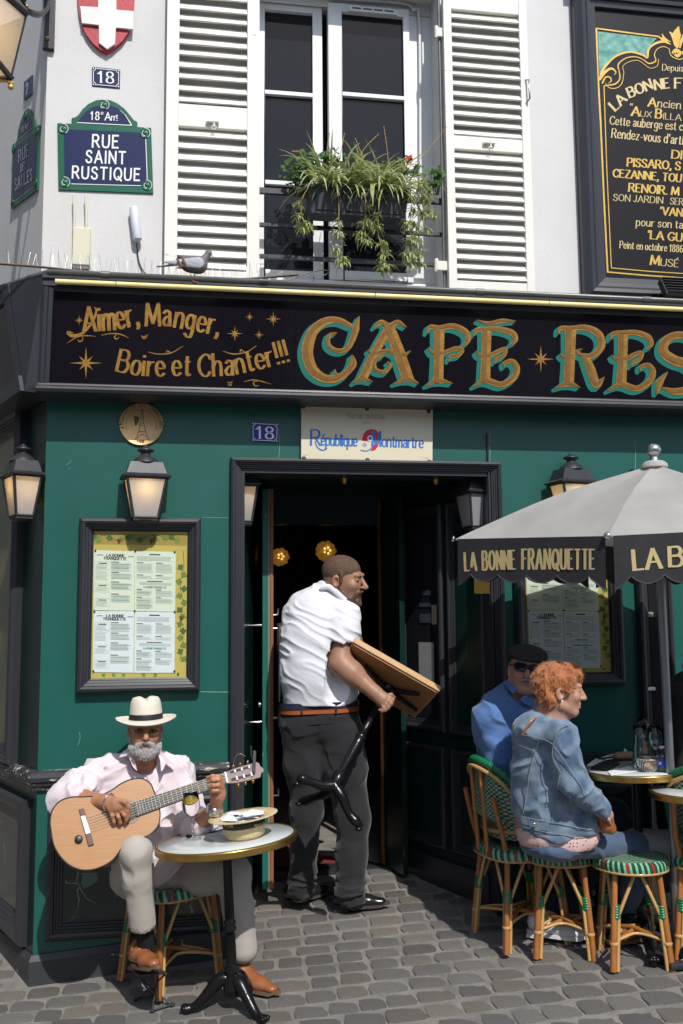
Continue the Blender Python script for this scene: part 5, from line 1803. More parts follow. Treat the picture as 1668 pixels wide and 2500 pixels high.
ctr = PD('q', -420, 500, 4.22)
cx, cyy = ctr.x, ctr.y
rt = (Vector((cA.x, cA.y, 0)) - Vector((cx, cyy, 0)))
rb_ = (Vector((cB.x, cB.y, 0)) - Vector((cx, cyy, 0)))
def ring4(v, z):
 return [Vector((cx, cyy, z)) + Matrix.Rotation(math.pi / 2 * i, 3, 'Z') @ v for i in range(4)]
tpr, btr = ring4(rt, cA.z), ring4(rb_, cB.z)
for i in range(4):
 k = (i + 1) % 4
 q = MB()
 q.add([btr[i], btr[k], tpr[k], tpr[i]], [(0, 1, 2, 3)])
 q.build('glass_pane', M['frosted_glass'], cl)
q = MB()
for i in range(4):
 q.tube([btr[i], tpr[i]], .006, 6)
 q.tube([btr[i] + Vector((0, 0, -.015)), btr[(i + 1) % 4] + Vector((0, 0, -.015))], .017, 4)
 q.tube([tpr[i] + Vector((0, 0, .012)), tpr[(i + 1) % 4] + Vector((0, 0, .012))], .020, 4)
top4 = ring4(rt * .35, cA.z + .22)
vs = [p + Vector((0, 0, .02)) for p in ring4(rt * 1.06, cA.z)] + top4
q.add(vs, [(0, 1, 5, 4), (1, 2, 6, 5), (2, 3, 7, 6), (3, 0, 4, 7), (4, 5, 6, 7)])
q.build('cage', M['dark_metal'], cl)
q = MB()
for i in range(4):
 q.lathe([(0, -.052), (.012, -.044), (.014, -.036), (.009, -.030), (.013, -.024), (.015, -.016), (.006, -.008), (.006, 0)], btr[i] + Vector((0, 0, -.02)), (0, 0, 1), 12)
 q.tube(catmull([btr[i] + Vector((0, 0, -.03)), btr[i].lerp(Vector((cx, cyy, btr[i].z)), .35) + Vector((0, 0, -.06)), Vector((cx, cyy, btr[i].z - .16))], 6), .006, 6)
q.build('gilt_knobs', M['gold_paint'], cl)
q = MB()
q.ball((cx, cyy, cA.z - .12), .045, 12, 8)
q.build('bulb', M['lamp_bulb'], cl)
q = MB()
pa, pb = PY('a', 300, 300, -.012), PY('a', 330, -60, -.012)
q.box(PY('a', 258, 250, -.01).x, PY('a', 326, 250, -.01).x, -.03, .0, pa.z, pb.z + 1.2)
q.tube(catmull([PD('q', 240, -40, 4.4), PD('q', 275, 60, 4.45), PD('q', 340, 135, 4.5), PD('q', 440, 160, 4.6), PD('q', 520, 100, 4.72), PD('q', 548, -20, 4.78)], 6), .007, 6, flat=(0, 1, 0), fs=2.2)
q.tube([PD('q', 545, -40, 4.78), PY('a', 290, -60, -.02)], .014, 6)
q.tube([PD('q', 255, 0, 4.42), PD('q', 300, -200, 4.5), PY('a', 290, -150, -.02)], .016, 6)
q.build('bracket', M['dark_metal'], cl)
q = MB()
q.ball(PD('q', 298, 74, 4.43), .010, 10, 8)
q.ball(PY('a', 283, 228, -.034), .012, 10, 6)
q.build('bolts', M['brass'], cl)
# ============================================================ ground and cobbles
gm = MB()
xs = sorted(set([-900, -60, -9] + [round(-4 + .4 * i, 2) for i in range(26)] + [9, 60, 900]))
ys = sorted(set([-900, -60, -9] + [round(-4.8 + .4 * i, 2) for i in range(16)] + [2.2, 9, 60, 900]))
vs = [(x, y, ground_z(x, y) - .0018) for y in ys for x in xs]
nx = len(xs)
fs = [(j * nx + i, j * nx + i + 1, (j + 1) * nx + i + 1, (j + 1) * nx + i) for j in range(len(ys) - 1) for i in range(nx - 1)]
gm.add(vs, fs, True)
street = tag(gm.build('street', M['mortar'], None, (0, 0, 0)), 'sloping cobbled street in front of the café', 'street', kind='structure')
def stone_mesh(w, d, seed):
 r_ = random.Random(seed)
 bm = bmesh.new()
 n, m = 5, 4
 grid = []
 for j in range(m + 1):
  row = []
  for i in range(n + 1):
   u, v = i / n * 2 - 1, j / m * 2 - 1
   ex = 1 - .08 * abs(v) ** 3 + r_.uniform(-.035, .03)
   ey = 1 - .08 * abs(u) ** 3 + r_.uniform(-.035, .03)
   edge = max(abs(u), abs(v))
   z = .0035 * (1 - edge ** 6) + r_.uniform(-.0016, .0016)
   if edge > .99:
    z = .0002
   row.append(bm.verts.new((u * ex * w / 2, v * ey * d / 2, z)))
  grid.append(row)
 for j in range(m):
  for i in range(n):
   bm.faces.new((grid[j][i], grid[j][i + 1], grid[j + 1][i + 1], grid[j + 1][i])).smooth = True
 rim0 = [grid[0][i] for i in range(n + 1)] + [grid[j][n] for j in range(1, m + 1)] + [grid[m][i] for i in range(n - 1, -1, -1)] + [grid[j][0] for j in range(m - 1, 0, -1)]
 rim = [bm.verts.new(v.co) for v in rim0]
 low = [bm.verts.new((v.co.x * 1.02, v.co.y * 1.02, -.03)) for v in rim]
 for i in range(len(rim)):
  k = (i + 1) % len(rim)
  bm.faces.new((rim[k], rim[i], low[i], low[k]))
 me = bpy.data.meshes.new('cobblestone')
 bm.to_mesh(me)
 bm.free()
 me.materials.append(M['stone_warm'] if seed % 5 == 0 else M['stone'])
 return me
def in_view(p, mrg=.02):
 v = Vector(p) - CAM_POS
 d = v.dot(CF)
 if d < .2:
  return None
 sx, sy = v.dot(CR) / d * F_SRC, -v.dot(CU) / d * F_SRC
 if abs(sx) < 834 * (1 + mrg) + 40 and -1250 < sy < 1250 + 90:
  return d
 return None
variants = [stone_mesh(1, 1, i) for i in range(16)]
cand = []
rs = random.Random(21)
y = -2.6
row = 0
tilt = R(-4)
while y < 1.05:
 dpt = rs.uniform(.10, .135)
 x = -2.2 + rs.uniform(0, .2)
 while x < 3.2:
  w_ = rs.uniform(.12, .20)
  cx_, cy_ = x + w_ / 2, y + dpt / 2
  wx = cx_ * math.cos(tilt) - cy_ * math.sin(tilt) + .035 * math.sin(y * 5 + x * 1.3)
  wy = cx_ * math.sin(tilt) + cy_ * math.cos(tilt) + .01 * math.sin(x * 3.1 + row)
  x += w_
  if wy > -.05 and (Vector((wx, wy, 0)) - CORNER).dot(SN) < .06 and not (JL.x < wx < JR.x - max(0, wy) * .45 + .02):
   continue
  if wy > TY - .04 and wx > XC:
   continue
  z = ground_z(wx, wy)
  d = in_view((wx, wy, z), .05)
  if d is None and not (-1.6 < wx < 2.4 and -2.0 < wy < .9):
   continue
  cand.append((d if d else 99, wx, wy, z, w_, dpt))
 y += dpt
 row += 1
cand.sort()
NEAR, FAR = cand[:298], cand[298:]
far_bm = bmesh.new()
slope_e = Matrix(((1, 0, 0), (0, 1, 0), (.079, .10, 1))).to_4x4()
for idx, (d, wx, wy, z, w_, dpt) in enumerate(NEAR + FAR):
 near_porch = smooth01((wy + .75) / .8)
 gap = .008 + .010 * near_porch
 lift = rs.uniform(-.0010, .0014) - .0008 + .0025 * near_porch
 Mx = Matrix.Translation((wx, wy, z + lift)) @ slope_e @ Matrix.Rotation(tilt + rs.uniform(-.05, .05), 4, 'Z') @ Matrix.Diagonal((w_ - gap, dpt - gap, 1, 1))
 me = variants[rs.randrange(16)]
 if idx < len(NEAR):
  o = bpy.data.objects.new('cobblestone', me)
  COL.objects.link(o)
  o.parent = street
  o.matrix_local = Mx
 else:
  tmp = me.copy()
  tmp.transform(Mx)
  far_bm.from_mesh(tmp)
  bpy.data.meshes.remove(tmp)
if len(FAR):
 me = bpy.data.meshes.new('cobblestones')
 far_bm.to_mesh(me)
 me.materials.append(M['stone'])
 o = bpy.data.objects.new('cobblestones', me)
 COL.objects.link(o)
 o.parent = street
 o['kind'] = 'stuff'
far_bm.free()
ob = thing('unseen_opposite_house', 'unseen house added across the street to dim the sky light', 'building', (0, -11, 0))  # added out of view to cut low sky light and fill reflections
q = MB()
q.box(-14, 16, -19, -11, -3, 4.4)
q.build('wall', M['stucco'], ob)
q = MB()
q.add([(-14.2, -10.8, 4.4), (16.2, -10.8, 4.4), (16.2, -19.2, 4.4), (-14.2, -19.2, 4.4), (-14, -15, 6.9), (16, -15, 6.9)], [(0, 1, 5, 4), (3, 4, 5, 2), (0, 4, 3), (1, 2, 5)])
q.build('roof', material('slate', (.09, .095, .11), .7), ob)
for i in range(9):
 for z in (.2, 3.0):
  q = MB()
  q.box(-12 + i * 3.1, -10.9 + i * 3.1, -10.98, -10.94, z, z + 1.9)
  q.build('window', M['window_glass'], ob)
o2 = thing('unseen_side_house', 'unseen house added across the side street to block sky light', 'building', (-5.4, 0, 0))  # added out of view so the side wall gets less sky
q = MB()
q.box(-11, -5.4, -5, 14, -3, 9)
q.build('wall', material('grey_render', (.30, .29, .27), .9), o2)
# ============================================================ soft bodies: blended volumes turned into one skin
_LAT = np.random.RandomState(5).rand(32, 32, 32).astype(np.float32)
def vnoise(P):
 """smooth value noise, P (..., 3)"""
 i = np.floor(P).astype(np.int32)
 f = (P - i).astype(np.float32)
 f = f * f * (3 - 2 * f)
 i &= 31
 j = (i + 1) & 31
 x0, y0, z0 = i[..., 0], i[..., 1], i[..., 2]
 x1, y1, z1 = j[..., 0], j[..., 1], j[..., 2]
 fx, fy, fz = f[..., 0], f[..., 1], f[..., 2]
 c00 = _LAT[x0, y0, z0] * (1 - fx) + _LAT[x1, y0, z0] * fx
 c10 = _LAT[x0, y1, z0] * (1 - fx) + _LAT[x1, y1, z0] * fx
 c01 = _LAT[x0, y0, z1] * (1 - fx) + _LAT[x1, y0, z1] * fx
 c11 = _LAT[x0, y1, z1] * (1 - fx) + _LAT[x1, y1, z1] * fx
 return (c00 * (1 - fy) + c10 * fy) * (1 - fz) + (c01 * (1 - fy) + c11 * fy) * fz
class Soft:
 def __init__(self, k=0.03, fr=None, rs=1.0):
  self.pr = []
  self.rs = rs
  self.k = k
  self.fr = fr
 def _w(self, p):
  p = Vector(p)
  return self.fr @ p if self.fr else p
 def cap(self, a, b, r1, r2=None, flat=None, s=1.0, k=None, op='+'):
  a, b = self._w(a), self._w(b)
  r1, r2 = r1 * self.rs, (r1 if r2 is None else r2) * self.rs
  n = None
  if flat is not None:
   n = Vector(flat).normalized()
   if self.fr:
    n = (self.fr.to_3x3() @ n).normalized()
  self.pr.append(('c', a, b, r1, r2, n, s, self.k if k is None else k, op))
  return self
 def chain(self, pts, rs, k=None, flat=None, s=1.0):
  for i in range(len(pts) - 1):
   self.cap(pts[i], pts[i + 1], rs[i], rs[i + 1], flat, s, k)
  return self
 def ell(self, c, r, rot=None, k=None, op='+'):
  c = self._w(c)
  r = tuple(v * self.rs for v in r)
  m = rot.to_3x3() if rot is not None else Matrix.Identity(3)
  if self.fr:
   m = self.fr.to_3x3().normalized() @ m
  self.pr.append(('e', c, m, r, None, None, None, self.k if k is None else k, op))
  return self
 def _bbox(self, p, pad):
  if p[0] == 'c':
   _, a, b, r1, r2, n, s = p[:7]
   r = max(r1, r2)
   lo = np.minimum(a, b) - r - pad
   hi = np.maximum(a, b) + r + pad
  else:
   r = max(p[3])
   lo = np.array(p[1]) - r - pad
   hi = np.array(p[1]) + r + pad
  return np.array(lo), np.array(hi)
 def field(self, vox, disp=None):
  lo = np.array([1e9] * 3)
  hi = -lo
  for p in self.pr:
   if p[8] == '+':
    a, b = self._bbox(p, 2.5 * vox + .012)
    lo, hi = np.minimum(lo, a), np.maximum(hi, b)
  n = np.ceil((hi - lo) / vox).astype(int) + 1
  D = np.full(n, .2, np.float32)
  ax = [lo[i] + np.arange(n[i]) * vox for i in range(3)]
  for p in self.pr:
   k = p[7]
   a, b = self._bbox(p, max(k, .02) + 2 * vox)
   i0 = np.maximum(0, np.floor((a - lo) / vox).astype(int))
   i1 = np.minimum(n, np.ceil((b - lo) / vox).astype(int) + 1)
   if (i1 <= i0).any():
    continue
   sl = tuple(slice(i0[i], i1[i]) for i in range(3))
   X = np.stack(np.meshgrid(*[ax[i][sl[i]] for i in range(3)], indexing='ij'), -1).astype(np.float32)
   if p[0] == 'c':
    _, A, B, r1, r2, nn, s = p[:7]
    A_, B_ = np.array(A, np.float32), np.array(B, np.float32)
    Q = X - A_
    ab = B_ - A_
    L2 = float(ab @ ab) + 1e-12
    t = np.clip(Q @ ab / L2, 0, 1)
    dv = Q - t[..., None] * ab
    if nn is not None:
     nv = np.array(nn, np.float32)
     dv = dv + (dv @ nv)[..., None] * nv * (s - 1)
    d = np.sqrt((dv ** 2).sum(-1)) - (r1 + t * (r2 - r1))
   else:
    Mi = np.array(p[2].inverted(), np.float32)
    Q = (X - np.array(p[1], np.float32)) @ Mi.T
    r = np.array(p[3], np.float32)
    k0 = np.sqrt(((Q / r) ** 2).sum(-1))
    k1 = np.sqrt(((Q / r ** 2) ** 2).sum(-1)) + 1e-9
    d = k0 * (k0 - 1) / k1
    d = np.where(k0 < 1e-3, -r.min(), d)
   cur = D[sl]
   if p[8] == '+':
    h = np.maximum(k - np.abs(cur - d), 0) / max(k, 1e-6)
    D[sl] = np.minimum(cur, d) - h * h * k * .25
   else:
    h = np.maximum(k - np.abs(-cur - d), 0) / max(k, 1e-6)
    D[sl] = np.maximum(cur, -d) + h * h * k * .25
  if disp is not None:
   near = np.abs(D) < .03
   idx = np.argwhere(near)
   P = lo + idx * vox
   D[near] += disp(P.astype(np.float32)).astype(np.float32)
  return D, lo
 def mesh(self, vox=.005, disp=None):
  D, lo = self.field(vox, disp)
  S = D < 0
  c = np.zeros(tuple(s - 1 for s in S.shape), np.int8)
  for dx in (0, 1):
   for dy in (0, 1):
    for dz in (0, 1):
     c += S[dx:dx + c.shape[0], dy:dy + c.shape[1], dz:dz + c.shape[2]]
  act = (c > 0) & (c < 8)
  ids = np.full(c.shape, -1, np.int64)
  cells = np.argwhere(act)
  ids[act] = np.arange(len(cells))
  acc = np.zeros((len(cells), 3))
  cnt = np.zeros(len(cells))
  cor = [(0, 0, 0), (1, 0, 0), (0, 1, 0), (1, 1, 0), (0, 0, 1), (1, 0, 1), (0, 1, 1), (1, 1, 1)]
  val = [D[cells[:, 0] + a, cells[:, 1] + b, cells[:, 2] + e] for a, b, e in cor]
  for i in range(8):
   for ax_ in range(3):
    j = i | (1 << ax_)
    if j == i:
     continue
    a, b = val[i], val[j]
    m = (a < 0) != (b < 0)
    t = np.where(m, a / np.where(m, a - b, 1), 0)
    p = np.array(cor[i])[None, :] + np.zeros((len(cells), 3))
    p[:, ax_] += t
    acc[m] += p[m]
    cnt[m] += 1
  V = lo + (cells + acc / np.maximum(cnt, 1)[:, None]) * vox
  F = []
  for ax_ in range(3):
   sl0 = [slice(None)] * 3
   sl1 = [slice(None)] * 3
   sl0[ax_] = slice(0, -1)
   sl1[ax_] = slice(1, None)
   a, b = S[tuple(sl0)], S[tuple(sl1)]
   e = np.argwhere(a != b)
   u, v = [q for q in range(3) if q != ax_]
   ok = (e[:, u] > 0) & (e[:, v] > 0) & (e[:, u] < c.shape[u]) & (e[:, v] < c.shape[v])
   e = e[ok]
   q = []
   for du, dv_ in ((-1, -1), (0, -1), (0, 0), (-1, 0)):
    w = e.copy()
    w[:, u] += du
    w[:, v] += dv_
    q.append(ids[w[:, 0], w[:, 1], w[:, 2]])
   q = np.stack(q, 1)
   flip = a[e[:, 0], e[:, 1], e[:, 2]]
   if ax_ == 1:
    flip = ~flip
   q[~flip] = q[~flip][:, ::-1]
   F.append(q)
  F = np.concatenate(F)
  F = F[(F >= 0).all(1)]
  return V, F
 def build(self, name, mat, parent=None, vox=.005, disp=None, loc=None, tints=None, base=None):
  V, F = self.mesh(vox, disp)
  bs = BASE[parent.name] if parent is not None else Vector(loc)
  me = bpy.data.meshes.new(name)
  W = V - np.array(bs)
  me.vertices.add(len(V))
  me.vertices.foreach_set('co', W.astype(np.float32).ravel())
  me.loops.add(F.size)
  me.loops.foreach_set('vertex_index', F.astype(np.int32).ravel())
  me.polygons.add(len(F))
  me.polygons.foreach_set('loop_start', np.arange(0, F.size, 4, dtype=np.int32))
  me.polygons.foreach_set('loop_total', np.full(len(F), 4, np.int32))
  me.polygons.foreach_set('use_smooth', np.ones(len(F), bool))
  me.update(calc_edges=True)
  me.validate()
  if tints is not None:
   c = np.tile(np.array(base, np.float32), (len(V), 1))
   for (p, r, col, st) in tints:
    d = np.sqrt(((V - np.array(p)) ** 2 if not isinstance(r, tuple) else ((V - np.array(p)) / np.array(r)) ** 2).sum(1))
    w = np.clip(1.35 - d / (r if not isinstance(r, tuple) else 1.0) * 1.0, 0, 1) if isinstance(r, tuple) else np.clip(1.6 - d / r, 0, 1)
    w = (np.clip(w, 0, 1) * st)[:, None]
    c = c * (1 - w) + np.array(col, np.float32) * w
   at = me.color_attributes.new('tint', 'FLOAT_COLOR', 'POINT')
   at.data.foreach_set('color', np.concatenate([c, np.ones((len(V), 1))], 1).astype(np.float32).ravel())
  o = bpy.data.objects.new(name, me)
  COL.objects.link(o)
  me.materials.append(mat)
  if parent is not None:
   o.parent = parent
  else:
   o.location = bs
  BASE[o.name] = Vector(bs)
  return o
def skin_mat(name, col):
 m = material(name, col, .48, col2=[c * .85 for c in col], nscale=30, bump=.12, bscale=160)
 t = m.node_tree
 b = t.nodes['Principled BSDF']
 b.inputs['Subsurface Weight'].default_value = .08
 b.inputs['Subsurface Radius'].default_value = (.02, .008, .004)
 at = t.nodes.new('ShaderNodeAttribute')
 at.attribute_name = 'tint'
 src_ = b.inputs['Base Color'].links[0].from_socket
 mx = t.nodes.new('ShaderNodeMix')
 mx.data_type = 'RGBA'
 mx.blend_type = 'MULTIPLY'
 mx.inputs[0].default_value = 1
 t.links.new(at.outputs['Color'], mx.inputs[6])
 nz = t.nodes.new('ShaderNodeTexNoise')
 nz.inputs['Scale'].default_value = 24
 nz.inputs['Detail'].default_value = 5
 rp = t.nodes.new('ShaderNodeMapRange')
 rp.inputs['To Min'].default_value = .80
 rp.inputs['To Max'].default_value = 1.15
 t.links.new(nz.outputs['Fac'], rp.inputs['Value'])
 cc = t.nodes.new('ShaderNodeCombineColor')
 for i in range(3):
  t.links.new(rp.outputs[0], cc.inputs[i])
 t.links.new(cc.outputs[0], mx.inputs[7])
 t.links.new(mx.outputs[2], b.inputs['Base Color'])
 return m
def strands(parent, mat, n, L_, r_, comb, drop=.0, keep=None, seed=1):
 """short hairs standing off a surface, combed along a direction"""
 me = parent.data
 b = BASE[parent.name]
 rr = random.Random(seed)
 q = MB()
 nv = len(me.vertices)
 for _ in range(n):
  v = me.vertices[rr.randrange(nv)]
  p = v.co + b
  if keep and not keep(p):
   continue
  nr = v.normal
  d = Vector(comb(p)) + Vector((rr.gauss(0, .35), rr.gauss(0, .35), rr.gauss(0, .35)))
  d = (d - nr * d.dot(nr) * .7).normalized()
  l = L_ * rr.uniform(.5, 1.2)
  q.tube([p - nr * .002, p + nr * l * .25 + d * l * .4, p + nr * l * .22 + d * l + Vector((0, 0, -drop * l))], [r_, r_, r_ * .3], 3, cap=False)
 o = q.build('strands', mat, parent)
 o['kind'] = 'stuff'
def folds(scale, amp, rot=None, ridged=True, fine=.25, seed=0.0, mask=None):
 """cloth folds: ridges of noise stretched along a direction"""
 S_ = np.array(scale, np.float32)
 Rm = np.array(rot.to_3x3(), np.float32) if rot is not None else np.eye(3, dtype=np.float32)
 def f(P):
  Q = (P @ Rm.T) * S_ + seed + 64
  wob = np.stack([vnoise(P * 9 + 70 + seed), vnoise(P * 9 + 80 + seed), vnoise(P * 9 + 90 + seed)], -1)
  Q = Q + wob * 1.2
  n = vnoise(Q)
  if ridged:
   n = 1 - np.abs(2 * n - 1)
   n = n * n
  n2 = vnoise(Q * 2.7 + 11)
  a = amp
  if mask is not None:
   a = amp * mask(P)
  return -(n - .35) * a - (n2 - .5) * a * fine
 return f
def headframe(c, face, up=(0, 0, 1), roll=0.0):
 """local x = to the head's left-hand side seen from in front (image right when it faces us), y = where the face looks, z = up"""
 y = Vector(face).normalized()
 z = Vector(up)
 z = (z - y * z.dot(y)).normalized()
 x = y.cross(z)
 m = Matrix(((x.x, y.x, z.x, c[0]), (x.y, y.y, z.y, c[1]), (x.z, y.z, z.z, c[2]), (0, 0, 0, 1)))
 return m @ Matrix.Rotation(roll, 4, 'Y')
def add_head(s, H, sc=1.0, nose=1.0, jaw=1.0, mouth_open=0.0):
 f0, s.fr = s.fr, H @ Matrix.Scale(sc, 4)
 q = lambda r: tuple(a * sc for a in r) if isinstance(r, tuple) else r * sc
 s.ell((0, -.014, .036), q((.074, .094, .082)), k=.02)
 s.ell((0, .030, -.026), q((.060 * jaw, .062, .078)), k=.03 * sc)
 s.ell((0, .058, -.088), q((.027 * jaw, .026, .020)), k=.02 * sc)
 for g_ in (-1, 1):
  s.cap((g_ * .050 * jaw, .0, -.060), (g_ * .014, .058, -.090), .016 * sc, .014 * sc, k=.025 * sc)
  s.ell((g_ * .036, .064, -.018), q((.022, .020, .020)), k=.02 * sc)
  s.ell((g_ * .077, -.012, -.004), q((.009, .020, .032)), k=.006)
  s.ell((g_ * .081, -.006, -.002), q((.008, .010, .018)), k=.004, op='-')
 s.cap((-.034, .082, .030), (.034, .082, .030), .012 * sc, k=.014 * sc)
 for g_ in (-1, 1):
  s.ell((g_ * .031, .098, .012), q((.017, .013, .011)), k=.010 * sc, op='-')
  s.ell((g_ * .031, .079, .011), q((.014, .0125, .0105)), k=.004 * sc)
 s.cap((0, .088, .022), (0, .088 + .022 * nose, -.024), .0085 * sc, .0125 * sc, k=.010 * sc)
 for g_ in (-1, 1):
  s.ell((g_ * .011, .095 + .006 * nose, -.027), q((.008, .010, .007)), k=.006 * sc)
 s.cap((-.020, .086, -.050), (.020, .086, -.050), .0065 * sc, k=.006 * sc)
 s.cap((-.017, .085, -.064), (.017, .085, -.064), .0075 * sc, k=.006 * sc)
 s.cap((-.020, .099, -.057), (.020, .099, -.057), (.0045 + mouth_open) * sc, k=.003, op='-')
 s.fr = f0
def head_tints(H, sc, lip, extra=()):
 T = H @ Matrix.Scale(sc, 4)
 W = lambda p: tuple(T @ Vector(p))
 out_ = [(W((x, .094, -.057)), .009 * sc, lip, .7) for x in (-.016, -.006, .006, .016)]
 out_ += [(W((g_ * .034, .088, -.018)), .022 * sc, extra[0] if extra else lip, .22) for g_ in (-1, 1)]
 return out_
material('eye_white', (.42, .39, .36), .3)
material('iris_dark', (.025, .015, .010), .1)
material('brow_dark', (.035, .022, .015), .8)
def eyes(H, sc, parent, lids, look=(0, 0)):
 T = H @ Matrix.Scale(sc, 4)
 q, w_ = MB(), MB()
 for g_ in (-1, 1):
  c = T @ Vector((g_ * .031, .0820, .0105))
  w_.ball(c, .0092 * sc, 10, 8)
  q.ball(T @ Vector((g_ * .031 + look[0] * .004, .0868, .0100 + look[1] * .004)), .0058 * sc, 8, 6)
 e = w_.build('eyes', M['eye_white'], parent)
 q.build('irises', M['iris_dark'], e)
# ------------------------------------------------------------ rattan
def weave_mat(name, au, av, cell=.0125, dark=(.006, .06, .028), mint=(.20, .46, .30), red=(.42, .025, .02)):
 m = bpy.data.materials.new(name)
 m.use_nodes = True
 t = m.node_tree
 L = t.links.new
 b = t.nodes['Principled BSDF']
 b.inputs['Roughness'].default_value = .28
 b.inputs['Coat Weight'].default_value = .2
 tc = t.nodes.new('ShaderNodeTexCoord')
 sx = t.nodes.new('ShaderNodeSeparateXYZ')
 L(tc.outputs['Object'], sx.inputs[0])
 def mth(op, a, b_=None, v=None):
  n = t.nodes.new('ShaderNodeMath')
  n.operation = op
  L(a, n.inputs[0])
  if b_ is not None:
   L(b_, n.inputs[1])
  if v is not None:
   n.inputs[1].default_value = v
  return n.outputs[0]
 u = mth('MULTIPLY', sx.outputs[au], v=1 / cell)
 v = mth('MULTIPLY', sx.outputs[av], v=1 / (cell * .8))
 u = mth('ADD', u, v=400.0)
 v = mth('ADD', v, v=400.0)
 fu, fv = mth('FLOOR', u), mth('FLOOR', v)
 par = mth('MODULO', mth('ADD', fu, fv), v=2.0)
 r1 = mth('LESS_THAN', mth('MODULO', mth('ADD', fu, mth('MULTIPLY', fv, v=3.0)), v=8.0), v=.5)
 ab = lambda s_: mth('ABSOLUTE', mth('SUBTRACT', mth('FRACT', s_), v=.5))
 eu, ev = ab(u), ab(v)
 edge = mth('MAXIMUM', eu, ev)
 mx = t.nodes.new('ShaderNodeMix')
 mx.data_type = 'RGBA'
 mx.inputs[6].default_value = (*dark, 1)
 mx.inputs[7].default_value = (*mint, 1)
 L(par, mx.inputs[0])
 m2 = t.nodes.new('ShaderNodeMix')
 m2.data_type = 'RGBA'
 m2.inputs[7].default_value = (*red, 1)
 L(r1, m2.inputs[0])
 L(mx.outputs[2], m2.inputs[6])
 m3 = t.nodes.new('ShaderNodeMix')
 m3.data_type = 'RGBA'
 m3.inputs[7].default_value = (.01, .03, .018, 1)
 L(mth('GREATER_THAN', edge, v=.45), m3.inputs[0])
 L(m2.outputs[2], m3.inputs[6])
 L(m3.outputs[2], b.inputs['Base Color'])
 bp = t.nodes.new('ShaderNodeBump')
 bp.inputs['Strength'].default_value = .9
 bp.inputs['Distance'].default_value = .003
 L(mth('SUBTRACT', mth('MULTIPLY', edge, v=-1.0), v=0.0), bp.inputs['Height'])
 L(bp.outputs[0], b.inputs['Normal'])
 M[name] = m
weave_mat('weave_flat', 0, 1)
weave_mat('weave_upright', 0, 2)
material('strand_mint', (.20, .46, .30), .3, coat=.2)
material('strand_dark', (.008, .075, .035), .3, coat=.2)
material('strand_red', (.42, .025, .02), .3, coat=.2)
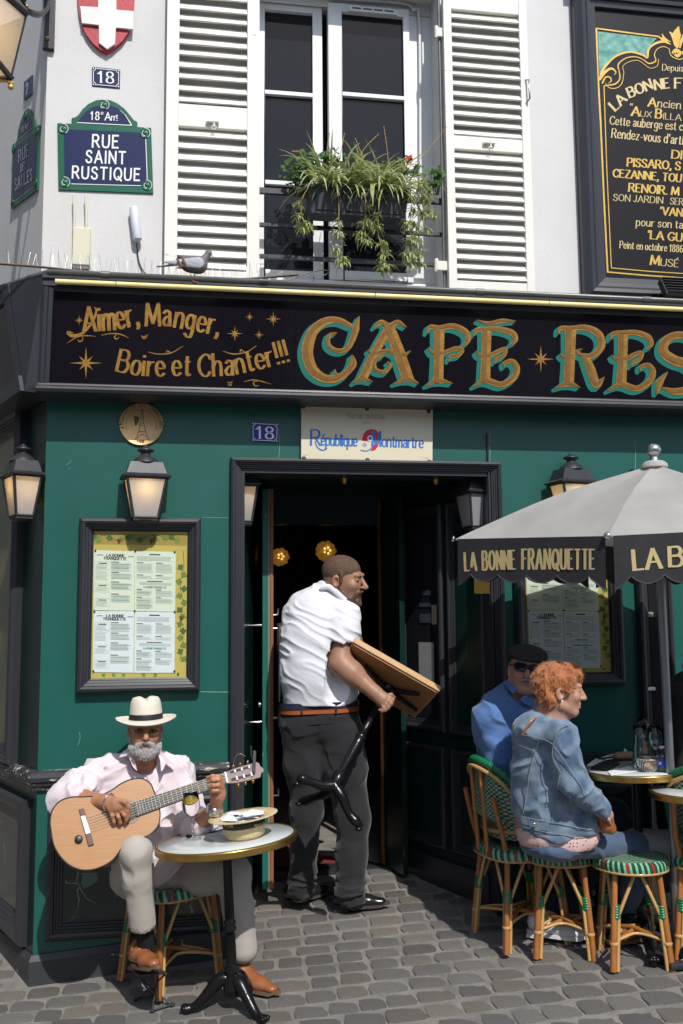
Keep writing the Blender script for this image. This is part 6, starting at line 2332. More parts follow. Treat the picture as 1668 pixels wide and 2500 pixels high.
def rattan_seat(name, label, loc, rz, back, H=.46, r=.172, hw=.135, group=None):
 """round (stool) or squarish (chair) woven seat on paired canes; local +y is where the sitter faces"""
 t = thing(name, label, 'stool' if not back else 'chair', loc, group)
 t.rotation_euler = (0, 0, rz)
 BASE[t.name] = Vector((0, 0, 0))
 n = 40
 q = MB()
 prof = [(r * .995, -.030), (r, -.018), (r * .985, .0), (r * .93, .010), (r * .6, .016), (0, .018)]
 shape = (lambda a: 1.0) if not back else (lambda a: 1.0 / (abs(math.cos(a)) ** 3.2 + abs(math.sin(a)) ** 3.2) ** (1 / 3.2))
 vs, fs = [], []
 for (pr, h) in prof[:-1]:
  for j in range(n):
   a = 2 * math.pi * j / n
   rr = pr * shape(a)
   vs.append((rr * math.cos(a), rr * math.sin(a), H + h))
 vs.append((0, 0, H + prof[-1][1]))
 for i in range(len(prof) - 2):
  for j in range(n):
   k = (j + 1) % n
   fs.append((i * n + j, i * n + k, (i + 1) * n + k, (i + 1) * n + j))
 b0 = (len(prof) - 2) * n
 for j in range(n):
  fs.append((b0 + j, b0 + (j + 1) % n, len(vs) - 1))
 q.add(vs, fs, True)
 q.add(vs[:n], [tuple(range(n - 1, -1, -1))])
 seat = q.build('seat', M['weave_flat'], t)
 bands = {'strand_mint': MB(), 'strand_dark': MB(), 'strand_red': MB()}
 ns = 84
 for j in range(ns):
  a = 2 * math.pi * (j + .5) / ns
  key = 'strand_red' if j % 9 == 4 else ('strand_mint' if j % 2 else 'strand_dark')
  w_ = 2 * math.pi * r / ns * .42
  rad = Vector((math.cos(a), math.sin(a), 0)) * shape(a)
  tan = Vector((-math.sin(a), math.cos(a), 0))
  pts = [rad * (r * .93) + Vector((0, 0, H + .0122)), rad * (r * .995) + Vector((0, 0, H + .003)), rad * (r * 1.018) + Vector((0, 0, H - .014)), rad * (r * 1.008) + Vector((0, 0, H - .032))]
  sk = tan * (w_ * .9)
  vv = []
  for i_, p in enumerate(pts):
   p = p + sk * (i_ - 1.5) * .6
   vv += [p - tan * w_, p + tan * w_]
  bands[key].add(vv, [(2 * i, 2 * i + 1, 2 * i + 3, 2 * i + 2) for i in range(3)])
 for key, mb_ in bands.items():
  o = mb_.build('edge_weave', M[key], seat)
  o['kind'] = 'stuff'
 q = MB()
 q.tube([(r * .985 * shape(2 * math.pi * j / 32) * math.cos(2 * math.pi * j / 32), r * .985 * shape(2 * math.pi * j / 32) * math.sin(2 * math.pi * j / 32), H - .036) for j in range(33)], .007, 6, cap=False)
 q.build('seat_rim', M['pale_cane'], t)
 sp_ = .020
 top, foot = {}, {}
 for sx_ in (-1, 1):
  for sy_ in (-1, 1):
   f = Vector((sx_ * (hw + sp_), sy_ * (hw + sp_), 0))
   tp = Vector((sx_ * (hw - .012), sy_ * (hw - .012), H - .036))
   top[sx_, sy_], foot[sx_, sy_] = tp, f
   at = lambda z: f.lerp(tp, z / (H - .036))
   q = MB()
   if back and sy_ < 0:
    k1 = at(H - .04)
    q.tube(catmull([f, at(.2), k1, k1 + Vector((sx_ * .012, -.03, .14)), k1 + Vector((sx_ * .006, -.07, .30))], 4), .0135, 8)
   else:
    q.tube([f, at(.24), tp], [.0150, .0145, .0140], 8)
   leg = q.build('leg', M['cane'], t)
   side = Vector((-sx_, 0, 0))
   q = MB()
   q.tube([f + side * .021 + Vector((0, 0, .002)), at(.235) + side * .021], .0085, 7)
   q.tube([at(.235) + side * .021, at(.235) + side * .10 + Vector((0, 0, H - .275))], .0085, 7)
   s2 = Vector((0, -sy_, 0))
   q.tube([f + s2 * .021 + Vector((0, 0, .002)), at(.235) + s2 * .021, at(.235) + s2 * .10 + Vector((0, 0, H - .275))], .0080, 7)
   q.build('brace', M['pale_cane'], leg)
   q = MB()
   for i in range(5):
    c = at(.225 + i * .011) + (side + s2) * .0085
    q.lathe([(.0225, -.0052), (.0250, -.002), (.0250, .002), (.0225, .0052)], c, (0, 0, 1), 10)
   q.build('binding', M['green_wrap'], leg)
   q = MB()
   q.lathe([(.020, -.007), (.0235, 0), (.020, .007)], at(.115) + (side + s2) * .004, (0, 0, 1), 10)
   q.build('ring', M['pale_cane'], leg)
 zs = .118
 at = lambda k_, z: foot[k_].lerp(top[k_], z / (H - .036))
 for a, b, hgt in (((-1, -1), (1, 1), .018), ((-1, 1), (1, -1), .030)):
  q = MB()
  p0, p1 = at(a, zs), at(b, zs)
  q.tube(catmull([p0, p0.lerp(p1, .25) + Vector((0, 0, hgt * .5)), p0.lerp(p1, .5) + Vector((0, 0, hgt)), p0.lerp(p1, .75) + Vector((0, 0, hgt * .5)), p1], 4), .0105, 7)
  q.build('stretcher', M['cane'], t)
 for a, b in (((-1, 1), (1, 1)), ((-1, -1), (1, -1)), ((-1, -1), (-1, 1)), ((1, -1), (1, 1))):
  q = MB()
  p0, p1 = at(a, zs), at(b, zs)
  mid = (p0 + p1) / 2 * .45
  mid.z = zs + .02
  q.tube(catmull([p0, p0.lerp(mid, .5) + Vector((0, 0, .006)), mid, p1.lerp(mid, .5) + Vector((0, 0, .006)), p1], 4), .0068, 6)
  q.build('stretcher', M['pale_cane'], t)
 if back:
  yb = -hw - .012
  W_ = hw + .035
  lean = lambda z: yb - .022 - (z - H) * .24
  Zt = H + .42
  def hoop(w_, z0, zt_, off, k=5):
   sid = [(-w_, .05 + off * .5, z0), (-w_ * 1.08, -.02 + off * .6, z0 + .17), (-w_ * 1.04, -.09 + off * .8, zt_ - .13), (-w_ * .78, -.165 + off, zt_ - .045)]
   pts = sid + [(0, -.215 + off, zt_)] + [(-x, y, z) for x, y, z in sid[::-1]]
   return catmull(pts, k)
  q = MB()
  ho = hoop(W_, H + .0, Zt, 0)
  q.tube(ho, .0175, 10)
  for i in range(0, len(ho)):
   p = ho[i]
   d = (ho[min(i + 1, len(ho) - 1)] - ho[max(i - 1, 0)]).normalized()
   q.lathe([(.0176, -.006), (.0205, 0), (.0176, .006)], p, d, 10)
   if i < len(ho) - 1:
    p2 = p.lerp(ho[i + 1], .5)
    q.lathe([(.0176, -.006), (.0205, 0), (.0176, .006)], p2, d, 10)
  q.build('back_hoop', M['green_wrap'], t)
  q = MB()
  hi = hoop(W_ + .004, H + .10, Zt - .03, -.020)
  q.tube(hi, .010, 7)
  q.tube(catmull([hi[0], hi[0].lerp(hi[-1], .12) + Vector((0, -.12, -.01)), hi[0].lerp(hi[-1], .5) + Vector((0, -.215, -.015)), hi[0].lerp(hi[-1], .88) + Vector((0, -.12, -.01)), hi[-1]], 6), .011, 7)
  q.build('back_frame', M['pale_cane'], t)
  q = MB()
  for x in (-.045, .045):
   q.tube([(x, -.190, H - .02), (x * 1.1, -.222, Zt - .03)], .0115, 7)
  q.build('back_slats', M['cane'], t)
  hp = hoop(W_ - .004, H + .05, Zt - .012, -.002)
  m_ = len(hp) // 2
  vs, fs = [], []
  for i in range(m_ + 1):
   a, b = hp[i], hp[-1 - i]
   for j in range(9):
    p = a.lerp(b, j / 8)
    yy_ = -.20 + (.06 if i < 3 else .0)
    p = p + Vector((0, min(0, (yy_ - p.y)) * (1 - (j / 4 - 1) ** 4), 0))
    vs.append(p)
  for i in range(m_):
   for j in range(8):
    fs.append((i * 9 + j, i * 9 + j + 1, (i + 1) * 9 + j + 1, (i + 1) * 9 + j))
  vv = vs + [v + Vector((0, -.008, 0)) for v in vs]
  k_ = len(vs)
  q = MB()
  q.add(vv, fs + [tuple(i + k_ for i in f[::-1]) for f in fs], True)
  q.build('woven_back', M['weave_upright'], t)
 return t
def claw_leg(mb, hub, out_, L_, drop, s=1.0):
 o = Vector((out_[0], out_[1], 0)).normalized()
 up = Vector((0, 0, 1))
 pts = [hub + up * .02, hub + o * L_ * .22 + up * .030, hub + o * L_ * .50 - up * drop * .28, hub + o * L_ * .74 - up * drop * .78, hub + o * L_ * .92 - up * drop * .95, hub + o * L_ * 1.05 - up * (drop * .98)]
 c = catmull(pts, 5)
 n = len(c)
 rs = list(np.interp(np.linspace(0, 1, n), [0, .25, .5, .72, .86, .95, 1], [.034, .036, .026, .022, .030, .030, .012]))
 mb.tube(c, [float(x) * s for x in rs], 10)
 pr = Vector((-o.y, o.x, 0))
 for g_ in (-1, 0, 1):
  e = hub + o * (L_ * 1.03) + pr * (g_ * .017 * s) - up * (drop - .004)
  mb.ball(e + up * .008, (.016 * s, .016 * s, .012 * s), 8, 6)
 mb.tube([hub + o * L_ * .10 + up * .055, hub + o * L_ * .40 + up * .005], [.010 * s, .006 * s], 6)
def table_base(mb, foot, top, out_angle, nlegs, L_=.20, hub_h=.115, s=1.0):
 ax = (Vector(top) - Vector(foot))
 h = ax.length
 ax.normalize()
 f = Vector(foot)
 prof = [(.030, .07), (.048, .075), (.052, .10), (.044, .125), (.034, .14), (.031, .16), (.036, .17), (.036, .18), (.028, .19), (.0255, .22), (.0235, h * .46), (.033, h * .465), (.035, h * .48), (.030, h * .49), (.0285, h * .50), (.034, h * .515), (.024, h * .53), (.020, h - .05), (.027, h - .045), (.034, h - .03), (.060, h - .012), (.060, h - .002)]
 mb.lathe([(a * s, b) for a, b in prof], f, ax, 20)
 for i in range(10):
  an = i * math.pi / 5
  d = Vector((math.cos(an), math.sin(an), 0))
  mb.tube([f + ax * .20 + d * .0245 * s, f + ax * (h * .45) + d * .0225 * s], .0042 * s, 4)
  mb.tube([f + ax * (h * .54) + d * .0225 * s, f + ax * (h - .06) + d * .0195 * s], .0036 * s, 4)
 return ax
# ============================================================ stools, chairs, tables, parasol
GS = 'woven rattan seats on the terrace'
s0 = (PG('D', 1231, 2215) + PG('D', 1364, 2215)) / 2
st1c = Vector((1.735, -.50, 0))
fA, fB = PG('D', 1231, 2213), PG('D', 1366, 2213)
dirx = (fB - fA)
dirx.z = 0
rz1 = math.atan2(dirx.y, dirx.x)
c1_ = (fA + fB) / 2 + Vector((-math.sin(rz1), math.cos(rz1), 0)) * .150
stool1 = rattan_seat('rattan_stool', 'green woven rattan stool the woman in denim sits on', (c1_.x, c1_.y, ground_z(c1_.x, c1_.y) - .006), rz1, False, .455, .170, .110, GS)
fA, fB = PG('D', 1410, 2240), PG('D', 1543, 2231)
d2 = fB - fA
rz2 = math.atan2(d2.y, d2.x)
c2_ = (fA + fB) / 2 + Vector((-math.sin(rz2), math.cos(rz2), 0)) * .135
stool2 = copy_tree(stool1)
stool2.location = (c2_.x, c2_.y, ground_z(c2_.x, c2_.y) - .006)
stool2.rotation_euler = (0, 0, rz2)
stool2['label'] = 'empty green woven rattan stool beside the seated woman'
cc = Vector((-.075, -.165, 0))
chair1 = rattan_seat('rattan_chair', 'woven rattan chair under the guitarist', (cc.x, cc.y, ground_z(cc.x, cc.y) - .004), R(-146), True, .445, .195, .150, GS)
cc = Vector((1.60, -.27, 0))
chair2 = copy_tree(chair1)
chair2.location = (cc.x, cc.y, ground_z(cc.x, cc.y) - .004)
chair2.rotation_euler = (0, 0, R(-80))
chair2['label'] = 'rattan chair under the man in the blue shirt'
fA = PG('S', 1656, 2360)
rz3 = R(-38)
loc = fA + Matrix.Rotation(rz3, 3, 'Z') @ Vector((.165, .165, 0))
chair3 = copy_tree(chair1)
chair3.location = (loc.x, loc.y, ground_z(loc.x, loc.y) - .004)
chair3.rotation_euler = (0, 0, rz3)
chair3['label'] = 'rattan chair with a green hoop cut off by the right edge, beside the bottle table'
def bistro_table(label, foot, top, r, angs, group, tilt=None):
 t = thing('bistro_table', label, 'table', foot, group)
 ax = (top - foot).normalized() if tilt is None else tilt
 q = MB()
 q.lathe([(0, -.004), (r - .010, -.004), (r - .010, 0), (r * .5, .0006), (0, .0006)], top, ax, 56)
 q.build('marble_top', M['marble'], t)
 q = MB()
 q.lathe([(r - .012, -.030), (r - .002, -.030), (r + .004, -.027), (r + .002, -.021), (r + .005, -.017), (r + .003, -.011), (r + .006, -.007), (r + .004, .0), (r - .003, .003), (r - .010, .0018)], top, ax, 64, closed=True)
 q.build('brass_rim', M['brass'], t)
 q = MB()
 table_base(q, foot, top - ax * .004, 0, 3, s=.8)
 q.build('column', M['iron'], t)
 for a in angs:
  q = MB()
  hub = foot + ax * .10
  claw_leg(q, hub, (math.cos(a), math.sin(a)), .20, .095, .85)
  q.build('claw_foot', M['iron'], t)
 q = MB()
 for i in range(3):
  a = i * 2.094 + .4
  q.tube([top - ax * .05, top - ax * .012 + Vector((math.cos(a) * r * .7, math.sin(a) * r * .7, 0))], .008, 6)
 q.build('top_spider', M['iron'], t)
 return t
GT = 'round marble café tables with brass rims'
tf = PG('D', 536, 2318)
tt = PD('i', 1140, 796, (tf - CAM_POS).dot(CF) + .01)
tilt1 = Vector((-.085, .035, 1)).normalized()
foot1 = Vector((tf.x, tf.y, ground_z(tf.x, tf.y)))
rt_ = (PD('i', 1494, 790, (tt - CAM_POS).dot(CF)) - PD('i', 781, 800, (tt - CAM_POS).dot(CF))).length / 2 - .004
fa = [math.atan2((PG('D', x, y) - tf).y, (PG('D', x, y) - tf).x) for x, y in ((418, 2330), (600, 2345), (610, 2262))]
table1 = bistro_table('marble table with drinks and hat in front of the guitarist', foot1, tt, rt_, fa, GT, tilt1)
tA = PD('k', 1270, 560, 4.55)
footA = Vector((tA.x, tA.y, ground_z(tA.x, tA.y)))
rA = (PD('k', 1270, 560, 4.55) - PD('k', 945, 552, 4.55)).length - .006
bistro_table('marble table under the parasol set with carafe, bread and glasses', footA, tA, rA, (.3, 2.4, 4.5), GT, Vector((-.03, .012, 1)).normalized())
tB = PD('k', 1690, 690, 4.28)
footB = Vector((tB.x, tB.y, ground_z(tB.x, tB.y)))
rB = (PD('k', 1690, 690, 4.28) - PD('k', 1372, 690, 4.28)).length
bistro_table('marble table with the water bottle at the right edge', footB, tB, rB, (.3, 2.4, 4.5), GT, Vector((-.03, .012, 1)).normalized())
pr = thing('parasol', 'grey terrace parasol with black scalloped valance lettered in gold', 'parasol', (0, 0, 0))
Fp, Lp = PD('D', 1396, 1230, 4.03), PD('D', 1045, 1237, 4.70)
zz = (Fp.z + Lp.z) / 2
mid = (Fp + Lp) / 2
e = Lp - Fp
e.z = 0
s_len = e.length
pn = Vector((e.y, -e.x, 0)).normalized()
if pn.x < 0:
 pn = -pn
Cc = Vector((mid.x, mid.y, 0)) + pn * s_len * .866
dC = 4.55
Ap = PD('D', 1502, 1066, dC)
Cc = Vector((Ap.x, Ap.y, 0))
pr.location = (Cc.x, Cc.y, ground_z(Cc.x, Cc.y))
BASE[pr.name] = Vector(pr.location)
ang0 = math.atan2(Fp.y - Cc.y, Fp.x - Cc.x)
rF = math.hypot(Fp.x - Cc.x, Fp.y - Cc.y)
angL = math.atan2(Lp.y - Cc.y, Lp.x - Cc.x)
rL = math.hypot(Lp.x - Cc.x, Lp.y - Cc.y)
V6 = [Fp, Lp]
rest = (ang0 - angL)
while rest < 0:
 rest += 2 * math.pi
stp = (angL - ang0) % (2 * math.pi)
if stp > math.pi:
 stp -= 2 * math.pi
for i in range(2, 6):
 an = angL + math.copysign((2 * math.pi - abs(stp)) / 5 * (i - 1), stp)
 rr = (.55, .55, .70, .78)[i - 2]
 V6.append(Vector((Cc.x + rr * math.cos(an), Cc.y + rr * math.sin(an), Lp.z + (Fp.z - Lp.z) * (i - 1) / 5)))
NS = 10
for i in range(6):
 a, b = V6[i], V6[(i + 1) % 6]
 vs, fs = [], []
 for u in range(NS + 1):
  for v in range(NS + 1):
   t_ = v / NS
   s_ = u / NS
   e_ = a.lerp(b, s_)
   p = Ap.lerp(e_, t_)
   bow = math.sin(math.pi * s_)
   p = p + Vector((0, 0, -.030 * bow * t_ * (1.2 - t_) * 2.2 + .028 * math.sin(math.pi * t_)))
   wr = (mnoise.noise(p * 7) + .6 * mnoise.noise(p * 16)) * .006 * math.sin(math.pi * t_)
   vs.append(p + Vector((0, 0, wr)))
 for u in range(NS):
  for v in range(NS):
   fs.append((u * (NS + 1) + v, u * (NS + 1) + v + 1, (u + 1) * (NS + 1) + v + 1, (u + 1) * (NS + 1) + v))
 q = MB()
 q.add(vs, fs, True)
 k_ = len(vs)
 q.add([Vector(v) - Vector((0, 0, .004)) for v in vs], [f[::-1] for f in fs], True)
 q.build('canopy_panel', M['canopy_grey'], pr)
for i in range(6):
 a, b = V6[i], V6[(i + 1) % 6]
 hv = .205
 nsc = 5
 gapv = .02 if i != 0 else .016
 d_ = (b - a)
 Ld = d_.length
 d_.normalize()
 nn = Vector((d_.y, -d_.x, 0)).normalized()
 if nn.dot(Vector((a.x - Cc.x, a.y - Cc.y, 0))) < 0:
  nn = -nn
 vs, fs = [], []
 N_ = 60
 for j in range(N_ + 1):
  s_ = j / N_
  u = gapv + (Ld - 2 * gapv) * s_
  ph = s_ * nsc * 2 * math.pi
  sc_ = .5 + .5 * math.cos(ph)
  drop = hv - .034 * (1 - abs(math.cos(ph / 2)) ** .8) - .0
  edge = math.exp(-((s_) / .05) ** 2) + math.exp(-((1 - s_) / .05) ** 2)
  drop += .02 * edge
  tp_ = a + d_ * u
  out_ = nn * (.002 * math.sin(ph * .5 + 1))
  sk = d_ * (.035 * (.5 - s_) * -2 * 0.0)
  for t_ in (0, .25, .5, .75, 1.0):
   vs.append(tp_ + nn * (.006 * t_) + out_ * t_ - Vector((0, 0, drop * t_)) + sk * t_)
 for j in range(N_):
  for m_ in range(4):
   fs.append((j * 5 + m_, j * 5 + m_ + 1, (j + 1) * 5 + m_ + 1, (j + 1) * 5 + m_))
 q = MB()
 q.add(vs, fs, True)
 q.add([Vector(v) - nn * .003 for v in vs], [f[::-1] for f in fs], True)
 val = q.build('valance', M['valance'], pr)
 q = MB()
 q.tube([Vector(vs[j * 5 + 4]) for j in range(N_ + 1)], .0028, 5)
 q.build('piping', material('piping_grey', (.06, .06, .065), .7), val)
 if i in (0, 5):
  pl_ = lambda x, y, a=a, nn=nn: onplane('h', x, y, a + nn * .0032, (nn + Vector((0, 0, .028))).normalized())
  ik = Ink(pl_, nn, -.0005)
  if i == 0:
   ik.text('LA', [(196, 860), (274, 857)], 112, thick=.14, thin=.08, serif=.05, gap=.34, fit=70)
   ik.text('BONNE', [(308, 854), (520, 848)], 116, thick=.14, thin=.08, serif=.05, gap=.34, fit=202)
   ik.text('FRANQUETTE', [(556, 847), (1012, 848)], 122, thick=.14, thin=.08, serif=.05, gap=.34, fit=452)
  else:
   ik.text('LA', [(1262, 854), (1432, 840)], 122, thick=.22, thin=.10, serif=.11, fit=168)
   ik.text('B', [(1486, 832), (1700, 822)], 120, thick=.22, thin=.10, serif=.11, fit=84)
   ik.text('ONNE', [(1606, 826), (2000, 810)], 120, thick=.22, thin=.10, serif=.11, fit=390)
  ik.build('gold_lettering', M['pale_gold'], val)
for v in V6:
 q = MB()
 o_ = Vector((v.x - Cc.x, v.y - Cc.y, 0)).normalized()
 q.lathe([(0, -.002), (.017, -.002), (.017, .004), (.010, .012), (0, .014)], v + o_ * .006, o_ + Vector((0, 0, .1)), 14)
 q.build('corner_stud', M['chrome'], pr)
 q = MB()
 q.tube([Ap - Vector((0, 0, .05)), v + Vector((0, 0, -.006)) - o_ * .01], .010, 6)
 q.build('rib', M['steel'], pr)
q = MB()
q.lathe([(.062, -.018), (.060, -.002), (.045, .010), (.028, .014), (.0, .015)], Ap + Vector((0, 0, .004)), (0, 0, 1), 12)
q.build('cap', M['canopy_grey'], pr)
q = MB()
q.lathe([(.022, .012), (.020, .03), (.016, .038), (.030, .052), (.036, .07), (.030, .088), (.014, .098), (0, .10)], Ap, (0, 0, 1), 18)
q.build('finial', M['steel'], pr)
q = MB()
gz = ground_z(Cc.x, Cc.y)
foot = Vector((Cc.x + .015, Cc.y, gz))
q.tube([foot, Ap], .020, 16)
q.tube([foot + Vector((0, 0, .0)), foot + Vector((0, 0, .34))], .029, 16)
q.build('pole', material('pole_grey', (.30, .31, .33), .35, .8), pr)
q = MB()
q.box(foot.x - .09, foot.x + .09, foot.y - .09, foot.y + .09, gz, gz + .03)
q.build('base_slab', M['dark_metal'], pr, bevel=.01)
# ============================================================ people
def cloth(name, col, col2=None, rough=.85, nscale=30, bump=.07, bscale=260, sheen=.2, **kw):
 return material(name, col, rough, col2=col2 or [c * .86 for c in col], nscale=nscale, bump=bump, bscale=bscale, sheen=sheen, **kw)
cloth('pink_shirt', (.70, .61, .645), (.64, .55, .585), nscale=12)
cloth('beige_chinos', (.42, .385, .34), (.36, .33, .29), nscale=10)
cloth('white_shirt', (.72, .73, .78), (.68, .69, .75), nscale=12)
cloth('charcoal_trousers', (.016, .016, .019), (.012, .012, .0145), nscale=10)
cloth('blue_shirt', (.085, .18, .40), (.065, .145, .34), nscale=60)
cloth('denim_jacket', (.055, .105, .185), (.215, .29, .365), nscale=13, namt=.66, detail=10)
cloth('denim_seam', (.25, .28, .28), (.12, .17, .22), nscale=160, namt=.6)
cloth('jeans_blue', (.075, .115, .19), (.045, .075, .135), nscale=10, detail=7)
cloth('jeans_dark', (.022, .030, .058), (.016, .022, .045), nscale=10)
material('shoe_tan', (.33, .125, .05), .35, col2=(.24, .08, .03), nscale=14, coat=.3)
material('shoe_black', (.013, .013, .014), .25, coat=.5, bump=.05, bscale=40)
material('sneaker_white', (.68, .68, .68), .55)
material('sneaker_grey', (.34, .38, .45), .6)
material('sole_dark', (.05, .04, .035), .7)
material('sole_tan', (.14, .09, .05), .7)
material('belt_tan', (.33, .085, .025), .4, coat=.2)
material('navy_cloth', (.012, .016, .04), .9)
material('sock_black', (.008, .008, .010), .9)
material('beard_grey', (.46, .45, .44), .85, col2=(.26, .25, .24), nscale=60, namt=.5, bump=.9, bscale=260)
material('hair_brown', (.15, .088, .058), .8, col2=(.085, .05, .034), nscale=60, bump=.6, bscale=400)
material('beard_brown', (.075, .040, .025), .85, col2=(.12, .065, .04), nscale=80, bump=.8, bscale=400)
material('hair_ginger', (.44, .150, .045), .55, col2=(.25, .070, .020), nscale=26, namt=.5, bump=.7, bscale=120, stretch=(1, 1, .45), sheen=.3)
material('leather_bag', (.36, .12, .035), .4, coat=.2)
material('lens_dark', (.008, .008, .010), .05)
skin_mat('skin_tanned', (.42, .195, .11))
skin_mat('skin_olive', (.33, .175, .11))
skin_mat('skin_ruddy', (.42, .215, .155))
skin_mat('skin_fair', (.44, .24, .165))
def fingers(s, chains, r0=.0088, r1=.0068, k=.006):
 for ch in chains:
  n = len(ch)
  s.chain(ch, list(np.linspace(r0, r1, n)), k=k)
def shoe(name, heel, toe, mat, sole_mat, parent, width=.046, h=.075, laces=None, up=(0, 0, 1), stripe=None):
 heel, toe = Vector(heel), Vector(toe)
 d = (toe - heel)
 L_ = d.length
 d.normalize()
 upv = Vector(up)
 upv = (upv - d * upv.dot(d)).normalized()
 sd = d.cross(upv)
 W = lambda a, b, c: heel + d * (a * L_) + sd * b + upv * c
 s = Soft(.02)
 s.cap(W(.12, 0, .040), W(.30, 0, .046), .036, .038, k=.02)
 s.cap(W(.14, 0, .062), W(.24, 0, .074), .033, .034, k=.02)
 s.cap(W(.28, 0, .044), W(.62, .004, .026), .040, .036, upv, 1.1)
 s.cap(W(.60, .003, .028), W(.86, .004, .020), .038, .027, upv, 1.45)
 s.ell(W(.5, 0, -.045), (.3, .3, .037), Matrix((d, sd, upv)).transposed().to_4x4(), k=.004, op='-')
 o = s.build(name, mat, parent, .0042)
 q = MB()
 pts = []
 for i in range(28):
  a = 2 * math.pi * i / 28
  ca, sa = math.cos(a), math.sin(a)
  u = .5 + .52 * math.copysign(abs(ca) ** .75, ca)
  w_ = width * (.80 + .22 * math.sin(u * 2.6)) * math.copysign(abs(sa) ** .8, sa)
  pts.append(W(u, w_ * .90 * (1 - .34 * max(0, u) ** 3), -.008 + (.010 if u > .9 else 0)))
 q.slab(pts, upv * .016)
 q.slab([W(a, b, -.022) for a, b in ((.0, -width * .62), (.26, -width * .66), (.26, width * .66), (.0, width * .62))], upv * .015)
 q.build('sole', sole_mat, o)
 if laces:
  q = MB()
  for i in range(4):
   u = .36 + i * .075
   zz_ = .087 - i * .0105
   q.tube([W(u, -.022, zz_ - .008), W(u + .01, 0, zz_), W(u, .022, zz_ - .008)], .0024, 5)
  q.tube(catmull([W(.36, 0, .090), W(.33, .03, .088), W(.36, .045, .066), W(.40, .02, .080)], 4), .0022, 5)
  q.tube(catmull([W(.36, 0, .090), W(.33, -.03, .088), W(.37, -.045, .064), W(.40, -.02, .080)], 4), .0022, 5)
  q.build('laces', laces, o)
 return o
# ---------------------------------------------------------------- the guitarist
I = lambda x, y, d: PD('i', x, y, d)
T_ = lambda x, y, d: PD('t', x, y, d)
gp = Soft(.035)
hc = I(733, 264, 4.455)
toward = (CAM_POS - hc).normalized()
Hg = headframe(hc, toward + Vector((.03, 0, -.02)), roll=R(-2))
add_head(gp, Hg, 1.0, nose=1.25, mouth_open=.002)
gp.cap(Hg @ Vector((0, -.025, -.06)), I(735, 470, 4.52), .054, .060)
gp.cap(I(735, 460, 4.53), I(735, 560, 4.53), .080, .12, CF, 1.5)
gp.cap(I(735, 560, 4.53), I(770, 940, 4.50), .145, .13, CF, 1.4)
gp.cap(I(560, 480, 4.54), I(900, 490, 4.54), .052)
shR, elR, wrR = I(480, 480, 4.52), I(330, 600, 4.29), I(538, 612, 4.135)
shL, elL, wrL = I(895, 490, 4.53), I(972, 745, 4.40), I(1083, 655, 4.20)
gp.chain([shR, elR], [.052, .042]).chain([elR, elR.lerp(wrR, .35), wrR], [.043, .046, .0285])
gp.chain([shL, elL], [.052, .042]).chain([elL, elL.lerp(wrL, .35), wrL], [.043, .044, .028])
d0 = 4.105
pc = T_(225, 1085, d0)
gp.cap(wrR, pc, .027, .032, CF, 1.5, k=.02)
gp.cap(T_(190, 1120, d0), T_(300, 1085, d0 - .003), .021, .021, CF, 1.25, k=.015)
fingers(gp, [[T_(185, 1130, d0), T_(192, 1180, d0 - .012), T_(208, 1235, d0 - .006), T_(214, 1272, d0 + .012)],
             [T_(225, 1140, d0), T_(248, 1195, d0 - .014), T_(262, 1240, d0 - .004), T_(252, 1268, d0 + .016)],
             [T_(262, 1125, d0), T_(300, 1175, d0 - .014), T_(314, 1215, d0 - .004), T_(304, 1245, d0 + .014)],
             [T_(290, 1100, d0), T_(325, 1140, d0 - .012), T_(334, 1185, d0 - .002), T_(326, 1215, d0 + .016)]], .0095, .0075)
fingers(gp, [[T_(240, 1050, d0 - .005), T_(300, 1060, d0 - .020), T_(335, 1105, d0 - .012), T_(345, 1150, d0 + .004)]], .0115, .0085)
d1 = 4.14
ph = T_(1115, 990, d1 + .015)
gp.cap(wrL, ph, .026, .030, CF, 1.15, k=.02)
gp.cap(ph, T_(1120, 900, d1 + .005), .032, .026, CF, 1.1, k=.018)
fingers(gp, [[T_(1135, 880, d1), T_(1118, 838, d1 - .022), T_(1065, 836, d1 - .034), T_(1018, 852, d1 - .022)],
             [T_(1150, 905, d1), T_(1120, 868, d1 - .030), T_(1070, 870, d1 - .040), T_(1028, 892, d1 - .024)],
             [T_(1150, 940, d1), T_(1120, 915, d1 - .032), T_(1075, 918, d1 - .040), T_(1040, 940, d1 - .024)],
             [T_(1140, 970, d1), T_(1110, 960, d1 - .028), T_(1075, 962, d1 - .034), T_(1050, 975, d1 - .022)],
             [T_(1095, 1010, d1 + .01), T_(1060, 975, d1 + .02), T_(1040, 920, d1 + .03)]], .0095, .0078)
guitarist = gp.build('person', M['skin_tanned'], None, .0045, loc=I(760, 1000, 4.5),
                     base=(.42, .195, .11), tints=head_tints(Hg, 1.0, (.30, .09, .07), extra=((.46, .17, .10),)))
tag(guitarist, 'seated guitarist in a pale pink shirt, beige trousers and white straw hat', 'person')
eyes(Hg, 1.0, guitarist, None)
HL = lambda x, y, z: Hg @ Vector((x, y, z))
bd = Soft(.012, Hg)
bd.ell((0, .050, -.084), (.045, .036, .034))
for g_ in (-1, 1):
 bd.cap((g_ * .064, .012, -.020), (g_ * .056, .030, -.066), .012, .016, k=.02)
 bd.cap((g_ * .050, .035, -.075), (g_ * .014, .070, -.094), .018, .020, k=.02)
 bd.cap((g_ * .005, .1035, -.0425), (g_ * .032, .082, -.058), .0080, .0075, k=.006)
 bd.cap((g_ * .034, .078, -.058), (g_ * .036, .070, -.085), .012, .016, k=.012)
bd.cap((0, .090, -.078), (0, .078, -.102), .009, .016, k=.012)
bd.fr = None
bd.ell(Hg @ Vector((0, .100, -.058)), (.021, .020, .0095), Hg.to_3x3().to_4x4(), k=.004, op='-')
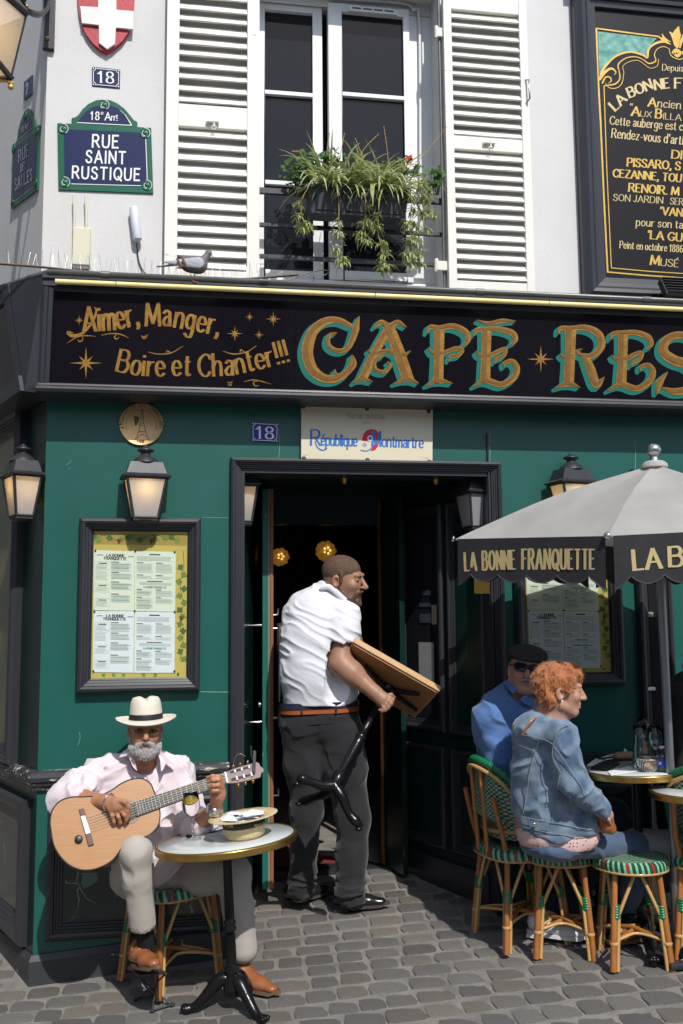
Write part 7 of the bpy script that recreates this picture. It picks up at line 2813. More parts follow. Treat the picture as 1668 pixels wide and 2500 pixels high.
bo = bd.build('beard', M['beard_grey'], guitarist, .0036, disp=folds((150, 150, 90), .0045, ridged=False, fine=.5))
material('hair_white', (.58, .57, .55), .7)
strands(bo, M['hair_white'], 900, .009, .0007, lambda p: (0, -.2, -1))
hs = Soft(.01, Hg)
for g_ in (-1, 1):
 hs.cap((g_ * .072, -.02, .055), (g_ * .071, .006, -.020), .009, .009)
hs.cap((-.05, -.09, .03), (.05, -.09, .03), .02)
hs.build('hair', M['beard_grey'], guitarist, .004, disp=folds((150, 150, 90), .004, ridged=False))
br = Soft(.004, Hg)
for g_ in (-1, 1):
 br.cap((g_ * .014, .0935, .0295), (g_ * .045, .0815, .030), .0040, .0032)
br.build('eyebrows', M['beard_grey'], guitarist, .0022)
def glasses(parent, H, sc, frame_mat, lens_mat, w_=.0225, h_=.0135, wrap=.004, yo=.112, zo=.008, thick=.0016, round_=2.6):
 q, l = MB(), MB()
 for g_ in (-1, 1):
  pts = []
  for i in range(22):
   a = 2 * math.pi * i / 22
   ca, sa = math.cos(a), math.sin(a)
   f = (abs(ca) ** round_ + abs(sa) ** round_) ** (-1 / round_)
   x = g_ * .0315 + w_ * ca * f
   pts.append(H @ (Vector((x, yo - abs(x) * wrap * 40 * .1 - (abs(x) * 8) ** 2 * .06, zo + h_ * sa * f)) * sc))
  q.tube(pts + [pts[0]], thick, 5, cap=False)
  l.add(pts, [tuple(range(22))])
  q.tube([H @ (Vector((g_ * (.0315 + w_), yo - .008 - wrap, zo + .005)) * sc), H @ (Vector((g_ * .076, .065, zo + .006)) * sc), H @ (Vector((g_ * .080, -.005, zo + .004)) * sc)], thick, 5)
 q.tube([H @ (Vector((-.010, yo, zo + .003)) * sc), H @ (Vector((0, yo + .003, zo + .006)) * sc), H @ (Vector((.010, yo, zo + .003)) * sc)], thick, 5)
 g = q.build('glasses', frame_mat, parent)
 l.build('lenses', lens_mat, g)
thin_glass('lens_tint', (.50, .50, .52), .25)
glasses(guitarist, Hg, 1.0, M['brass'], M['lens_tint'])
Hh = Hg @ Matrix.Translation((0, -.012, .060)) @ Matrix.Rotation(R(-5), 4, 'X') @ Matrix.Rotation(R(3.5), 4, 'Y')
q = MB()
rows = [(.079, .000), (.084, .002), (.100, .000), (.122, -.003), (.140, -.002), (.150, .003)]
n = 48
vs, fs = [], []
for (r_, z) in rows:
 for j in range(n):
  a = 2 * math.pi * j / n
  sx_, sy_ = math.cos(a), math.sin(a)
  curl = (abs(sx_) ** 2) * .010 * ((r_ - .08) / .07) - .016 * max(0, sy_) * ((r_ - .08) / .07)
  vs.append(Hh @ Vector((r_ * sx_ * .93, r_ * sy_ * 1.13, z + curl)))
crown = [(.080, .004), (.0785, .035), (.076, .060), (.071, .085), (.062, .100), (.045, .104), (.020, .097), (0, .094)]
for (r_, z) in crown:
 for j in range(n):
  a = 2 * math.pi * j / n
  sx_, sy_ = math.cos(a), math.sin(a)
  pinch = 1 - .20 * max(0, sy_) ** 2 * max(0, (z - .05) / .05) * (1 - .0) if z > .05 else 1
  dz = -.014 * math.exp(-(sx_ / .35) ** 2) * (1 if z > .09 else 0)
  vs.append(Hh @ Vector((r_ * sx_ * .95 * pinch, r_ * sy_ * 1.16, z + dz)))
allr = len(rows) + len(crown)
order = list(range(len(rows) - 1, -1, -1)) + list(range(len(rows), allr))
for a_, b_ in zip(order, order[1:]):
 for j in range(n):
  k = (j + 1) % n
  fs.append((a_ * n + j, a_ * n + k, b_ * n + k, b_ * n + j))
q.add(vs, fs, True)
under = [Vector(v) - (Hh.to_3x3() @ Vector((0, 0, .004))) for v in vs[:len(rows) * n]]
q.add(under, [((i) * n + j, (i + 1) * n + j, (i + 1) * n + (j + 1) % n, i * n + (j + 1) % n) for i in range(len(rows) - 1) for j in range(n)], True)
hat = q.build('straw_hat', M['panama'], guitarist)
q = MB()
vs = []
for (r_, z) in ((.0825, .003), (.0815, .014), (.0805, .026), (.0800, .027)):
 for j in range(n):
  a = 2 * math.pi * j / n
  vs.append(Hh @ Vector((r_ * math.cos(a) * .955, r_ * math.sin(a) * 1.165, z)))
q.add(vs, [(i * n + j, i * n + (j + 1) % n, (i + 1) * n + (j + 1) % n, (i + 1) * n + j) for i in range(3) for j in range(n)], True)
q.build('hat_band', M['hat_band'], hat)
sh_ = Soft(.045)
sh_.ell(I(700, 600, 4.51), (.185, .125, .19), k=.05)
sh_.ell(I(745, 800, 4.48), (.170, .145, .19), k=.05)
sh_.ell(I(765, 930, 4.46), (.165, .135, .10), k=.05)
sh_.cap(I(545, 470, 4.53), I(885, 478, 4.54), .068, .066, k=.05)
sh_.cap(I(690, 400, 4.52), I(560, 450, 4.53), .045, .055)
sh_.cap(I(775, 400, 4.52), I(880, 455, 4.53), .045, .055)
sh_.chain([shR, shR.lerp(elR, .55), elR, elR.lerp(wrR, .30)], [.070, .069, .065, .059])
sh_.cap(elR.lerp(wrR, .16), elR.lerp(wrR, .33), .064, .058, k=.006)
sh_.chain([shL, shL.lerp(elL, .5), elL, elL.lerp(wrL, .22)], [.074, .070, .066, .058])
sh_.cap(elL.lerp(wrL, .15), elL.lerp(wrL, .36), .060, .054, k=.006)
V0, V1 = I(735, 395, 4.40), I(742, 478, 4.335)
sh_.cap(I(735, 375, 4.45), I(735, 425, 4.42), .066, .056, k=.008, op='-')
sh_.cap(I(735, 420, 4.42), I(738, 488, 4.37), .052, .008, k=.006, op='-')
sh_.cap(I(735, 330, 4.5), I(735, 440, 4.515), .062, .064, k=.008, op='-')
f1 = folds((9, 20, 14), .019, Matrix.Rotation(R(35), 3, 'Y'), seed=3, fine=.5)
shirt = sh_.build('shirt', M['pink_shirt'], guitarist, .0052, disp=f1)
q = MB()
for pts in ([(655, 335, 4.47), (612, 368, 4.455), (600, 392, 4.435), (645, 380, 4.405), (672, 440, 4.375), (690, 458, 4.37), (678, 405, 4.385), (662, 350, 4.42)],
   [(800, 350, 4.47), (842, 395, 4.45), (880, 432, 4.43), (838, 415, 4.405), (822, 452, 4.385), (812, 462, 4.382), (808, 410, 4.40), (795, 365, 4.43)]):
 p = [I(*a) for a in pts]
 q = MB()
 q.slab([p[0], p[7], p[6], p[3], p[2], p[1]], CF * .006)
 q.slab([p[3], p[6], p[5], p[4]], CF * .006)
 q.build('collar', M['pink_shirt'], shirt)
q = MB()
q.tube(catmull([I(742, 482, 4.372), I(760, 560, 4.372), I(790, 680, 4.342), I(815, 800, 4.335)], 4), .005, 5, flat=CF, fs=.4)
q.build('placket', M['pink_shirt'], shirt)
tr_ = Soft(.05)
tr_.ell(I(770, 985, 4.49), (.175, .14, .105))
hipR, knR, anR = I(660, 985, 4.46), I(684, 868, 4.12), I(718, 1225, 4.165)
hipL, knL, anL = I(880, 985, 4.48), I(1180, 975, 4.36), I(1222, 1352, 4.345)
tr_.chain([hipR, hipR.lerp(knR, .5), knR], [.088, .080, .066])
tr_.chain([knR, knR.lerp(anR, .35), anR], [.064, .062, .057], k=.03)
tr_.chain([hipL, hipL.lerp(knL, .5), knL], [.092, .084, .076])
tr_.chain([knL, knL.lerp(anL, .4), anL], [.072, .067, .066], k=.03)
tr_.cap(anR, anR + (anR - knR).normalized() * .10, .05, .05, k=.004, op='-')
cut = (anL - knL).normalized()
fR = folds((11, 11, 8), .008, seed=9, fine=.5)
trousers = tr_.build('trousers', M['beige_chinos'], guitarist, .0055, disp=lambda P: fR(P) * np.clip((np.minimum(np.sqrt(((P - np.array(anR)) ** 2).sum(1)), np.sqrt(((P - np.array(anL)) ** 2).sum(1))) - .06) / .09, 0, 1))
sx_ = Soft(.01)
sx_.cap(anR.lerp(knR, .05), I(735, 1330, 4.20), .036, .036)
sx_.cap(anL.lerp(knL, .05), I(1205, 1480, 4.375), .036, .036)
sx_.build('socks', M['sock_black'], guitarist, .006)
hR, tR_ = I(672, 1440, 4.26), I(800, 1462, 4.02)
shoe('shoe', hR + Vector((0, 0, .012)), tR_ + Vector((0, 0, .004)), M['shoe_tan'], M['sole_tan'], guitarist, laces=M['leather_bag'])
hL = PG('D', 527, 2262)
tL_ = PG('D', 636, 2292)
tL_ = hL + (tL_ - hL).normalized() * .285
hL.z = ground_z(hL.x, hL.y) + .022
tL_.z = ground_z(tL_.x, tL_.y) + .018
shoe('shoe', hL, tL_, M['shoe_tan'], M['sole_tan'], guitarist, laces=M['leather_bag'])
q = MB()
ax = (ph - wrL).normalized()
for i in range(-1, 2):
 q.lathe([(.034, -.006), (.037, 0), (.034, .006)], wrL + ax * (i * .010 + .004), ax, 18)
q.lathe([(0, .0), (.017, .0), (.017, -.010), (0, -.010)], wrL + ax * .004 - CF * .030, CF, 16)
q.build('wristwatch', M['steel'], guitarist)
q = MB()
ax = (pc - wrR).normalized()
ring = []
a1 = CU - ax * CU.dot(ax)
a1.normalize()
b1 = ax.cross(a1)
for i in range(19):
 a = 2 * math.pi * i / 18
 ring.append(wrR.lerp(pc, .25) + a1 * (math.cos(a) * .036) + b1 * (math.sin(a) * .030))
q.tube(ring, .0048, 6, cap=False)
q.build('bracelet', M['chrome'], guitarist)
# ---------------------------------------------------------------- the waiter
G_ = lambda x, y, d: PD('g', x, y, d)
J_ = lambda x, y, d: PD('j', x, y, d)
DW = 5.14
wp = Soft(.04)
hw_ = G_(690, 778, DW)
rt = CR
fwd = Vector((CF.x, CF.y, 0)).normalized()
Hw = headframe(hw_, rt * 1.0 - fwd * .40 + Vector((0, 0, -.10)), roll=R(4))
SW = 1.10
add_head(wp, Hw, SW, nose=1.35, mouth_open=.002)
wp.cap(Hw @ Vector((0, -.04, -.05)), G_(590, 905, DW + .02), .066, .078)
wp.chain([G_(575, 930, DW + .02), G_(560, 1100, DW + .03), G_(550, 1350, DW + .03)], [.12, .16, .15], flat=CF, s=1.3)
wp.cap(G_(430, 960, DW + .03), G_(690, 965, DW), .06)
sL2 = G_(425, 965, DW + .05)
sR2, eR2, wR2 = G_(690, 985, DW - .05), G_(672, 1245, DW - .13), G_(868, 1412, DW - .20)
wp.chain([sR2, eR2], [.062, .056]).chain([eR2, eR2.lerp(wR2, .32), wR2], [.054, .056, .036])
hd = G_(912, 1450, DW - .215)
wp.cap(wR2, hd, .034, .036, CF, 1.2, k=.02)
wp.cap(hd, G_(935, 1462, DW - .215), .035, .030, CF, 1.2, k=.02)
fingers(wp, [[G_(945, 1430, DW - .22), G_(966, 1448, DW - .235), G_(958, 1478, DW - .24), G_(938, 1486, DW - .225)],
             [G_(938, 1450, DW - .23), G_(955, 1470, DW - .25), G_(940, 1496, DW - .25), G_(918, 1498, DW - .23)],
             [G_(925, 1465, DW - .235), G_(940, 1488, DW - .25), G_(924, 1508, DW - .25), G_(904, 1506, DW - .23)],
             [G_(905, 1475, DW - .235), G_(918, 1496, DW - .245), G_(906, 1512, DW - .245), G_(892, 1506, DW - .23)],
             [G_(935, 1425, DW - .20), G_(958, 1420, DW - .19), G_(975, 1436, DW - .18)]], .0105, .0085)
lh = [G_(800, 1150, DW + .30), G_(850, 1330, DW + .32)]
wp.chain([G_(700, 985, DW + .16), G_(770, 1190, DW + .22), G_(900, 1300, DW + .28)], [.055, .048, .036])
stub = (.16, .085, .06)
WH = lambda x, y, z: tuple(Hw @ (Vector((x, y, z)) * SW))
waiter = wp.build('person', M['skin_olive'], None, .0045, loc=PG('D', 770, 2090), base=(.33, .175, .11),
                  tints=head_tints(Hw, SW, (.30, .10, .085), extra=((.36, .16, .10),)) + [(WH(sx_ * .055, .03, -.055), .03, stub, .55) for sx_ in (-1, 1)] + [(WH(sx_ * .074, -.008, -.004), .03, (.42, .17, .11), .5) for sx_ in (-1, 1)])
tag(waiter, 'bearded waiter in a white short-sleeved shirt carrying a table into the doorway', 'person')
eyes(Hw, SW, waiter, None, (0, -1))
bw = Soft(.008, Hw @ Matrix.Scale(SW, 4), SW)
for g_ in (-1, 1):
 bw.cap((g_ * .062, .002, -.030), (g_ * .050, .020, -.074), .008, .013, k=.012)
 bw.cap((g_ * .048, .022, -.076), (g_ * .014, .068, -.100), .014, .018, k=.012)
 bw.cap((g_ * .004, .103, -.043), (g_ * .028, .085, -.058), .006, .006, k=.005)
 bw.cap((g_ * .030, .080, -.060), (g_ * .030, .066, -.086), .008, .012, k=.008)
bw.cap((0, .086, -.078), (0, .084, -.106), .010, .018, k=.008)
bw.build('beard', M['beard_brown'], waiter, .004, disp=folds((160, 160, 120), .003, ridged=False))
hr = Soft(.012, Hw @ Matrix.Scale(SW, 4), SW)
hr.ell((0, -.016, .046), (.0775, .0985, .078))
for g_ in (-1, 1):
 hr.cap((g_ * .072, .014, .040), (g_ * .071, .016, -.006), .010, .006, k=.008)
hr.ell((0, -.09, -.075), (.12, .08, .055), k=.012, op='-')
hr.ell((0, .120, .026), (.075, .052, .040), k=.006, op='-')
for g_ in (-1, 1):
 hr.ell((g_ * .085, -.012, -.012), (.020, .024, .034), k=.006, op='-')
hr.build('hair', M['hair_brown'], waiter, .004)
br = Soft(.004, Hw @ Matrix.Scale(SW, 4), SW)
for g_ in (-1, 1):
 br.cap((g_ * .012, .094, .027), (g_ * .044, .082, .030), .0042, .0030)
br.build('eyebrows', M['brow_dark'], waiter, .0024)
ws = Soft(.05)
ws.chain([G_(560, 1000, DW + .02), G_(555, 1120, DW + .01), G_(548, 1280, DW), G_(545, 1440, DW)], [.185, .200, .198, .186], flat=CF, s=1.25)
ws.ell(G_(640, 1380, DW - .02), (.125, .13, .13))
ws.cap(G_(470, 965, DW + .04), G_(680, 965, DW), .088, .085)
ws.cap(G_(590, 850, DW + .03), G_(480, 930, DW + .04), .056, .075)
ws.cap(G_(610, 850, DW + .02), G_(680, 930, DW), .056, .07)
ws.chain([sR2, sR2.lerp(eR2, .30), sR2.lerp(eR2, .46)], [.088, .088, .086], k=.03)
ws.chain([G_(420, 985, DW + .06), G_(405, 1150, DW + .10)], [.07, .06])
ws.cap(sR2.lerp(eR2, .46) + (eR2 - sR2).normalized() * .05, sR2.lerp(eR2, .46) + (eR2 - sR2).normalized() * .3, .080, .08, k=.004, op='-')
ws.cap(Hw @ Vector((0, -.03, -.02)), G_(610, 868, DW + .02), .072, .066, k=.006, op='-')
f2 = folds((7, 7, 26), .0095, Matrix.Rotation(R(-28), 3, 'Y'), seed=21)
ws.ell(J_(590, 40, DW) - Vector((0, 0, .30)), (.6, .6, .30), k=.004, op='-')
wsh = ws.build('shirt', M['white_shirt'], waiter, .0055, disp=lambda P: f2(P) * np.clip((P[:, 2] - J_(590, 60, DW).z) / .12, .12, 1))
q = MB()
cpts = [G_(560, 818, DW - .062), G_(605, 815, DW - .07), G_(640, 838, DW - .075), G_(672, 868, DW - .075), G_(700, 892, DW - .07)]
cp_ = catmull(cpts, 4)
q.tube(cp_, .016, 8, flat=CF, fs=.45)
q.build('collar', M['white_shirt'], wsh)
nv = Soft(.03)
nv.chain([G_(440, 1475, DW), G_(660, 1470, DW)], [.130, .130], flat=None)
nb = Soft(.03)
wt = Soft(.05)
hpL, knL2, anL2 = J_(490, 220, DW + .02), J_(512, 760, DW + .03), J_(474, 1265, DW + .02)
hpR, knR2, anR2 = J_(735, 250, DW - .01), J_(815, 800, DW - .02), J_(800, 1290, DW - .06)
belt_c = [J_(355 + 0, 95, DW), J_(560, 95, DW - .14), J_(790, 70, DW - .02)]
wt.chain([J_(490, 140, DW), J_(690, 130, DW)], [.128, .128], k=.06)
wt.chain([hpL, hpL.lerp(knL2, .4), knL2, knL2.lerp(anL2, .5), anL2], [.120, .106, .080, .066, .070])
wt.chain([hpR, hpR.lerp(knR2, .4), knR2, knR2.lerp(anR2, .5), anR2], [.122, .108, .084, .074, .076])
wt.cap(J_(480, -120, DW), J_(700, -120, DW), .140, .140, k=.003, op='-')
f3 = folds((7, 7, 13), .009, Matrix.Rotation(R(25), 3, 'Y'), seed=33)
zb_ = lambda z0, z1: (lambda P: np.clip((P[:, 2] - z1) / (z0 - z1), 0, 1))
f4 = folds((8, 8, 34), .022, seed=50, mask=lambda P: np.clip((anL2.z + .16 - P[:, 2]) / .12, 0, 1))
wtr = wt.build('trousers', M['charcoal_trousers'], waiter, .006, disp=lambda P: f3(P) + f4(P))
def band(mat, name, parent, pts, hgt, thick, k=5):
 c = catmull(pts, k)
 q = MB()
 q.tube(c, hgt, 8, flat=CF, fs=thick / hgt)
 return q.build(name, mat, parent)
bl = Soft(.02)
bc = [J_(488, 86, DW), J_(690, 78, DW)]
belt = MB()
def stadium(cz, r_, n=40):
 a, b = J_(488, cz, DW), J_(690, cz - 8, DW)
 dx = (b - a).normalized()
 dy = Vector((-dx.y, dx.x, 0)).normalized()
 pts = []
 for i in range(n + 1):
  t = 2 * math.pi * i / n
  ca, sa = math.cos(t), math.sin(t)
  c = a if ca < 0 else b
  pts.append(c + dx * (r_ * ca) + dy * (r_ * sa))
 return pts
for (cz, hh, rr, mm, nm) in ((84, .017, .1325, 'belt_tan', 'belt'), (54, .016, .134, 'navy_cloth', 'shirt_tail')):
 pts = stadium(cz, rr)
 q = MB()
 vs = []
 for p in pts[:-1]:
  vs += [p - Vector((0, 0, hh)), p + Vector((0, 0, hh))]
 n_ = len(pts) - 1
 q.add(vs, [(2 * i, 2 * ((i + 1) % n_), 2 * ((i + 1) % n_) + 1, 2 * i + 1) for i in range(n_)], True)
 inn = [v + (Vector((J_(590, cz, DW).x, J_(590, cz, DW).y, v.z)) - v).normalized() * .006 for v in vs]
 q.add(inn, [(2 * i + 1, 2 * ((i + 1) % n_) + 1, 2 * ((i + 1) % n_), 2 * i) for i in range(n_)], True)
 q.build(nm, M[mm], waiter)
q = MB()
for x in (478, 705):
 p = J_(x, 84, DW - .133)
 q.box(p.x - .005, p.x + .005, p.y - .004, p.y + .004, p.z - .024, p.z + .024)
q.build('belt_loops', M['charcoal_trousers'], wtr)
q = MB()
q.tube([J_(512, 188, DW - .127), J_(600, 182, DW - .133), J_(715, 176, DW - .125)], .0022, 5)
q.build('pocket', M['navy_cloth'], wtr)
hL2, tL2 = PG('D', 655, 2082), PG('D', 738, 2062)
tL2 = hL2 + (tL2 - hL2).normalized() * .27
hR2, tR2 = PG('D', 768, 2094), PG('D', 884, 2088)
tR2 = hR2 + (tR2 - hR2).normalized() * .29
for h_, t_ in ((hL2, tL2), (hR2, tR2)):
 h_.z = ground_z(h_.x, h_.y) + .03
 t_.z = ground_z(t_.x, t_.y) + .026
 shoe('shoe', h_, t_, M['shoe_black'], M['sole_dark'], waiter, laces=M['sock_black'])
A4, B4 = G_(742, 1124, DW - .19), G_(1230, 1404, DW - .21)
ab = (B4 - A4).normalized()
pole_dir = (CR * -.44 + CU * -.69 + CF * -.57).normalized()
pole_dir = (pole_dir - ab * pole_dir.dot(ab)).normalized()
bc = pole_dir.cross(ab).normalized()
if bc.dot(CU) > 0:
 bc = -bc
LAB = (B4 - A4).length
LBC = .40
ct = thing('carried_table', 'upturned square wooden table with an iron foot under the waiter\'s arm', 'table', A4 + ab * LAB / 2 + bc * LBC / 2)
th_ = .032
q = MB()
A5 = A4 - pole_dir * 0
q.slab([A5, A5 + ab * LAB, A5 + ab * LAB + bc * LBC, A5 + bc * LBC], -pole_dir * th_)
material('table_oak', (.42, .235, .095), .45, col2=(.52, .32, .15), nscale=7, stretch=(2, 9, 2), detail=6, bump=.1, bscale=40)
material('table_under', (.27, .125, .045), .5, col2=(.34, .17, .07), nscale=6, stretch=(2, 9, 2), detail=6)
q.build('table_top', M['table_oak'], ct, bevel=.004)
q = MB()
e_ = .012
q.slab([A5 + ab * e_ + bc * e_ + pole_dir * .001, A5 + ab * (LAB - e_) + bc * e_ + pole_dir * .001, A5 + ab * (LAB - e_) + bc * (LBC - e_) + pole_dir * .001, A5 + ab * e_ + bc * (LBC - e_) + pole_dir * .001], pole_dir * .006)
q.build('underside_board', M['table_under'], ct)
mid = onplane('g', 945, 1372, A5 + pole_dir * .007, pole_dir)
q = MB()
for (x, y) in ((818, 1248), (1118, 1412), (1105, 1503), (900, 1340)):
 e = onplane('g', x, y, A5 + pole_dir * .012, pole_dir)
 q.tube([mid + pole_dir * .022, mid.lerp(e, .6) + pole_dir * .016, e + pole_dir * .008], [.016, .012, .009], 6)
q.lathe([(.035, 0), (.035, .02), (.026, .035)], mid, pole_dir, 14)
q.build('top_spider', M['iron'], ct)
hub = PD('j', 692, 588, 4.74)
q = MB()
ax = (hub - mid)
LP = ax.length
ax.normalize()
q.lathe([(a_ * .82, b_ * 1.0) for a_, b_ in [(.020, .03), (.020, LP * .36), (.024, LP * .38), (.024, LP * .42), (.021, LP * .44), (.022, LP * .50), (.034, LP * .515), (.036, LP * .53), (.034, LP * .545), (.028, LP * .56), (.031, LP * .60), (.025, LP * .86), (.036, LP * .89), (.040, LP * .93), (.036, LP * 1.0), (.012, LP * 1.03)]], mid, ax, 18)
q.build('column', M['iron'], ct)
for ends, rr in (([(620, 590, 4.72), (540, 565, 4.70), (480, 545, 4.69), (452, 560, 4.69)], (.030, .026, .020, .026, .012)), ([(745, 665, 4.71), (790, 770, 4.70), (835, 825, 4.69), (872, 862, 4.69)], (.030, .026, .020, .026, .012)), ([(640, 640, 4.78), (570, 665, 4.86), (500, 690, 4.93), (462, 690, 4.95)], (.030, .026, .020, .026, .012))):
 q = MB()
 c = catmull([hub + ax * .0] + [PD('j', *e) for e in ends], 5)
 q.tube(c, [float(v) for v in np.interp(np.linspace(0, 4, len(c)), range(5), rr)], 10)
 e = c[-2]
 q.ball(e + ax * .018, (.018, .018, .012), 8, 6)
 q.build('claw_foot', M['iron'], ct)
# ---------------------------------------------------------------- the woman in denim
K = lambda x, y, d: PD('k', x, y, d)
H_ = lambda x, y, d: PD('h', x, y, d)
DF = 4.30
wo_ = Soft(.035)
hf = H_(792, 1622, DF)
Hf = headframe(hf, CR - fwd * .06 + Vector((0, 0, -.03)), roll=R(0))
SF = .98
add_head(wo_, Hf, SF, nose=1.0, jaw=.95)
wo_.cap(Hf @ Vector((0, -.035, -.05)), K(735, 260, DF + .02), .052, .058)
wo_.chain([K(720, 270, DF + .03), K(700, 500, DF + .04), K(690, 900, DF + .04)], [.09, .13, .13])
shN, elN, wrN = K(800, 335, DF - .13), K(872, 640, DF - .17), K(1060, 822, DF - .10)
wo_.chain([shN, elN, wrN], [.045, .040, .027])
hdw = K(1090, 850, DF - .09)
wo_.cap(wrN, hdw, .026, .028, CF, 1.3, k=.015)
fingers(wo_, [[K(1090 + i * 3, 838 + i * 7, DF - .095 + i * .006), K(1112 + i * 2, 858 + i * 7, DF - .10 + i * .006), K(1118, 886 + i * 5, DF - .09 + i * .006)] for i in range(4)] + [[K(1078, 850, DF - .11), K(1100, 880, DF - .12), K(1112, 905, DF - .115)]], .0085, .0065)
woman = wo_.build('person', M['skin_fair'], None, .0045, loc=PG('D', 1250, 2170), base=(.44, .24, .165),
                  tints=head_tints(Hf, SF, (.42, .12, .10), extra=((.46, .20, .14),)))
tag(woman, 'woman with short ginger hair and a faded denim jacket seated on a stool', 'person')
eyes(Hf, SF, woman, None)
hr = Soft(.02, Hf @ Matrix.Scale(SF, 4), SF)
hr.ell((0, -.018, .048), (.081, .100, .083))
hr.ell((0, .045, .085), (.066, .055, .040))
hr.ell((0, -.048, .0), (.070, .058, .064))
for g_ in (-1, 1):
 hr.cap((g_ * .070, .030, .060), (g_ * .074, .024, .012), .020, .010)
 hr.cap((g_ * .064, -.044, -.03), (g_ * .044, -.056, -.064), .021, .010)
 hr.ell((g_ * .088, .004, -.022), (.024, .024, .034), k=.008, op='-')
hr.ell((0, .130, .0), (.10, .058, .068), k=.01, op='-')
ho_ = hr.build('hair', M['hair_ginger'], woman, .0042, disp=folds((44, 44, 18), .014, seed=5, fine=.6))
material('hair_copper', (.56, .235, .085), .45)
Hi = Hf.inverted()
strands(ho_, M['hair_copper'], 1300, .018, .0008, lambda p: Hf.to_3x3() @ Vector((0, -.6 if (Hi @ p).y < .02 else .9, -.8 if (Hi @ p).z < .1 else -.1)), .2)
q = MB()
q.ball(Hf @ (Vector((.084, -.004, -.036)) * SF), .0045, 8, 6)
q.build('earring', M['porcelain'], woman)
br = Soft(.004, Hf @ Matrix.Scale(SF, 4))
for g_ in (-1, 1):
 br.cap((g_ * .014, .093, .029), (g_ * .044, .081, .031), .0030, .0024)
br.build('eyebrows', M['beard_brown'], woman, .0022)
jk = Soft(.04)
jk.ell(K(668, 330, DF + .02), (.110, .16, .075), k=.06)
jk.chain([K(695, 360, DF + .02), K(695, 560, DF + .03), K(705, 780, DF + .03), K(750, 930, DF + .02)], [.125, .138, .138, .140], k=.05)
jk.chain([K(800, 640, DF + .02), K(850, 800, DF + .01), K(930, 945, DF + .0)], [.10, .10, .085], k=.05)
jk.chain([shN, shN.lerp(elN, .5), elN, elN.lerp(wrN, .5), elN.lerp(wrN, .93)], [.066, .062, .058, .050, .040], k=.028)
shM = K(610, 300, DF + .20)
jk.chain([shM, K(760, 560, DF + .22), K(960, 740, DF + .12)], [.066, .058, .046])
jk.cap(K(740, 195, DF + .02), K(735, 232, DF + .02), .062, .066, k=.012)
jk.cap(Hf @ Vector((0, -.03, -.04)), K(738, 228, DF + .01), .056, .055, k=.004, op='-')
jk.ell(K(760, 1100, DF), (.4, .4, .085), Matrix.Rotation(R(-11), 3, CF).to_4x4(), k=.004, op='-')
jacket = jk.build('denim_jacket', M['denim_jacket'], woman, .0052, disp=folds((9, 9, 16), .014, Matrix.Rotation(R(30), 3, 'Y'), seed=61))
jt = jacket.data
jm = [Vector(v.co) + BASE['denim_jacket'] for v in jt.vertices]
jn = np.array(jm, np.float32)
jrel = jn - np.array(CAM_POS, np.float32)
jd = jrel @ np.array(CF, np.float32)
jx = jrel @ np.array(CR, np.float32) / jd * F_SRC + 834
jy = 1250 - jrel @ np.array(CU, np.float32) / jd * F_SRC
def on_jacket(x, y):
 sx, sy = src('k', x, y)
 m = (np.abs(jx - sx) < 6) & (np.abs(jy - sy) < 6)
 d = jd[m].min() if m.any() else DF
 return PD('k', x, y, float(d) - .0045)
for pts in ([(540, 345), (620, 358), (700, 378), (752, 408)], [(660, 385), (630, 470), (600, 590), (585, 720), (560, 850)], [(795, 590), (775, 690), (760, 790), (740, 890)], [(852, 280), (790, 310), (765, 360), (745, 440), (752, 500), (800, 590)],
   [(750, 415), (810, 490), (880, 600), (950, 710), (1010, 790)], [(545, 858), (640, 880), (780, 905), (930, 935), (1062, 955)], [(520, 915), (620, 940), (720, 962), (900, 990), (1070, 1008)], [(855, 730), (858, 800), (862, 862)]):
 c = [on_jacket(*p) for p in cm(pts, 3)]
 c = [(c[max(i - 1, 0)] + c[i] * 2 + c[min(i + 1, len(c) - 1)]) / 4 for i in range(len(c))]
 c = catmull(c, 2)
 q = MB()
 q.tube(c, .0021, 5, flat=CF, fs=.6)
 q.build('seam', M['denim_seam'], jacket)
q = MB()
q.slab([on_jacket(x, y) for x, y in ((604, 890), (604, 935), (720, 948), (724, 898))], -CF * .004)
tb_ = q.build('waist_tab', M['denim_jacket'], jacket)
q = MB()
q.lathe([(.010, 0), (.010, .003), (.007, .005), (0, .004)], on_jacket(630, 910) - CF * .005, -CF, 14)
q.build('button', M['steel'], tb_)
bs_ = Soft(.04)
bs_.chain([K(715, 935, DF + .03), K(735, 985, DF + .03), K(800, 985, DF + .01)], [.140, .125, .120])
bs_.chain([K(860, 975, DF), K(955, 985, DF - .01)], [.09, .06])
bs_.ell(K(780, 1118, DF), (.45, .45, .05), Matrix.Rotation(R(3), 3, CF).to_4x4(), k=.004, op='-')
def dots_mat():
 m = material('dotted_blouse', (.62, .43, .41), .9, bump=.1)
 t = m.node_tree
 b = t.nodes['Principled BSDF']
 tc = t.nodes.new('ShaderNodeTexCoord')
 vo = t.nodes.new('ShaderNodeTexVoronoi')
 vo.inputs['Scale'].default_value = 62
 vo.inputs['Randomness'].default_value = .35
 t.links.new(tc.outputs['Object'], vo.inputs['Vector'])
 rp = t.nodes.new('ShaderNodeMath')
 rp.operation = 'LESS_THAN'
 rp.inputs[1].default_value = .24
 t.links.new(vo.outputs['Distance'], rp.inputs[0])
 mx = t.nodes.new('ShaderNodeMix')
 mx.data_type = 'RGBA'
 mx.inputs[6].default_value = (.62, .43, .41, 1)
 mx.inputs[7].default_value = (.16, .06, .06, 1)
 t.links.new(rp.outputs[0], mx.inputs[0])
 t.links.new(mx.outputs[2], b.inputs['Base Color'])
 return m
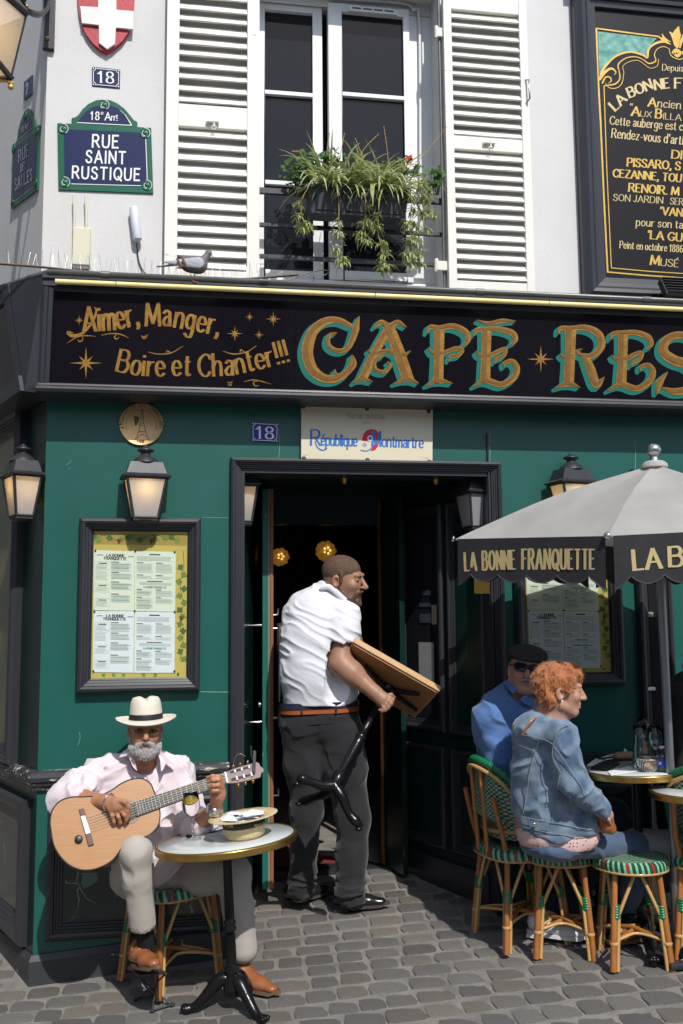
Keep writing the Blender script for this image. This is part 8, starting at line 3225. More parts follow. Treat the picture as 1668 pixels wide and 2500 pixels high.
bs_.build('blouse', dots_mat(), woman, .006, disp=folds((10, 10, 6), .003, seed=3))
lg = Soft(.04)
hpW, knW, anW = K(790, 1036, DF - .03), K(1258, 1040, DF + .20), K(1258, 1590, DF + .23)
lg.ell(K(735, 1035, DF + .03), (.135, .155, .058))
lg.chain([hpW, hpW.lerp(knW, .6), knW], [.062, .058, .054])
lg.chain([knW, knW.lerp(anW, .5), anW], [.054, .052, .042])
kn3, an3 = K(1230, 1060, DF + .34), K(1215, 1540, DF + .38)
lg.chain([K(790, 1040, DF + .13), kn3], [.060, .054])
lg.chain([kn3, an3], [.054, .042])
lg.build('jeans', M['jeans_blue'], woman, .006, disp=folds((14, 14, 14), .008, seed=70))
for (hx, hy, tx, ty, dd) in ((1215, 1680, 1420, 1700, .22), (1170, 1610, 1380, 1640, .38)):
 h_, t_ = K(hx, hy, DF + dd), K(tx, ty, DF + dd - .03)
 gz = ground_z(h_.x, h_.y)
 shoe('sneaker', (h_.x, h_.y, gz + .03), (t_.x, t_.y, gz + .026), M['sneaker_grey'], M['sneaker_white'], woman, laces=M['sneaker_white'])
hb_ = Soft(.02)
hb_.chain([K(1050, 845, DF - .03), K(1070, 900, DF - .02), K(1110, 935, DF - .02)], [.030, .040, .026], flat=CF, s=.8)
bag = hb_.build('handbag', M['leather_bag'], None, .005, loc=K(1080, 940, DF))
tag(bag, 'tan leather shoulder bag on the woman\'s lap under her hand', 'handbag')
q = MB()
q.tube(catmull([on_jacket(x, y) - CF * .004 for x, y in ((640, 232), (610, 262), (580, 300), (556, 345))], 4), .006, 6, flat=CF, fs=.25)
q.build('strap', M['leather_bag'], bag)
q = MB()
a_ = K(1040, 835, DF - .095)
q.slab([a_, K(1110, 888, DF - .10), K(1105, 896, DF - .095), K(1036, 842, DF - .09)], -CF * .02)
tag(q.build('black_phone', M['cable'], None, a_, bevel=.002), 'slim black phone held in the woman\'s hand', 'phone')
# ---------------------------------------------------------------- the man behind her
DM = 4.78
mp = Soft(.035)
hm = H_(580, 1490, DM)
Hm = headframe(hm, (CAM_POS - hm).normalized() + CR * .06 + Vector((0, 0, .02)), roll=R(-9))
SM = 1.06
add_head(mp, Hm, SM, nose=1.15, jaw=1.12, mouth_open=.002)
mp.cap(Hm @ Vector((0, -.025, -.05)), K(470, 140, DM + .03), .064, .072)
mp.chain([K(480, 170, DM + .05), K(480, 400, DM + .08), K(500, 800, DM + .08)], [.10, .12, .11])
man = mp.build('person', M['skin_ruddy'], None, .005, loc=PG('D', 1180, 2090), base=(.42, .215, .155), tints=head_tints(Hm, SM, (.30, .10, .09), extra=((.40, .15, .11),)))
tag(man, 'man in a blue shirt, dark flat cap and sunglasses seated behind the woman', 'person')
glasses(man, Hm, SM, M['cable'], M['lens_dark'], .031, .0185, .012, .108, .012, .0032, 2.9)
ms = Soft(.006, Hm @ Matrix.Scale(SM, 4), SM)
for g_ in (-1, 1):
 ms.cap((g_ * .004, .104, -.0415), (g_ * .028, .088, -.052), .0068, .0050)
ms.build('moustache', M['beard_grey'], man, .003)
cpm = Soft(.03, Hm @ Matrix.Scale(SM, 4), SM)
cpm.ell((0, -.018, .074), (.090, .112, .048))
cpm.ell((.004, .020, .080), (.086, .092, .034))
cpm.cap((-.045, .088, .058), (.045, .088, .058), .016, k=.03)
cpm.ell((0, -.015, .020), (.082, .100, .045), k=.008, op='-')
cpm.build('flat_cap', material('cap_tweed', (.022, .020, .020), .9, col2=(.045, .040, .038), nscale=90, bump=.3, bscale=300), man, .004)
msh = Soft(.05)
shA, elA = K(365, 245, DM - .06), K(440, 545, DM - .10)
msh.ell(K(475, 310, DM + .05), (.165, .165, .15))
msh.chain([K(465, 280, DM + .05), K(475, 500, DM + .08), K(500, 780, DM + .08)], [.160, .150, .135])
msh.chain([K(490, 110, DM + .02), K(385, 200, DM - .01)], [.070, .085])
msh.chain([K(500, 120, DM + .02), K(620, 240, DM + .05)], [.065, .085])
msh.chain([shA, shA.lerp(elA, .5), elA, K(600, 760, DM - .16)], [.090, .080, .072, .055])
msh.cap(Hm @ Vector((0, .0, -.04)), K(525, 75, DM - .03), .066, .060, k=.006, op='-')
msh.build('shirt', M['blue_shirt'], man, .006, disp=folds((8, 8, 16), .018, Matrix.Rotation(R(-30), 3, 'Y'), seed=88))
nk0, nk1 = K(515, 105, DM - .005), Hm @ Vector((0, -.03, -.08))
ax = (nk1 - nk0).normalized()
fd = Hm.to_3x3() @ Vector((0, 1, 0))
fd = (fd - ax * fd.dot(ax)).normalized()
sd_ = ax.cross(fd)
for sg in (-1, 1):
 pts = [nk0 + ax * (.034 - .045 * max(0, math.cos(a))) + fd * (math.cos(a) * (.072 + .014 * max(0, math.cos(a)))) + sd_ * (sg * math.sin(a) * .074) for a in [R(14 + 170 * i / 12) for i in range(13)]]
 q2 = MB()
 for i in range(12):
  p0, p1 = pts[i], pts[i + 1]
  o0, o1 = (p0 - nk0).normalized(), (p1 - nk0).normalized()
  q2.slab([p0 + ax * .022, p1 + ax * .022, p1 - ax * .020 + o1 * .016, p0 - ax * .020 + o0 * .016], ((o0 + o1) / 2) * .004)
 q2.build('collar', M['blue_shirt'], man)
mj = Soft(.05)
mj.ell(K(480, 900, DM + .06), (.15, .15, .10))
mj.chain([K(520, 900, DM - .05), K(900, 850, DM - .06), K(1130, 850, DM - .06)], [.095, .085, .072])
mj.chain([K(560, 900, DM + .12), K(1080, 870, DM + .16)], [.095, .075])
mj.chain([K(1130, 860, DM - .06), K(1010, 1150, DM - .08), K(780, 1440, DM - .10)], [.070, .062, .056])
mj.chain([K(1080, 870, DM + .16), K(1060, 1420, DM + .16)], [.070, .055])
mj.build('jeans', M['jeans_dark'], man, .007, disp=folds((12, 12, 12), .010, seed=14))
for (hx, hy, tx, ty, dd) in ((590, 1540, 880, 1640, -.13), (1000, 1540, 1200, 1600, .16)):
 h_, t_ = K(hx, hy, DM + dd), K(tx, ty, DM + dd - .10)
 gz = ground_z(h_.x, h_.y)
 t_ = h_ + (t_ - h_).normalized() * .30
 sn_ = shoe('sneaker', (h_.x, h_.y, gz + .035), (t_.x, t_.y, ground_z(t_.x, t_.y) + .03), M['sneaker_white'], M['sneaker_white'], man, .05, laces=M['sneaker_grey'])
# ---------------------------------------------------------------- someone in black at the far table, mostly out of the picture
bp_ = Soft(.04)
DB = 4.66
bc_ = H_(1660, 1640, DB)
Hb = headframe(H_(1700, 1430, DB), -CR + fwd * -.2)
add_head(bp_, Hb, 1.0)
bp_.cap(Hb @ Vector((0, -.03, -.06)), bc_, .055, .07)
bp_.chain([bc_, K(1660, 1050, DB)], [.12, .14])
far = bp_.build('person', M['skin_fair'], None, .008, loc=PG('D', 1620, 2150), base=(.44, .24, .165), tints=[])
tag(far, 'person in a black jacket at the right edge, facing the seated couple', 'person')
bj = Soft(.05)
bj.cap(H_(1610, 1680, DB - .1), H_(1720, 1660, DB + .12), .085)
bj.chain([H_(1650, 1680, DB), K(1640, 700, DB), K(1640, 1020, DB)], [.15, .17, .17])
bj.chain([H_(1600, 1690, DB - .12), K(1600, 500, DB - .18), K(1545, 640, DB - .12)], [.075, .065, .05])
bj.build('jacket', material('black_jacket', (.008, .008, .009), .8), far, .008, disp=folds((10, 10, 16), .012, seed=4))
bt_ = Soft(.04)
for dd in (-.10, .10):
 bt_.chain([K(1600, 1060, DB + dd), K(1290, 1040, DB + dd), K(1370, 1480, DB + dd)], [.09, .07, .055])
bt_.build('trousers', M['beige_chinos'], far, .008)
for dd in (-.10, .10):
 h_ = K(1400, 1500, DB + dd)
 t_ = h_ + (-CR * .9 - fwd * .3).normalized() * .27
 shoe('shoe', (h_.x, h_.y, ground_z(h_.x, h_.y) + .03), (t_.x, t_.y, ground_z(t_.x, t_.y) + .026), M['shoe_tan'], M['sole_tan'], far)
# ============================================================ guitar and footstool
material('cedar', (.40, .195, .062), .32, col2=(.32, .145, .042), nscale=26, stretch=(.35, 6, 6), detail=6, coat=.35)
material('rosewood', (.075, .028, .018), .35, col2=(.12, .05, .03), nscale=14, stretch=(1, 6, 6), coat=.3)
material('ebony', (.015, .014, .014), .4)
material('head_veneer', (.30, .22, .21), .3, col2=(.24, .17, .16), nscale=16, coat=.4)
material('string', (.55, .50, .40), .35, .7)
gP0 = I(640, 670, 4.150)
gN = ((CAM_POS - gP0).normalized() + CU * .20).normalized()
GI = lambda x, y: onplane('i', x, y, gP0, gN)
GT_ = lambda x, y: onplane('t', x, y, gP0, gN)
gt = thing('guitar', 'classical guitar with a pale wood top held by the seated musician', 'guitar', GI(640, 670))
outl = cm([(252, 720), (262, 660), (300, 612), (360, 590), (430, 588), (500, 582), (560, 556), (610, 522), (660, 501), (712, 496), (755, 518), (776, 560), (790, 600), (806, 660), (804, 712), (788, 748), (750, 782), (700, 800), (650, 815), (612, 850), (575, 900), (530, 932), (470, 954), (405, 955), (345, 928), (298, 880), (268, 820)] + [(252, 720)], 4)[:-1]
fp = [GI(x, y) for x, y in outl]
q = MB()
q.slab([p - gN * .0005 for p in fp], -gN * .004)
q.build('soundboard', M['cedar'], gt)
q = MB()
n = len(fp)
vs = [p - gN * .003 for p in fp] + [p - gN * .095 for p in fp]
q.add(vs, [(i, (i + 1) % n, n + (i + 1) % n, n + i) for i in range(n)], True)
q.add(vs[n:], [tuple(range(n))])
q.build('sides_and_back', M['rosewood'], gt)
q = MB()
q.tube([p for p in fp] + [fp[0]], .0028, 5, cap=False)
q.build('binding', M['ebony'], gt)
GTp = lambda x, y: GT_(x, y)
ik = Ink(GTp, gN, .0008)
ik.disc(338, 1150, 78, 28)
ik.build('soundhole', M['ebony'], gt)
ik = Ink(GTp, gN, .0010)
ik.ring(338, 1150, 96, 12, 32)
ik.build('rosette', material('rosette', (.09, .10, .13), .5, col2=(.30, .22, .12), nscale=300), gt)
q = MB()
q.slab([GI(*p) for p in ((398, 652), (424, 648), (474, 830), (446, 838))], gN * .009)
bg_ = q.build('bridge', M['rosewood'], gt, bevel=.002)
q = MB()
q.slab([GI(*p) + gN * .0095 for p in ((408, 690), (430, 685), (458, 772), (434, 780))], gN * .003)
q.build('tie_block', M['porcelain'], bg_)
q = MB()
q.lathe([(.017, 0), (.017, .008), (.013, .010), (0, .010)], GI(397, 803), gN, 18)
q.build('black_knob', M['ebony'], gt)
fa_, fb_, fc_, fd_ = (378, 1072), (1168, 808), (1190, 902), (404, 1190)
q = MB()
q.slab([GT_(*p) + gN * .004 for p in (fa_, fb_, fc_, fd_)], gN * .007)
fbd = q.build('fretboard', M['ebony'], gt)
q = MB()
q.slab([GT_(*p) + gN * .004 for p in ((560, 1010), fb_, fc_, (590, 1125))], -gN * .022)
q.build('neck', M['rosewood'], gt, bevel=.004)
for f in range(1, 20):
 s_ = 2 ** (-f / 12)
 u = 1 - (1 - s_) * 1.46
 L4 = lambda a, b, t: (a[0] + (b[0] - a[0]) * t, a[1] + (b[1] - a[1]) * t)
 if u < .01:
  break
 q = MB()
 q.tube([GT_(*L4(fa_, fb_, u)) + gN * .0115, GT_(*L4(fd_, fc_, u)) + gN * .0115], .0013, 5)
 q.build('fret', M['steel'], fbd)
q = MB()
q.slab([GT_(*p) + gN * .004 for p in ((1166, 808), (1180, 804), (1202, 898), (1188, 902))], gN * .010)
q.build('nut', M['porcelain'], gt)
for i in range(6):
 t = (i + .6) / 6.2
 a = L4((408, 690), (446, 775), t)
 q = MB()
 q.tube([GI(412 + 34 * t, 690 + 85 * t) + gN * .013, GT_(*L4((1174, 812), (1194, 896), t)) + gN * .0150], .0011 if i < 3 else .0008, 4)
 q.build('string', M['string'], gt)
q = MB()
hd_ = [(1180, 806), (1250, 770), (1420, 716), (1448, 704), (1474, 712), (1490, 742), (1520, 764), (1516, 786), (1496, 800), (1490, 836), (1440, 852), (1270, 896), (1200, 900)]
hp_ = [GT_(*p) + gN * (.004 - .03 * (p[0] - 1180) / 340) for p in hd_]
q.slab(hp_, -gN * .018)
hds = q.build('headstock', M['head_veneer'], gt, bevel=.002)
HT = lambda x, y: GT_(x, y) + gN * (.0046 - .03 * (x - 1180) / 340)
ik = Ink(HT, gN, .0006)
for pts in (((1212, 812), (1222, 792), (1398, 738), (1408, 756), (1232, 812)), ((1226, 878), (1232, 856), (1412, 806), (1422, 822), (1250, 876))):
 ik.poly(pts)
ik.build('slot', M['ebony'], hds)
for (x, y, dx, dy) in ((1258, 780, -8, -32), (1318, 760, -8, -32), (1384, 738, -8, -32), (1282, 868, 12, 42), (1345, 850, 12, 42), (1412, 830, 12, 42)):
 q = MB()
 q.tube([HT(x - dx * .8, y - dy * .8) + gN * .002, HT(x, y) + gN * .002], .0050, 8)
 q.build('roller', M['porcelain'], hds)
 q = MB()
 q.tube([HT(x, y), HT(x + dx * .8, y + dy * .8) - gN * .008], .0025, 6)
 q.ball(HT(x + dx, y + dy) - gN * .009, (.007, .006, .009), 8, 6)
 q.build('tuning_peg', M['brass'], hds)
q = MB()
q.slab([HT(1420, 612) + gN * .016, HT(1446, 616) + gN * .016, HT(1440, 808) + gN * .016, HT(1416, 806) + gN * .016], -gN * .012)
q.tube([HT(1402, 572) + gN * .01, HT(1404, 640) + gN * .004, HT(1420, 690) + gN * .002], .004, 6)
q.build('clip_tuner', M['cable'], hds)
q = MB()
q.tube(catmull([HT(1244, 748), HT(1262, 680) + gN * .02, HT(1300, 652) + gN * .03, HT(1348, 674) + gN * .03], 5), .0009, 4)
q.build('loose_string', M['string'], hds)
fs_ = thing('footstool', 'small black folding footstool under the guitarist\'s raised foot', 'footstool', PG('i', 770, 1640))
feet = [PG('i', 684, 1618), PG('i', 766, 1678), PG('i', 868, 1646), PG('i', 776, 1604)]
tp_ = [I(668, 1462, 4.30), I(700, 1486, 4.14), I(838, 1470, 4.10), I(800, 1448, 4.26)]
q = MB()
q.slab(tp_, (0, 0, -.010))
q.build('platform', M['dark_metal'], fs_, bevel=.002)
for i in range(4):
 q = MB()
 q.tube([feet[i] + Vector((0, 0, .006)), tp_[(i + 2) % 4] - Vector((0, 0, .008))], .0045, 6)
 q.build('leg', M['dark_metal'], fs_)
 q = MB()
 q.ball(feet[i] + Vector((0, 0, .008)), (.011, .011, .009), 8, 6)
 q.build('rubber_foot', M['cable'], fs_)
q = MB()
q.tube([feet[0] + Vector((0, 0, .01)), feet[3] + Vector((0, 0, .01))], .004, 6)
q.tube([feet[1] + Vector((0, 0, .01)), feet[2] + Vector((0, 0, .01))], .004, 6)
q.build('crossbar', M['dark_metal'], fs_)
# ============================================================ things on the tables
TT = lambda k, x, y: onplane(k, x, y, tt, tilt1)
def goblet(label, base, ax, h, rb, rbowl, rim, stem, fill, lemon=False, group=None):
 t = thing('wine_glass', label, 'glass', base, group)
 hb0 = h * stem
 bowl = [(.004, hb0), (rbowl * .55, hb0 + (h - hb0) * .12), (rbowl * .9, hb0 + (h - hb0) * .28), (rbowl, hb0 + (h - hb0) * .45), (rbowl * .96, hb0 + (h - hb0) * .68), (rim, h)]
 q = MB()
 q.lathe([(rb, 0), (rb, .002), (rb * .9, .004), (.012, .007), (.0042, .014), (.0038, hb0 - .006), (.004, hb0)], base, ax, 24)
 q.build('stem', M['clear_glass'], t)
 q = MB()
 q.shell(bowl, base, ax)
 q.build('bowl', M['clear_glass'], t)
 if fill:
  ft = hb0 + (h - hb0) * fill
  pr_ = [(r_ - .0015, z) for r_, z in bowl if z < ft]
  rr = float(np.interp(ft, [z for _, z in bowl], [r_ for r_, _ in bowl])) - .0015
  pr_[0] = (0.0, pr_[0][1] + .002)
  q = MB()
  q.lathe(pr_ + [(rr, ft), (0, ft)], base, ax, 32)
  q.build('water', M['water'], t)
  if lemon:
   q = MB()
   c = base + ax * (ft - .008)
   q.lathe([(0, -.004), (rr * .86, -.004), (rr * .88, .004), (0, .004)], c, (ax - CF * .9).normalized(), 20)
   q.build('lemon_slice', M['lemon'], t)
 return t
goblet('stemmed glass of water with a lemon slice', TT('i', 975, 803), tilt1, .205, .036, .040, .033, .43, .80, True)
cp0 = TT('i', 1072, 760)
t = thing('coffee_cup', 'white coffee cup standing on a saucer', 'cup', cp0 + tilt1 * .012)
q = MB()
q.lathe([(.018, .0), (.028, .006), (.033, .030), (.035, .052), (.033, .052), (.031, .030), (.024, .008), (0, .006)], cp0 + tilt1 * .012, tilt1, 28)
q.build('bowl', M['porcelain'], t)
q = MB()
q.tube(catmull([cp0 + tilt1 * .05 + Vector((.03, 0, 0)), cp0 + tilt1 * .052 + Vector((.054, 0, 0)), cp0 + tilt1 * .036 + Vector((.056, 0, 0)), cp0 + tilt1 * .028 + Vector((.03, 0, 0))], 4), .004, 6)
q.build('handle', M['porcelain'], t)
q = MB()
q.lathe([(.025, .001), (.040, .004), (.060, .012), (.060, .014), (.038, .008), (0, .007)], cp0, tilt1, 32)
tag(q.build('saucer', M['porcelain'], None, cp0), 'white saucer under the coffee cup', 'saucer')
q = MB()
q.slab([TT('i', *p) + tilt1 * .001 for p in ((1000, 778), (1085, 812), (1180, 818), (1110, 772))], tilt1 * .0012)
tag(q.build('paper_slip', M['paper_white'], None, TT('i', 1090, 800)), 'folded white paper slip beside the upturned hat', 'paper')
hc_ = TT('i', 1237, 795) + tilt1 * .002
t = thing('tip_hat', 'upturned straw hat holding white paper tips on the table', 'hat', hc_)
a2 = (tilt1 - CF * .03 - CR * .03).normalized()
q = MB()
q.lathe([(0, .002), (.070, .0), (.084, .010), (.0885, .032), (.090, .074), (.097, .082), (.125, .084), (.150, .090), (.150, .093), (.122, .088), (.094, .086), (.086, .078), (.082, .03), (.070, .012), (0, .010)], hc_, a2, 56, sy=1.0)
q.build('straw_body', M['straw'], t)
q = MB()
q.lathe([(.0892, .050), (.0915, .052), (.0935, .074), (.0925, .0765)], hc_, a2, 56, cap=False)
q.build('hat_band', M['hat_band'], t)
for s, x0, x1 in (('NATION', 1133, 1182), ('HAVANA', 1290, 1334)):
 for j, ch in enumerate(s[::-1]):
  an = None
  xx = x0 + (x1 - x0) * (j + .5) / len(s)
  p = onplane('i', xx, 742, hc_ - CF * .085, CF)
  off = (p - hc_).dot(CR)
  dd = math.sqrt(max(.0950 ** 2 - off * off, 1e-4))
  fl_ = fwd
  cpt = hc_ + CR * off - fl_ * dd
  nr = (cpt - hc_).normalized()
  tn = Vector((-nr.y, nr.x, 0)).normalized()
  if tn.dot(CR) < 0:
   tn = -tn
  k2 = Ink(lambda x, y, cpt=cpt, tn=tn: cpt + tn * x + a2 * (.064 - y), nr, .0006)
  k2.text(ch, [(.004, -.006), (-.004, -.006)], .011, thick=.22, thin=.16, serif=0, fit=.0075)
  k2.build('band_letter', M['gold_paint'], t)
q = MB()
q.lathe([(0, .074), (.05, .070), (.084, .066)], hc_, a2, 20)
q.build('paper_tip', M['paper_white'], t)
for i in range(9):
 c = hc_ + a2 * .078 + CR * (-.055 + .030 * (i % 5)) + fwd * (-.035 + .045 * (i // 5))
 v = [Vector((rnd.uniform(-.02, .02), rnd.uniform(-.02, .02), rnd.uniform(-.008, .026))) for _ in range(5)]
 q = MB()
 q.add([c - CR * .034 + v[0], c + CR * .034 + v[1], c + CR * .036 + fwd * .05 + v[2], c - CR * .032 + fwd * .05 + v[3], c + fwd * .025 + v[4] * .5 + Vector((0, 0, .022))], [(0, 1, 4), (1, 2, 4), (2, 3, 4), (3, 0, 4)])
 q.build('paper_tip', M['paper_white'], t)
LA = lambda x, y: onplane('l', x, y, tA, Vector((-.03, .012, 1)).normalized())
LB = lambda x, y: onplane('l', x, y, tB, Vector((-.03, .012, 1)).normalized())
up = Vector((-.03, .012, 1)).normalized()
pxA = 4.5 / F_SRC / 5.85
b = LA(985, 1010)
t = thing('carafe', 'glass water carafe with a wide rim in the middle of the far table', 'carafe', b)
prof = [(125, 0), (136, 30), (134, 90), (118, 230), (92, 400), (80, 455), (82, 500), (96, 610)]
q = MB()
q.shell([(r_ * pxA, z * pxA) for r_, z in prof], b, up)
q.build('glass_body', M['clear_glass'], t)
q = MB()
q.lathe([(0, .003)] + [((r_ - 5) * pxA, z * pxA + .002) for r_, z in prof if z < 470] + [(78 * pxA, 478 * pxA), (0, 478 * pxA)], b, up, 32)
q.build('water', M['water'], t)
goblet('tall stemmed glass of sparkling water between carafe and pole', LA(1195, 985), up, 575 * pxA, .034, 118 * pxA, 82 * pxA, .38, .75)
goblet('empty stemmed glass standing behind the carafe', LA(1030, 850), up, 590 * pxA, .034, 105 * pxA, 75 * pxA, .42, 0)
goblet('round wine glass in front of the parasol pole', LB(1420, 1150), up, 520 * pxA, .036, 115 * pxA, 85 * pxA, .36, 0)
b = LB(1305, 1262)
t = thing('water_bottle', 'clear plastic water bottle with a blue label at the table edge', 'bottle', b)
pb_ = 4.15 / F_SRC / 5.85
prof = [(0, 0), (95, 0), (108, 14), (108, 60), (102, 75), (108, 95), (102, 125), (108, 150), (104, 260), (108, 270), (108, 395), (100, 430), (72, 495), (38, 525), (34, 545)]
q = MB()
q.shell([(r_ * pb_, z * pb_) for r_, z in prof], b, up, .0006, 28)
q.build('body', M['clear_glass'], t)
q = MB()
q.lathe([(0, .002)] + [((r_ - 4) * pb_, z * pb_ + .001) for r_, z in prof[1:-3]] + [(0, 430 * pb_)], b, up, 28)
q.build('water', M['water'], t)
q = MB()
q.lathe([(109.5 * pb_, 268 * pb_), (110.5 * pb_, 270 * pb_), (110.5 * pb_, 396 * pb_), (109.5 * pb_, 398 * pb_)], b, up, 28, cap=False)
lb = q.build('label', material('label_blue', (.04, .08, .50), .4), t)
q = MB()
for (ca, hz, rr, mt_) in ((-.55, 330, 36, 'print_red'), (-.2, 372, 20, 'vine_green'), (.75, 332, 30, 'white_enamel')):
 an = math.atan2(-CF.y, -CF.x) - ca
 c = b + Vector((math.cos(an), math.sin(an), 0)) * (110.8 * pb_) + up * (hz * pb_)
 q = MB()
 q.lathe([(rr * pb_, 0), (rr * pb_ * .9, .0012), (0, .0012)], c, (math.cos(an), math.sin(an), 0), 14, sx=.8)
 q.build('label_print', M[mt_], lb)
q = MB()
q.lathe([(36 * pb_, 545 * pb_), (40 * pb_, 548 * pb_), (40 * pb_, 580 * pb_), (0, 582 * pb_)], b, up, 16)
q.build('cap', M['porcelain'], t)
b = LA(1080, 1075)
t = thing('bread_basket', 'round wire basket with slices of bread', 'basket', b)
wr_ = [(65, 0), (110, 30), (150, 90), (172, 185)]
q = MB()
for i in range(26):
 a = i * 2 * math.pi / 26
 q.tube([b + Vector((math.cos(a + .5 * z / 185) * r_ * pxA, math.sin(a + .5 * z / 185) * r_ * pxA, z * pxA)) for r_, z in wr_], .0014, 4)
q.build('wires', M['chrome'], t)
q = MB()
for r_, z in ((65, 3), (172, 185)):
 q.tube([b + Vector((math.cos(i * .2618) * r_ * pxA, math.sin(i * .2618) * r_ * pxA, z * pxA)) for i in range(25)], .0022, 5, cap=False)
q.build('rims', M['chrome'], t)
material('bread', (.42, .24, .10), .9, col2=(.58, .42, .24), nscale=60, bump=.5, bscale=120)
for i in range(4):
 q = MB()
 q.ball(b + Vector((rnd.uniform(-.02, .02), rnd.uniform(-.02, .02), .02 + .012 * i)), (.030, .018, .012), 10, 6, Matrix.Rotation(rnd.uniform(0, 3), 3, 'Z'))
 q.build('bread_slice', M['bread'], t)
b = LA(740, 890)
q = MB()
q.lathe([(0, .004), (.05, .006), (.065, .010), (.066, .013), (.045, .030), (.030, .032), (0, .034)], b, up, 24)
tag(q.build('food_plate', M['bread'], None, b), 'flat brown dish of food with a paper flag left of the carafe', 'dish')
q = MB()
q.add([LA(715, 860) + up * .02, LA(785, 835) + up * .02, LA(735, 770) + up * .004], [(0, 1, 2), (2, 1, 0)])
q = MB()
q.slab([LA(715, 860) + up * .02, LA(785, 850) + up * .02, LA(740, 850) + up * .04], -CF * .001)
tag(q.build('paper_flag', M['paper_white'], None, b), 'small white paper corner standing in the brown dish', 'paper')
for nm, lab, pts, mt_, h_ in (('napkin', 'white napkin hanging over the brass edge of the far table', ((490, 1085), (800, 1010), (940, 1075), (540, 1140)), 'paper_white', .003),
                              ('napkin', 'white napkin below the far table fork', ((190, 1000), (320, 900), (470, 935), (300, 1010)), 'paper_white', .003),
                              ('dark_wallet', 'dark wallet lying beside the white napkins', ((250, 1050), (430, 960), (660, 985), (470, 1075)), 'cable', .012),
                              ('menu_card', 'pale card lying at the back of the far table', ((400, 880), (560, 830), (670, 828), (480, 875)), 'paper_cream', .002)):
 q = MB()
 q.slab([LA(*p) + up * .002 for p in pts], up * h_)
 tag(q.build(nm, M[mt_], None, LA(*pts[0])), lab, nm.replace('_', ' ').split()[-1])
q = MB()
q.slab([LB(*p) + up * .002 for p in ((1450, 1190), (1580, 1130), (1700, 1140), (1600, 1215))], up * .004)
tag(q.build('napkin', M['paper_white'], None, LB(1500, 1170)), 'folded white napkin behind the water bottle', 'napkin')
for i, (a, b_, lab) in enumerate((((460, 925), (560, 905), 'steel fork lying across the napkin'), ((620, 1050), (830, 1000), 'steel spoon lying on the napkin corner'))):
 q = MB()
 q.tube([LA(*a) + up * .008, LA(*b_) + up * .007], .0028, 6)
 c = LA(*a) + up * .008
 if i:
  q.ball(c, (.013, .009, .004), 8, 6)
 else:
  for j in range(4):
   d = Vector((0, -.010 + .0066 * j, 0))
   q.tube([c, c + d + (LA(*a) - LA(*b_)).normalized() * .03], .0011, 4)
 tag(q.build('spoon' if i else 'fork', M['chrome'], None, c), lab, 'cutlery')
# ============================================================ pigeon and window plants
RP = lambda x, y, Y=-.19: PY('r', x, y, Y)
pg = Soft(.014)
pg.ell(RP(380, 258), (.060, .040, .043), Matrix.Rotation(R(12), 3, 'Y').to_4x4())
pg.ell(RP(440, 268), (.042, .038, .041))
pg.cap(RP(465, 240), RP(505, 185), .026, .015)
pg.ell(RP(513, 171), (.0155, .013, .0135))
pg.cap(RP(330, 250), RP(240, 255), .022, .008, (0, 0, 1), 1.4)
pgn = pg.build('pigeon', M['pigeon_dark'], None, .003, loc=RP(410, 395))
tag(pgn, 'grey pigeon with brown wing bars perched on the fascia pipe', 'pigeon')
for yo in (-.040, .040):
 wg = Soft(.01)
 wg.cap(RP(435, 245, -.19 + yo), RP(300, 245, -.19 + yo * .7), .030, .018, (0, 1, 0), 3.2)
 wg.cap(RP(320, 248, -.19 + yo * .8), RP(185, 240, -.19 + yo * .3), .018, .006, (0, 1, 0), 2.4)
 wgo = wg.build('wing', M['pigeon_grey'], pgn, .003)
 if yo < 0:
  for x in (333, 292):
   q = MB()
   q.tube([RP(x - 14, 212, -.241), RP(x + 2, 248, -.243), RP(x + 18, 280, -.238)], [.006, .008, .004], 6, flat=(0, 1, 0), fs=.5)
   q.build('wing_bar', M['pigeon_brown'], wgo)
tl_ = Soft(.006)
tl_.cap(RP(250, 262), RP(140, 274), .014, .010, (0, 0, 1), 3)
tl_.build('tail', M['pigeon_grey'], pgn, .003)
q = MB()
q.tube([RP(525, 180), RP(545, 200)], [.0042, .001], 6)
q.build('beak', M['cable'], pgn)
q = MB()
q.ball(RP(517, 168, -.203), .0028, 8, 6)
q.build('eye', M['petal_red'], pgn)
for dx, dy in ((0, -.012), (30, .012)):
 q = MB()
 a, m_, f_ = RP(378 + dx, 330, -.19 + dy), RP(388 + dx, 362, -.19 + dy), RP(402 + dx, 386, -.20 + dy)
 q.tube([a, m_, f_], .0035, 6)
 for t_ in (-.5, 0, .5):
  q.tube([f_, f_ + Vector((.018, t_ * .02 - .006, -.004))], .0022, 5)
 q.build('leg', M['pigeon_leg'], pgn)
YB = -.12
BP = lambda x, y, Y=YB: PY('b', x, y, Y)
pb = thing('planter_box', 'grey plastic flower trough hung outside the window rail', 'planter', BP(780, 1310))
x0, x1, z0, z1 = BP(452, 1200).x, BP(1075, 1250).x, BP(780, 1308).z, BP(780, 1150).z
q = MB()
q.slab([(x0, YB - .06, z1), (x1, YB - .06, z1), (x1, YB + .08, z1), (x0, YB + .08, z1)], (0, 0, -.016))
xm = .012
q.add([(x0 + xm, YB - .055, z1 - .01), (x1 - xm, YB - .055, z1 - .01), (x1 - xm, YB + .075, z1 - .01), (x0 + xm, YB + .075, z1 - .01), (x0 + .03, YB - .04, z0), (x1 - .03, YB - .04, z0), (x1 - .03, YB + .06, z0), (x0 + .03, YB + .06, z0)],
      [(0, 1, 5, 4), (1, 2, 6, 5), (2, 3, 7, 6), (3, 0, 4, 7), (7, 6, 5, 4)])
xs_ = [x0 + .04 + i * (x1 - x0 - .08) / 3 for i in range(4)]
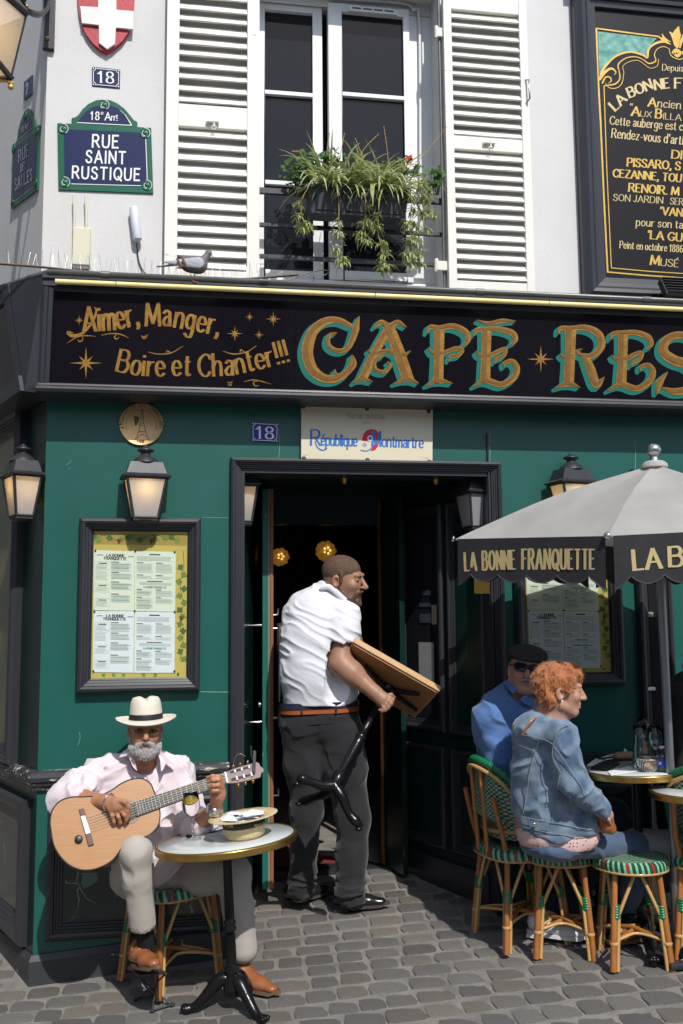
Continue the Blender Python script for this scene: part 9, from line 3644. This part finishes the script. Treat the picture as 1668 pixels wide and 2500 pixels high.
for a, b in zip(xs_, xs_[1:]):
 q.tube([(a + .01, YB - .052, z1 - .03), (b - .01, YB - .052, z1 - .03), (b - .014, YB - .044, z0 + .018), (a + .014, YB - .044, z0 + .018), (a + .01, YB - .052, z1 - .03)], .004, 5)
q.build('trough', M['terrace_plastic'], pb)
q = MB()
q.box(x0 + .015, x1 - .015, YB - .05, YB + .07, z1 - .012, z1 + .004)
q.build('soil', M['soil'], pb)
def blade(mb, base, d, L_, w_, droop, tw=0.0, n=7):
 d = Vector(d).normalized()
 p = Vector(base)
 vs = []
 sd = d.cross(Vector((0, 0, 1)))
 sd = sd.normalized() if sd.length > .05 else Vector((1, 0, 0))
 for i in range(n + 1):
  t = i / n
  w = w_ * (1 - .15 * (1 - t)) * (1 - t ** 3) + .0004
  up_ = Vector((0, 0, 1)) * .25 * w
  vs += [p - sd * w + up_, p, p + sd * w + up_]
  d = (d + Vector((rnd.uniform(-.04, .04), rnd.uniform(-.04, .04), -droop / n))).normalized()
  p = p + d * (L_ / n)
 fs = []
 for i in range(n):
  fs += [(3 * i, 3 * i + 1, 3 * i + 4, 3 * i + 3), (3 * i + 1, 3 * i + 2, 3 * i + 5, 3 * i + 4)]
 mb.add(vs, fs, True)
def spider(label, cx, cy, n, spread, L0, L1, runners):
 c = BP(cx, cy, YB - .01)
 t = thing('spider_plant', label, 'plant', (c.x, c.y, z1), 'plants in the window trough')
 g_, p_ = MB(), MB()
 for i in range(int(n * 1.7)):
  a = rnd.uniform(0, 2 * math.pi)
  el = rnd.uniform(.35, 1.35)
  if rnd.random() < .5:
   a = rnd.uniform(-math.pi, 0)
  d = (math.cos(a) * math.cos(el), math.sin(a) * math.cos(el), math.sin(el))
  b = c + Vector((rnd.uniform(-spread, spread), rnd.uniform(-.03, .03), 0))
  b.z = z1 + .004
  blade(g_ if rnd.random() < .55 else p_, b, d, rnd.uniform(L0, L1) * 1.12, rnd.uniform(.0055, .0098), rnd.uniform(1.2, 2.6))
 o = g_.build('leaves', M['leaf_stripe'], t)
 o['kind'] = 'stuff'
 o = p_.build('leaves', M['leaf_pale'], t)
 o['kind'] = 'stuff'
 for pts, cl in runners:
  st = MB()
  path = catmull([BP(x, y, YB - .075) for x, y in pts], 5)
  st.tube([Vector((c.x + (path[0].x - c.x) * .7, c.y, z1 + .01))] + path, .0022, 5)
  st.build('runner', M['runner_stem'], t)
  lm = MB()
  for (x, y, n_, sz) in cl:
   b0 = BP(x, y, YB - .075)
   for j in range(int(n_ * 1.5)):
    a = rnd.uniform(0, 6.28)
    el = rnd.uniform(-.3, 1.2)
    blade(lm, b0 + Vector((rnd.uniform(-.014, .014), rnd.uniform(-.012, .012), rnd.uniform(-.014, .014))), (math.cos(a) * math.cos(el), math.sin(a) * math.cos(el), math.sin(el)), sz * rnd.uniform(.7, 1.25), rnd.uniform(.0034, .0056), rnd.uniform(1.5, 3.0), n=5)
  o = lm.build('plantlets', M['leaf_pale'], t)
  o['kind'] = 'stuff'
spider('striped spider plant at the left of the trough with two hanging runners', 600, 1120, 62, .07, .16, .30,
       [([(640, 1120), (655, 1200), (655, 1320), (660, 1500), (665, 1560)], [(655, 1330, 12, .05), (650, 1400, 16, .055), (640, 1490, 16, .055), (665, 1560, 20, .06), (690, 1560, 12, .05)]),
  ([(480, 1110), (440, 1180), (430, 1260), (450, 1340)], [(420, 1210, 8, .045), (415, 1300, 14, .05), (450, 1340, 16, .055), (480, 1350, 12, .05), (440, 1370, 10, .05)])])
spider('striped spider plant in the middle with tangled runners', 790, 1130, 46, .08, .15, .28,
       [([(800, 1130), (815, 1200), (810, 1320), (815, 1420)], [(840, 1240, 8, .045), (810, 1330, 16, .055), (800, 1400, 18, .055), (830, 1440, 14, .05), (780, 1420, 10, .05), (850, 1330, 12, .05)]),
  ([(870, 1130), (895, 1220), (890, 1380), (910, 1480), (935, 1580)], [(885, 1290, 10, .05), (880, 1360, 14, .05), (915, 1460, 18, .055), (930, 1520, 18, .055), (935, 1590, 22, .06), (910, 1600, 12, .05)])])
spider('bushy spider plant at the right with a thick hanging curtain of plantlets', 945, 1120, 66, .08, .16, .30,
       [([(1050, 1110), (1090, 1200), (1080, 1330), (1090, 1480), (1100, 1590)], [(1090, 1180, 12, .05), (1140, 1130, 12, .05), (1100, 1260, 18, .055), (1070, 1340, 22, .055), (1110, 1350, 20, .055), (1080, 1440, 22, .055), (1130, 1440, 20, .055), (1060, 1520, 20, .055), (1110, 1530, 22, .055), (1140, 1520, 14, .05), (1090, 1590, 18, .05), (1150, 1570, 10, .045)]),
  ([(1080, 1110), (1150, 1150), (1190, 1230), (1180, 1330)], [(1150, 1100, 16, .05), (1190, 1140, 16, .05), (1170, 1200, 18, .05), (1200, 1270, 14, .05), (1160, 1280, 20, .055), (1180, 1370, 12, .05), (1220, 1290, 8, .045)])])
t = thing('dry_flower_stalks', 'pale dry spider plant stalks rising above the trough', 'stalks', BP(800, 1100))
for pts in ([(580, 1080), (585, 900), (600, 800)], [(640, 1060), (670, 900), (688, 800)], [(760, 1060), (790, 940), (755, 830)], [(700, 1080), (800, 900), (890, 805)], [(960, 1080), (945, 900), (925, 760)], [(1000, 1060), (1160, 930), (1298, 760)], [(930, 1100), (1050, 1000), (1180, 890)], [(500, 1060), (430, 920), (378, 905)]):
 q = MB()
 c = catmull([BP(x, y, YB - .03) for x, y in pts], 6)
 q.tube(c, [float(v) for v in np.linspace(.0022, .0014, len(c))], 5)
 for i in range(5):
  p = c[-1 - i]
  q.ball(p, (.003, .003, .005), 6, 4)
 q.build('stalk', M['runner_stem'], t)
def geranium(label, cx, cy, n, sx_, sz_, flower=None):
 c = BP(cx, cy, YB)
 t = thing('geranium', label, 'plant', (c.x, c.y, z1), 'plants in the window trough')
 l, s_ = MB(), MB()
 for i in range(n):
  p = c + Vector((rnd.gauss(0, sx_), rnd.uniform(-.06, .05), rnd.gauss(0, sz_)))
  r_ = rnd.uniform(.016, .028)
  nrm = Vector((rnd.uniform(-.6, .6), rnd.uniform(-1, -.1), rnd.uniform(.1, 1))).normalized()
  u_ = nrm.orthogonal().normalized()
  v_ = nrm.cross(u_)
  ring = []
  for j in range(15):
   a = .25 + j / 14 * (2 * math.pi - .5)
   rr = r_ * (1 + .12 * math.cos(a * 7))
   ring.append(p + u_ * math.cos(a) * rr + v_ * math.sin(a) * rr + nrm * (.006 * math.cos(a * 3.5)))
  l.add([p - nrm * .004] + ring, [(0, j, j + 1) for j in range(1, 15)], True)
  s_.tube([p, Vector((c.x + (p.x - c.x) * .3, YB, z1 + .01))], .0014, 4, cap=False)
 o = l.build('leaves', M['leaf_geranium'], t)
 o['kind'] = 'stuff'
 s_.build('stems', M['leaf_geranium'], t)['kind'] = 'stuff'
 if flower:
  f0 = BP(*flower, YB - .02)
  q = MB()
  for i in range(34):
   d = Vector((rnd.gauss(0, 1), rnd.gauss(0, 1), rnd.gauss(0, .8))).normalized()
   p = f0 + d * rnd.uniform(.010, .024)
   u_ = d.orthogonal().normalized()
   v_ = d.cross(u_)
   q.add([p] + [p + u_ * math.cos(a) * .009 + v_ * math.sin(a) * .009 + d * .003 * (a % 2) for a in [k * 1.257 for k in range(5)]], [(0, k + 1, (k + 1) % 5 + 1) for k in range(5)])
  q.build('red_flower', M['petal_red'], t)
geranium('dark green geranium bushing out at the left end of the trough', 410, 1020, 44, .045, .045)
geranium('geranium leaves behind the left spider plant', 600, 960, 30, .05, .028)
geranium('geranium with one red flower head above the right end', 1020, 1010, 26, .06, .025, (1072, 955))
geranium('small drooping geranium sprig at the far right end', 1240, 1075, 16, .022, .022)
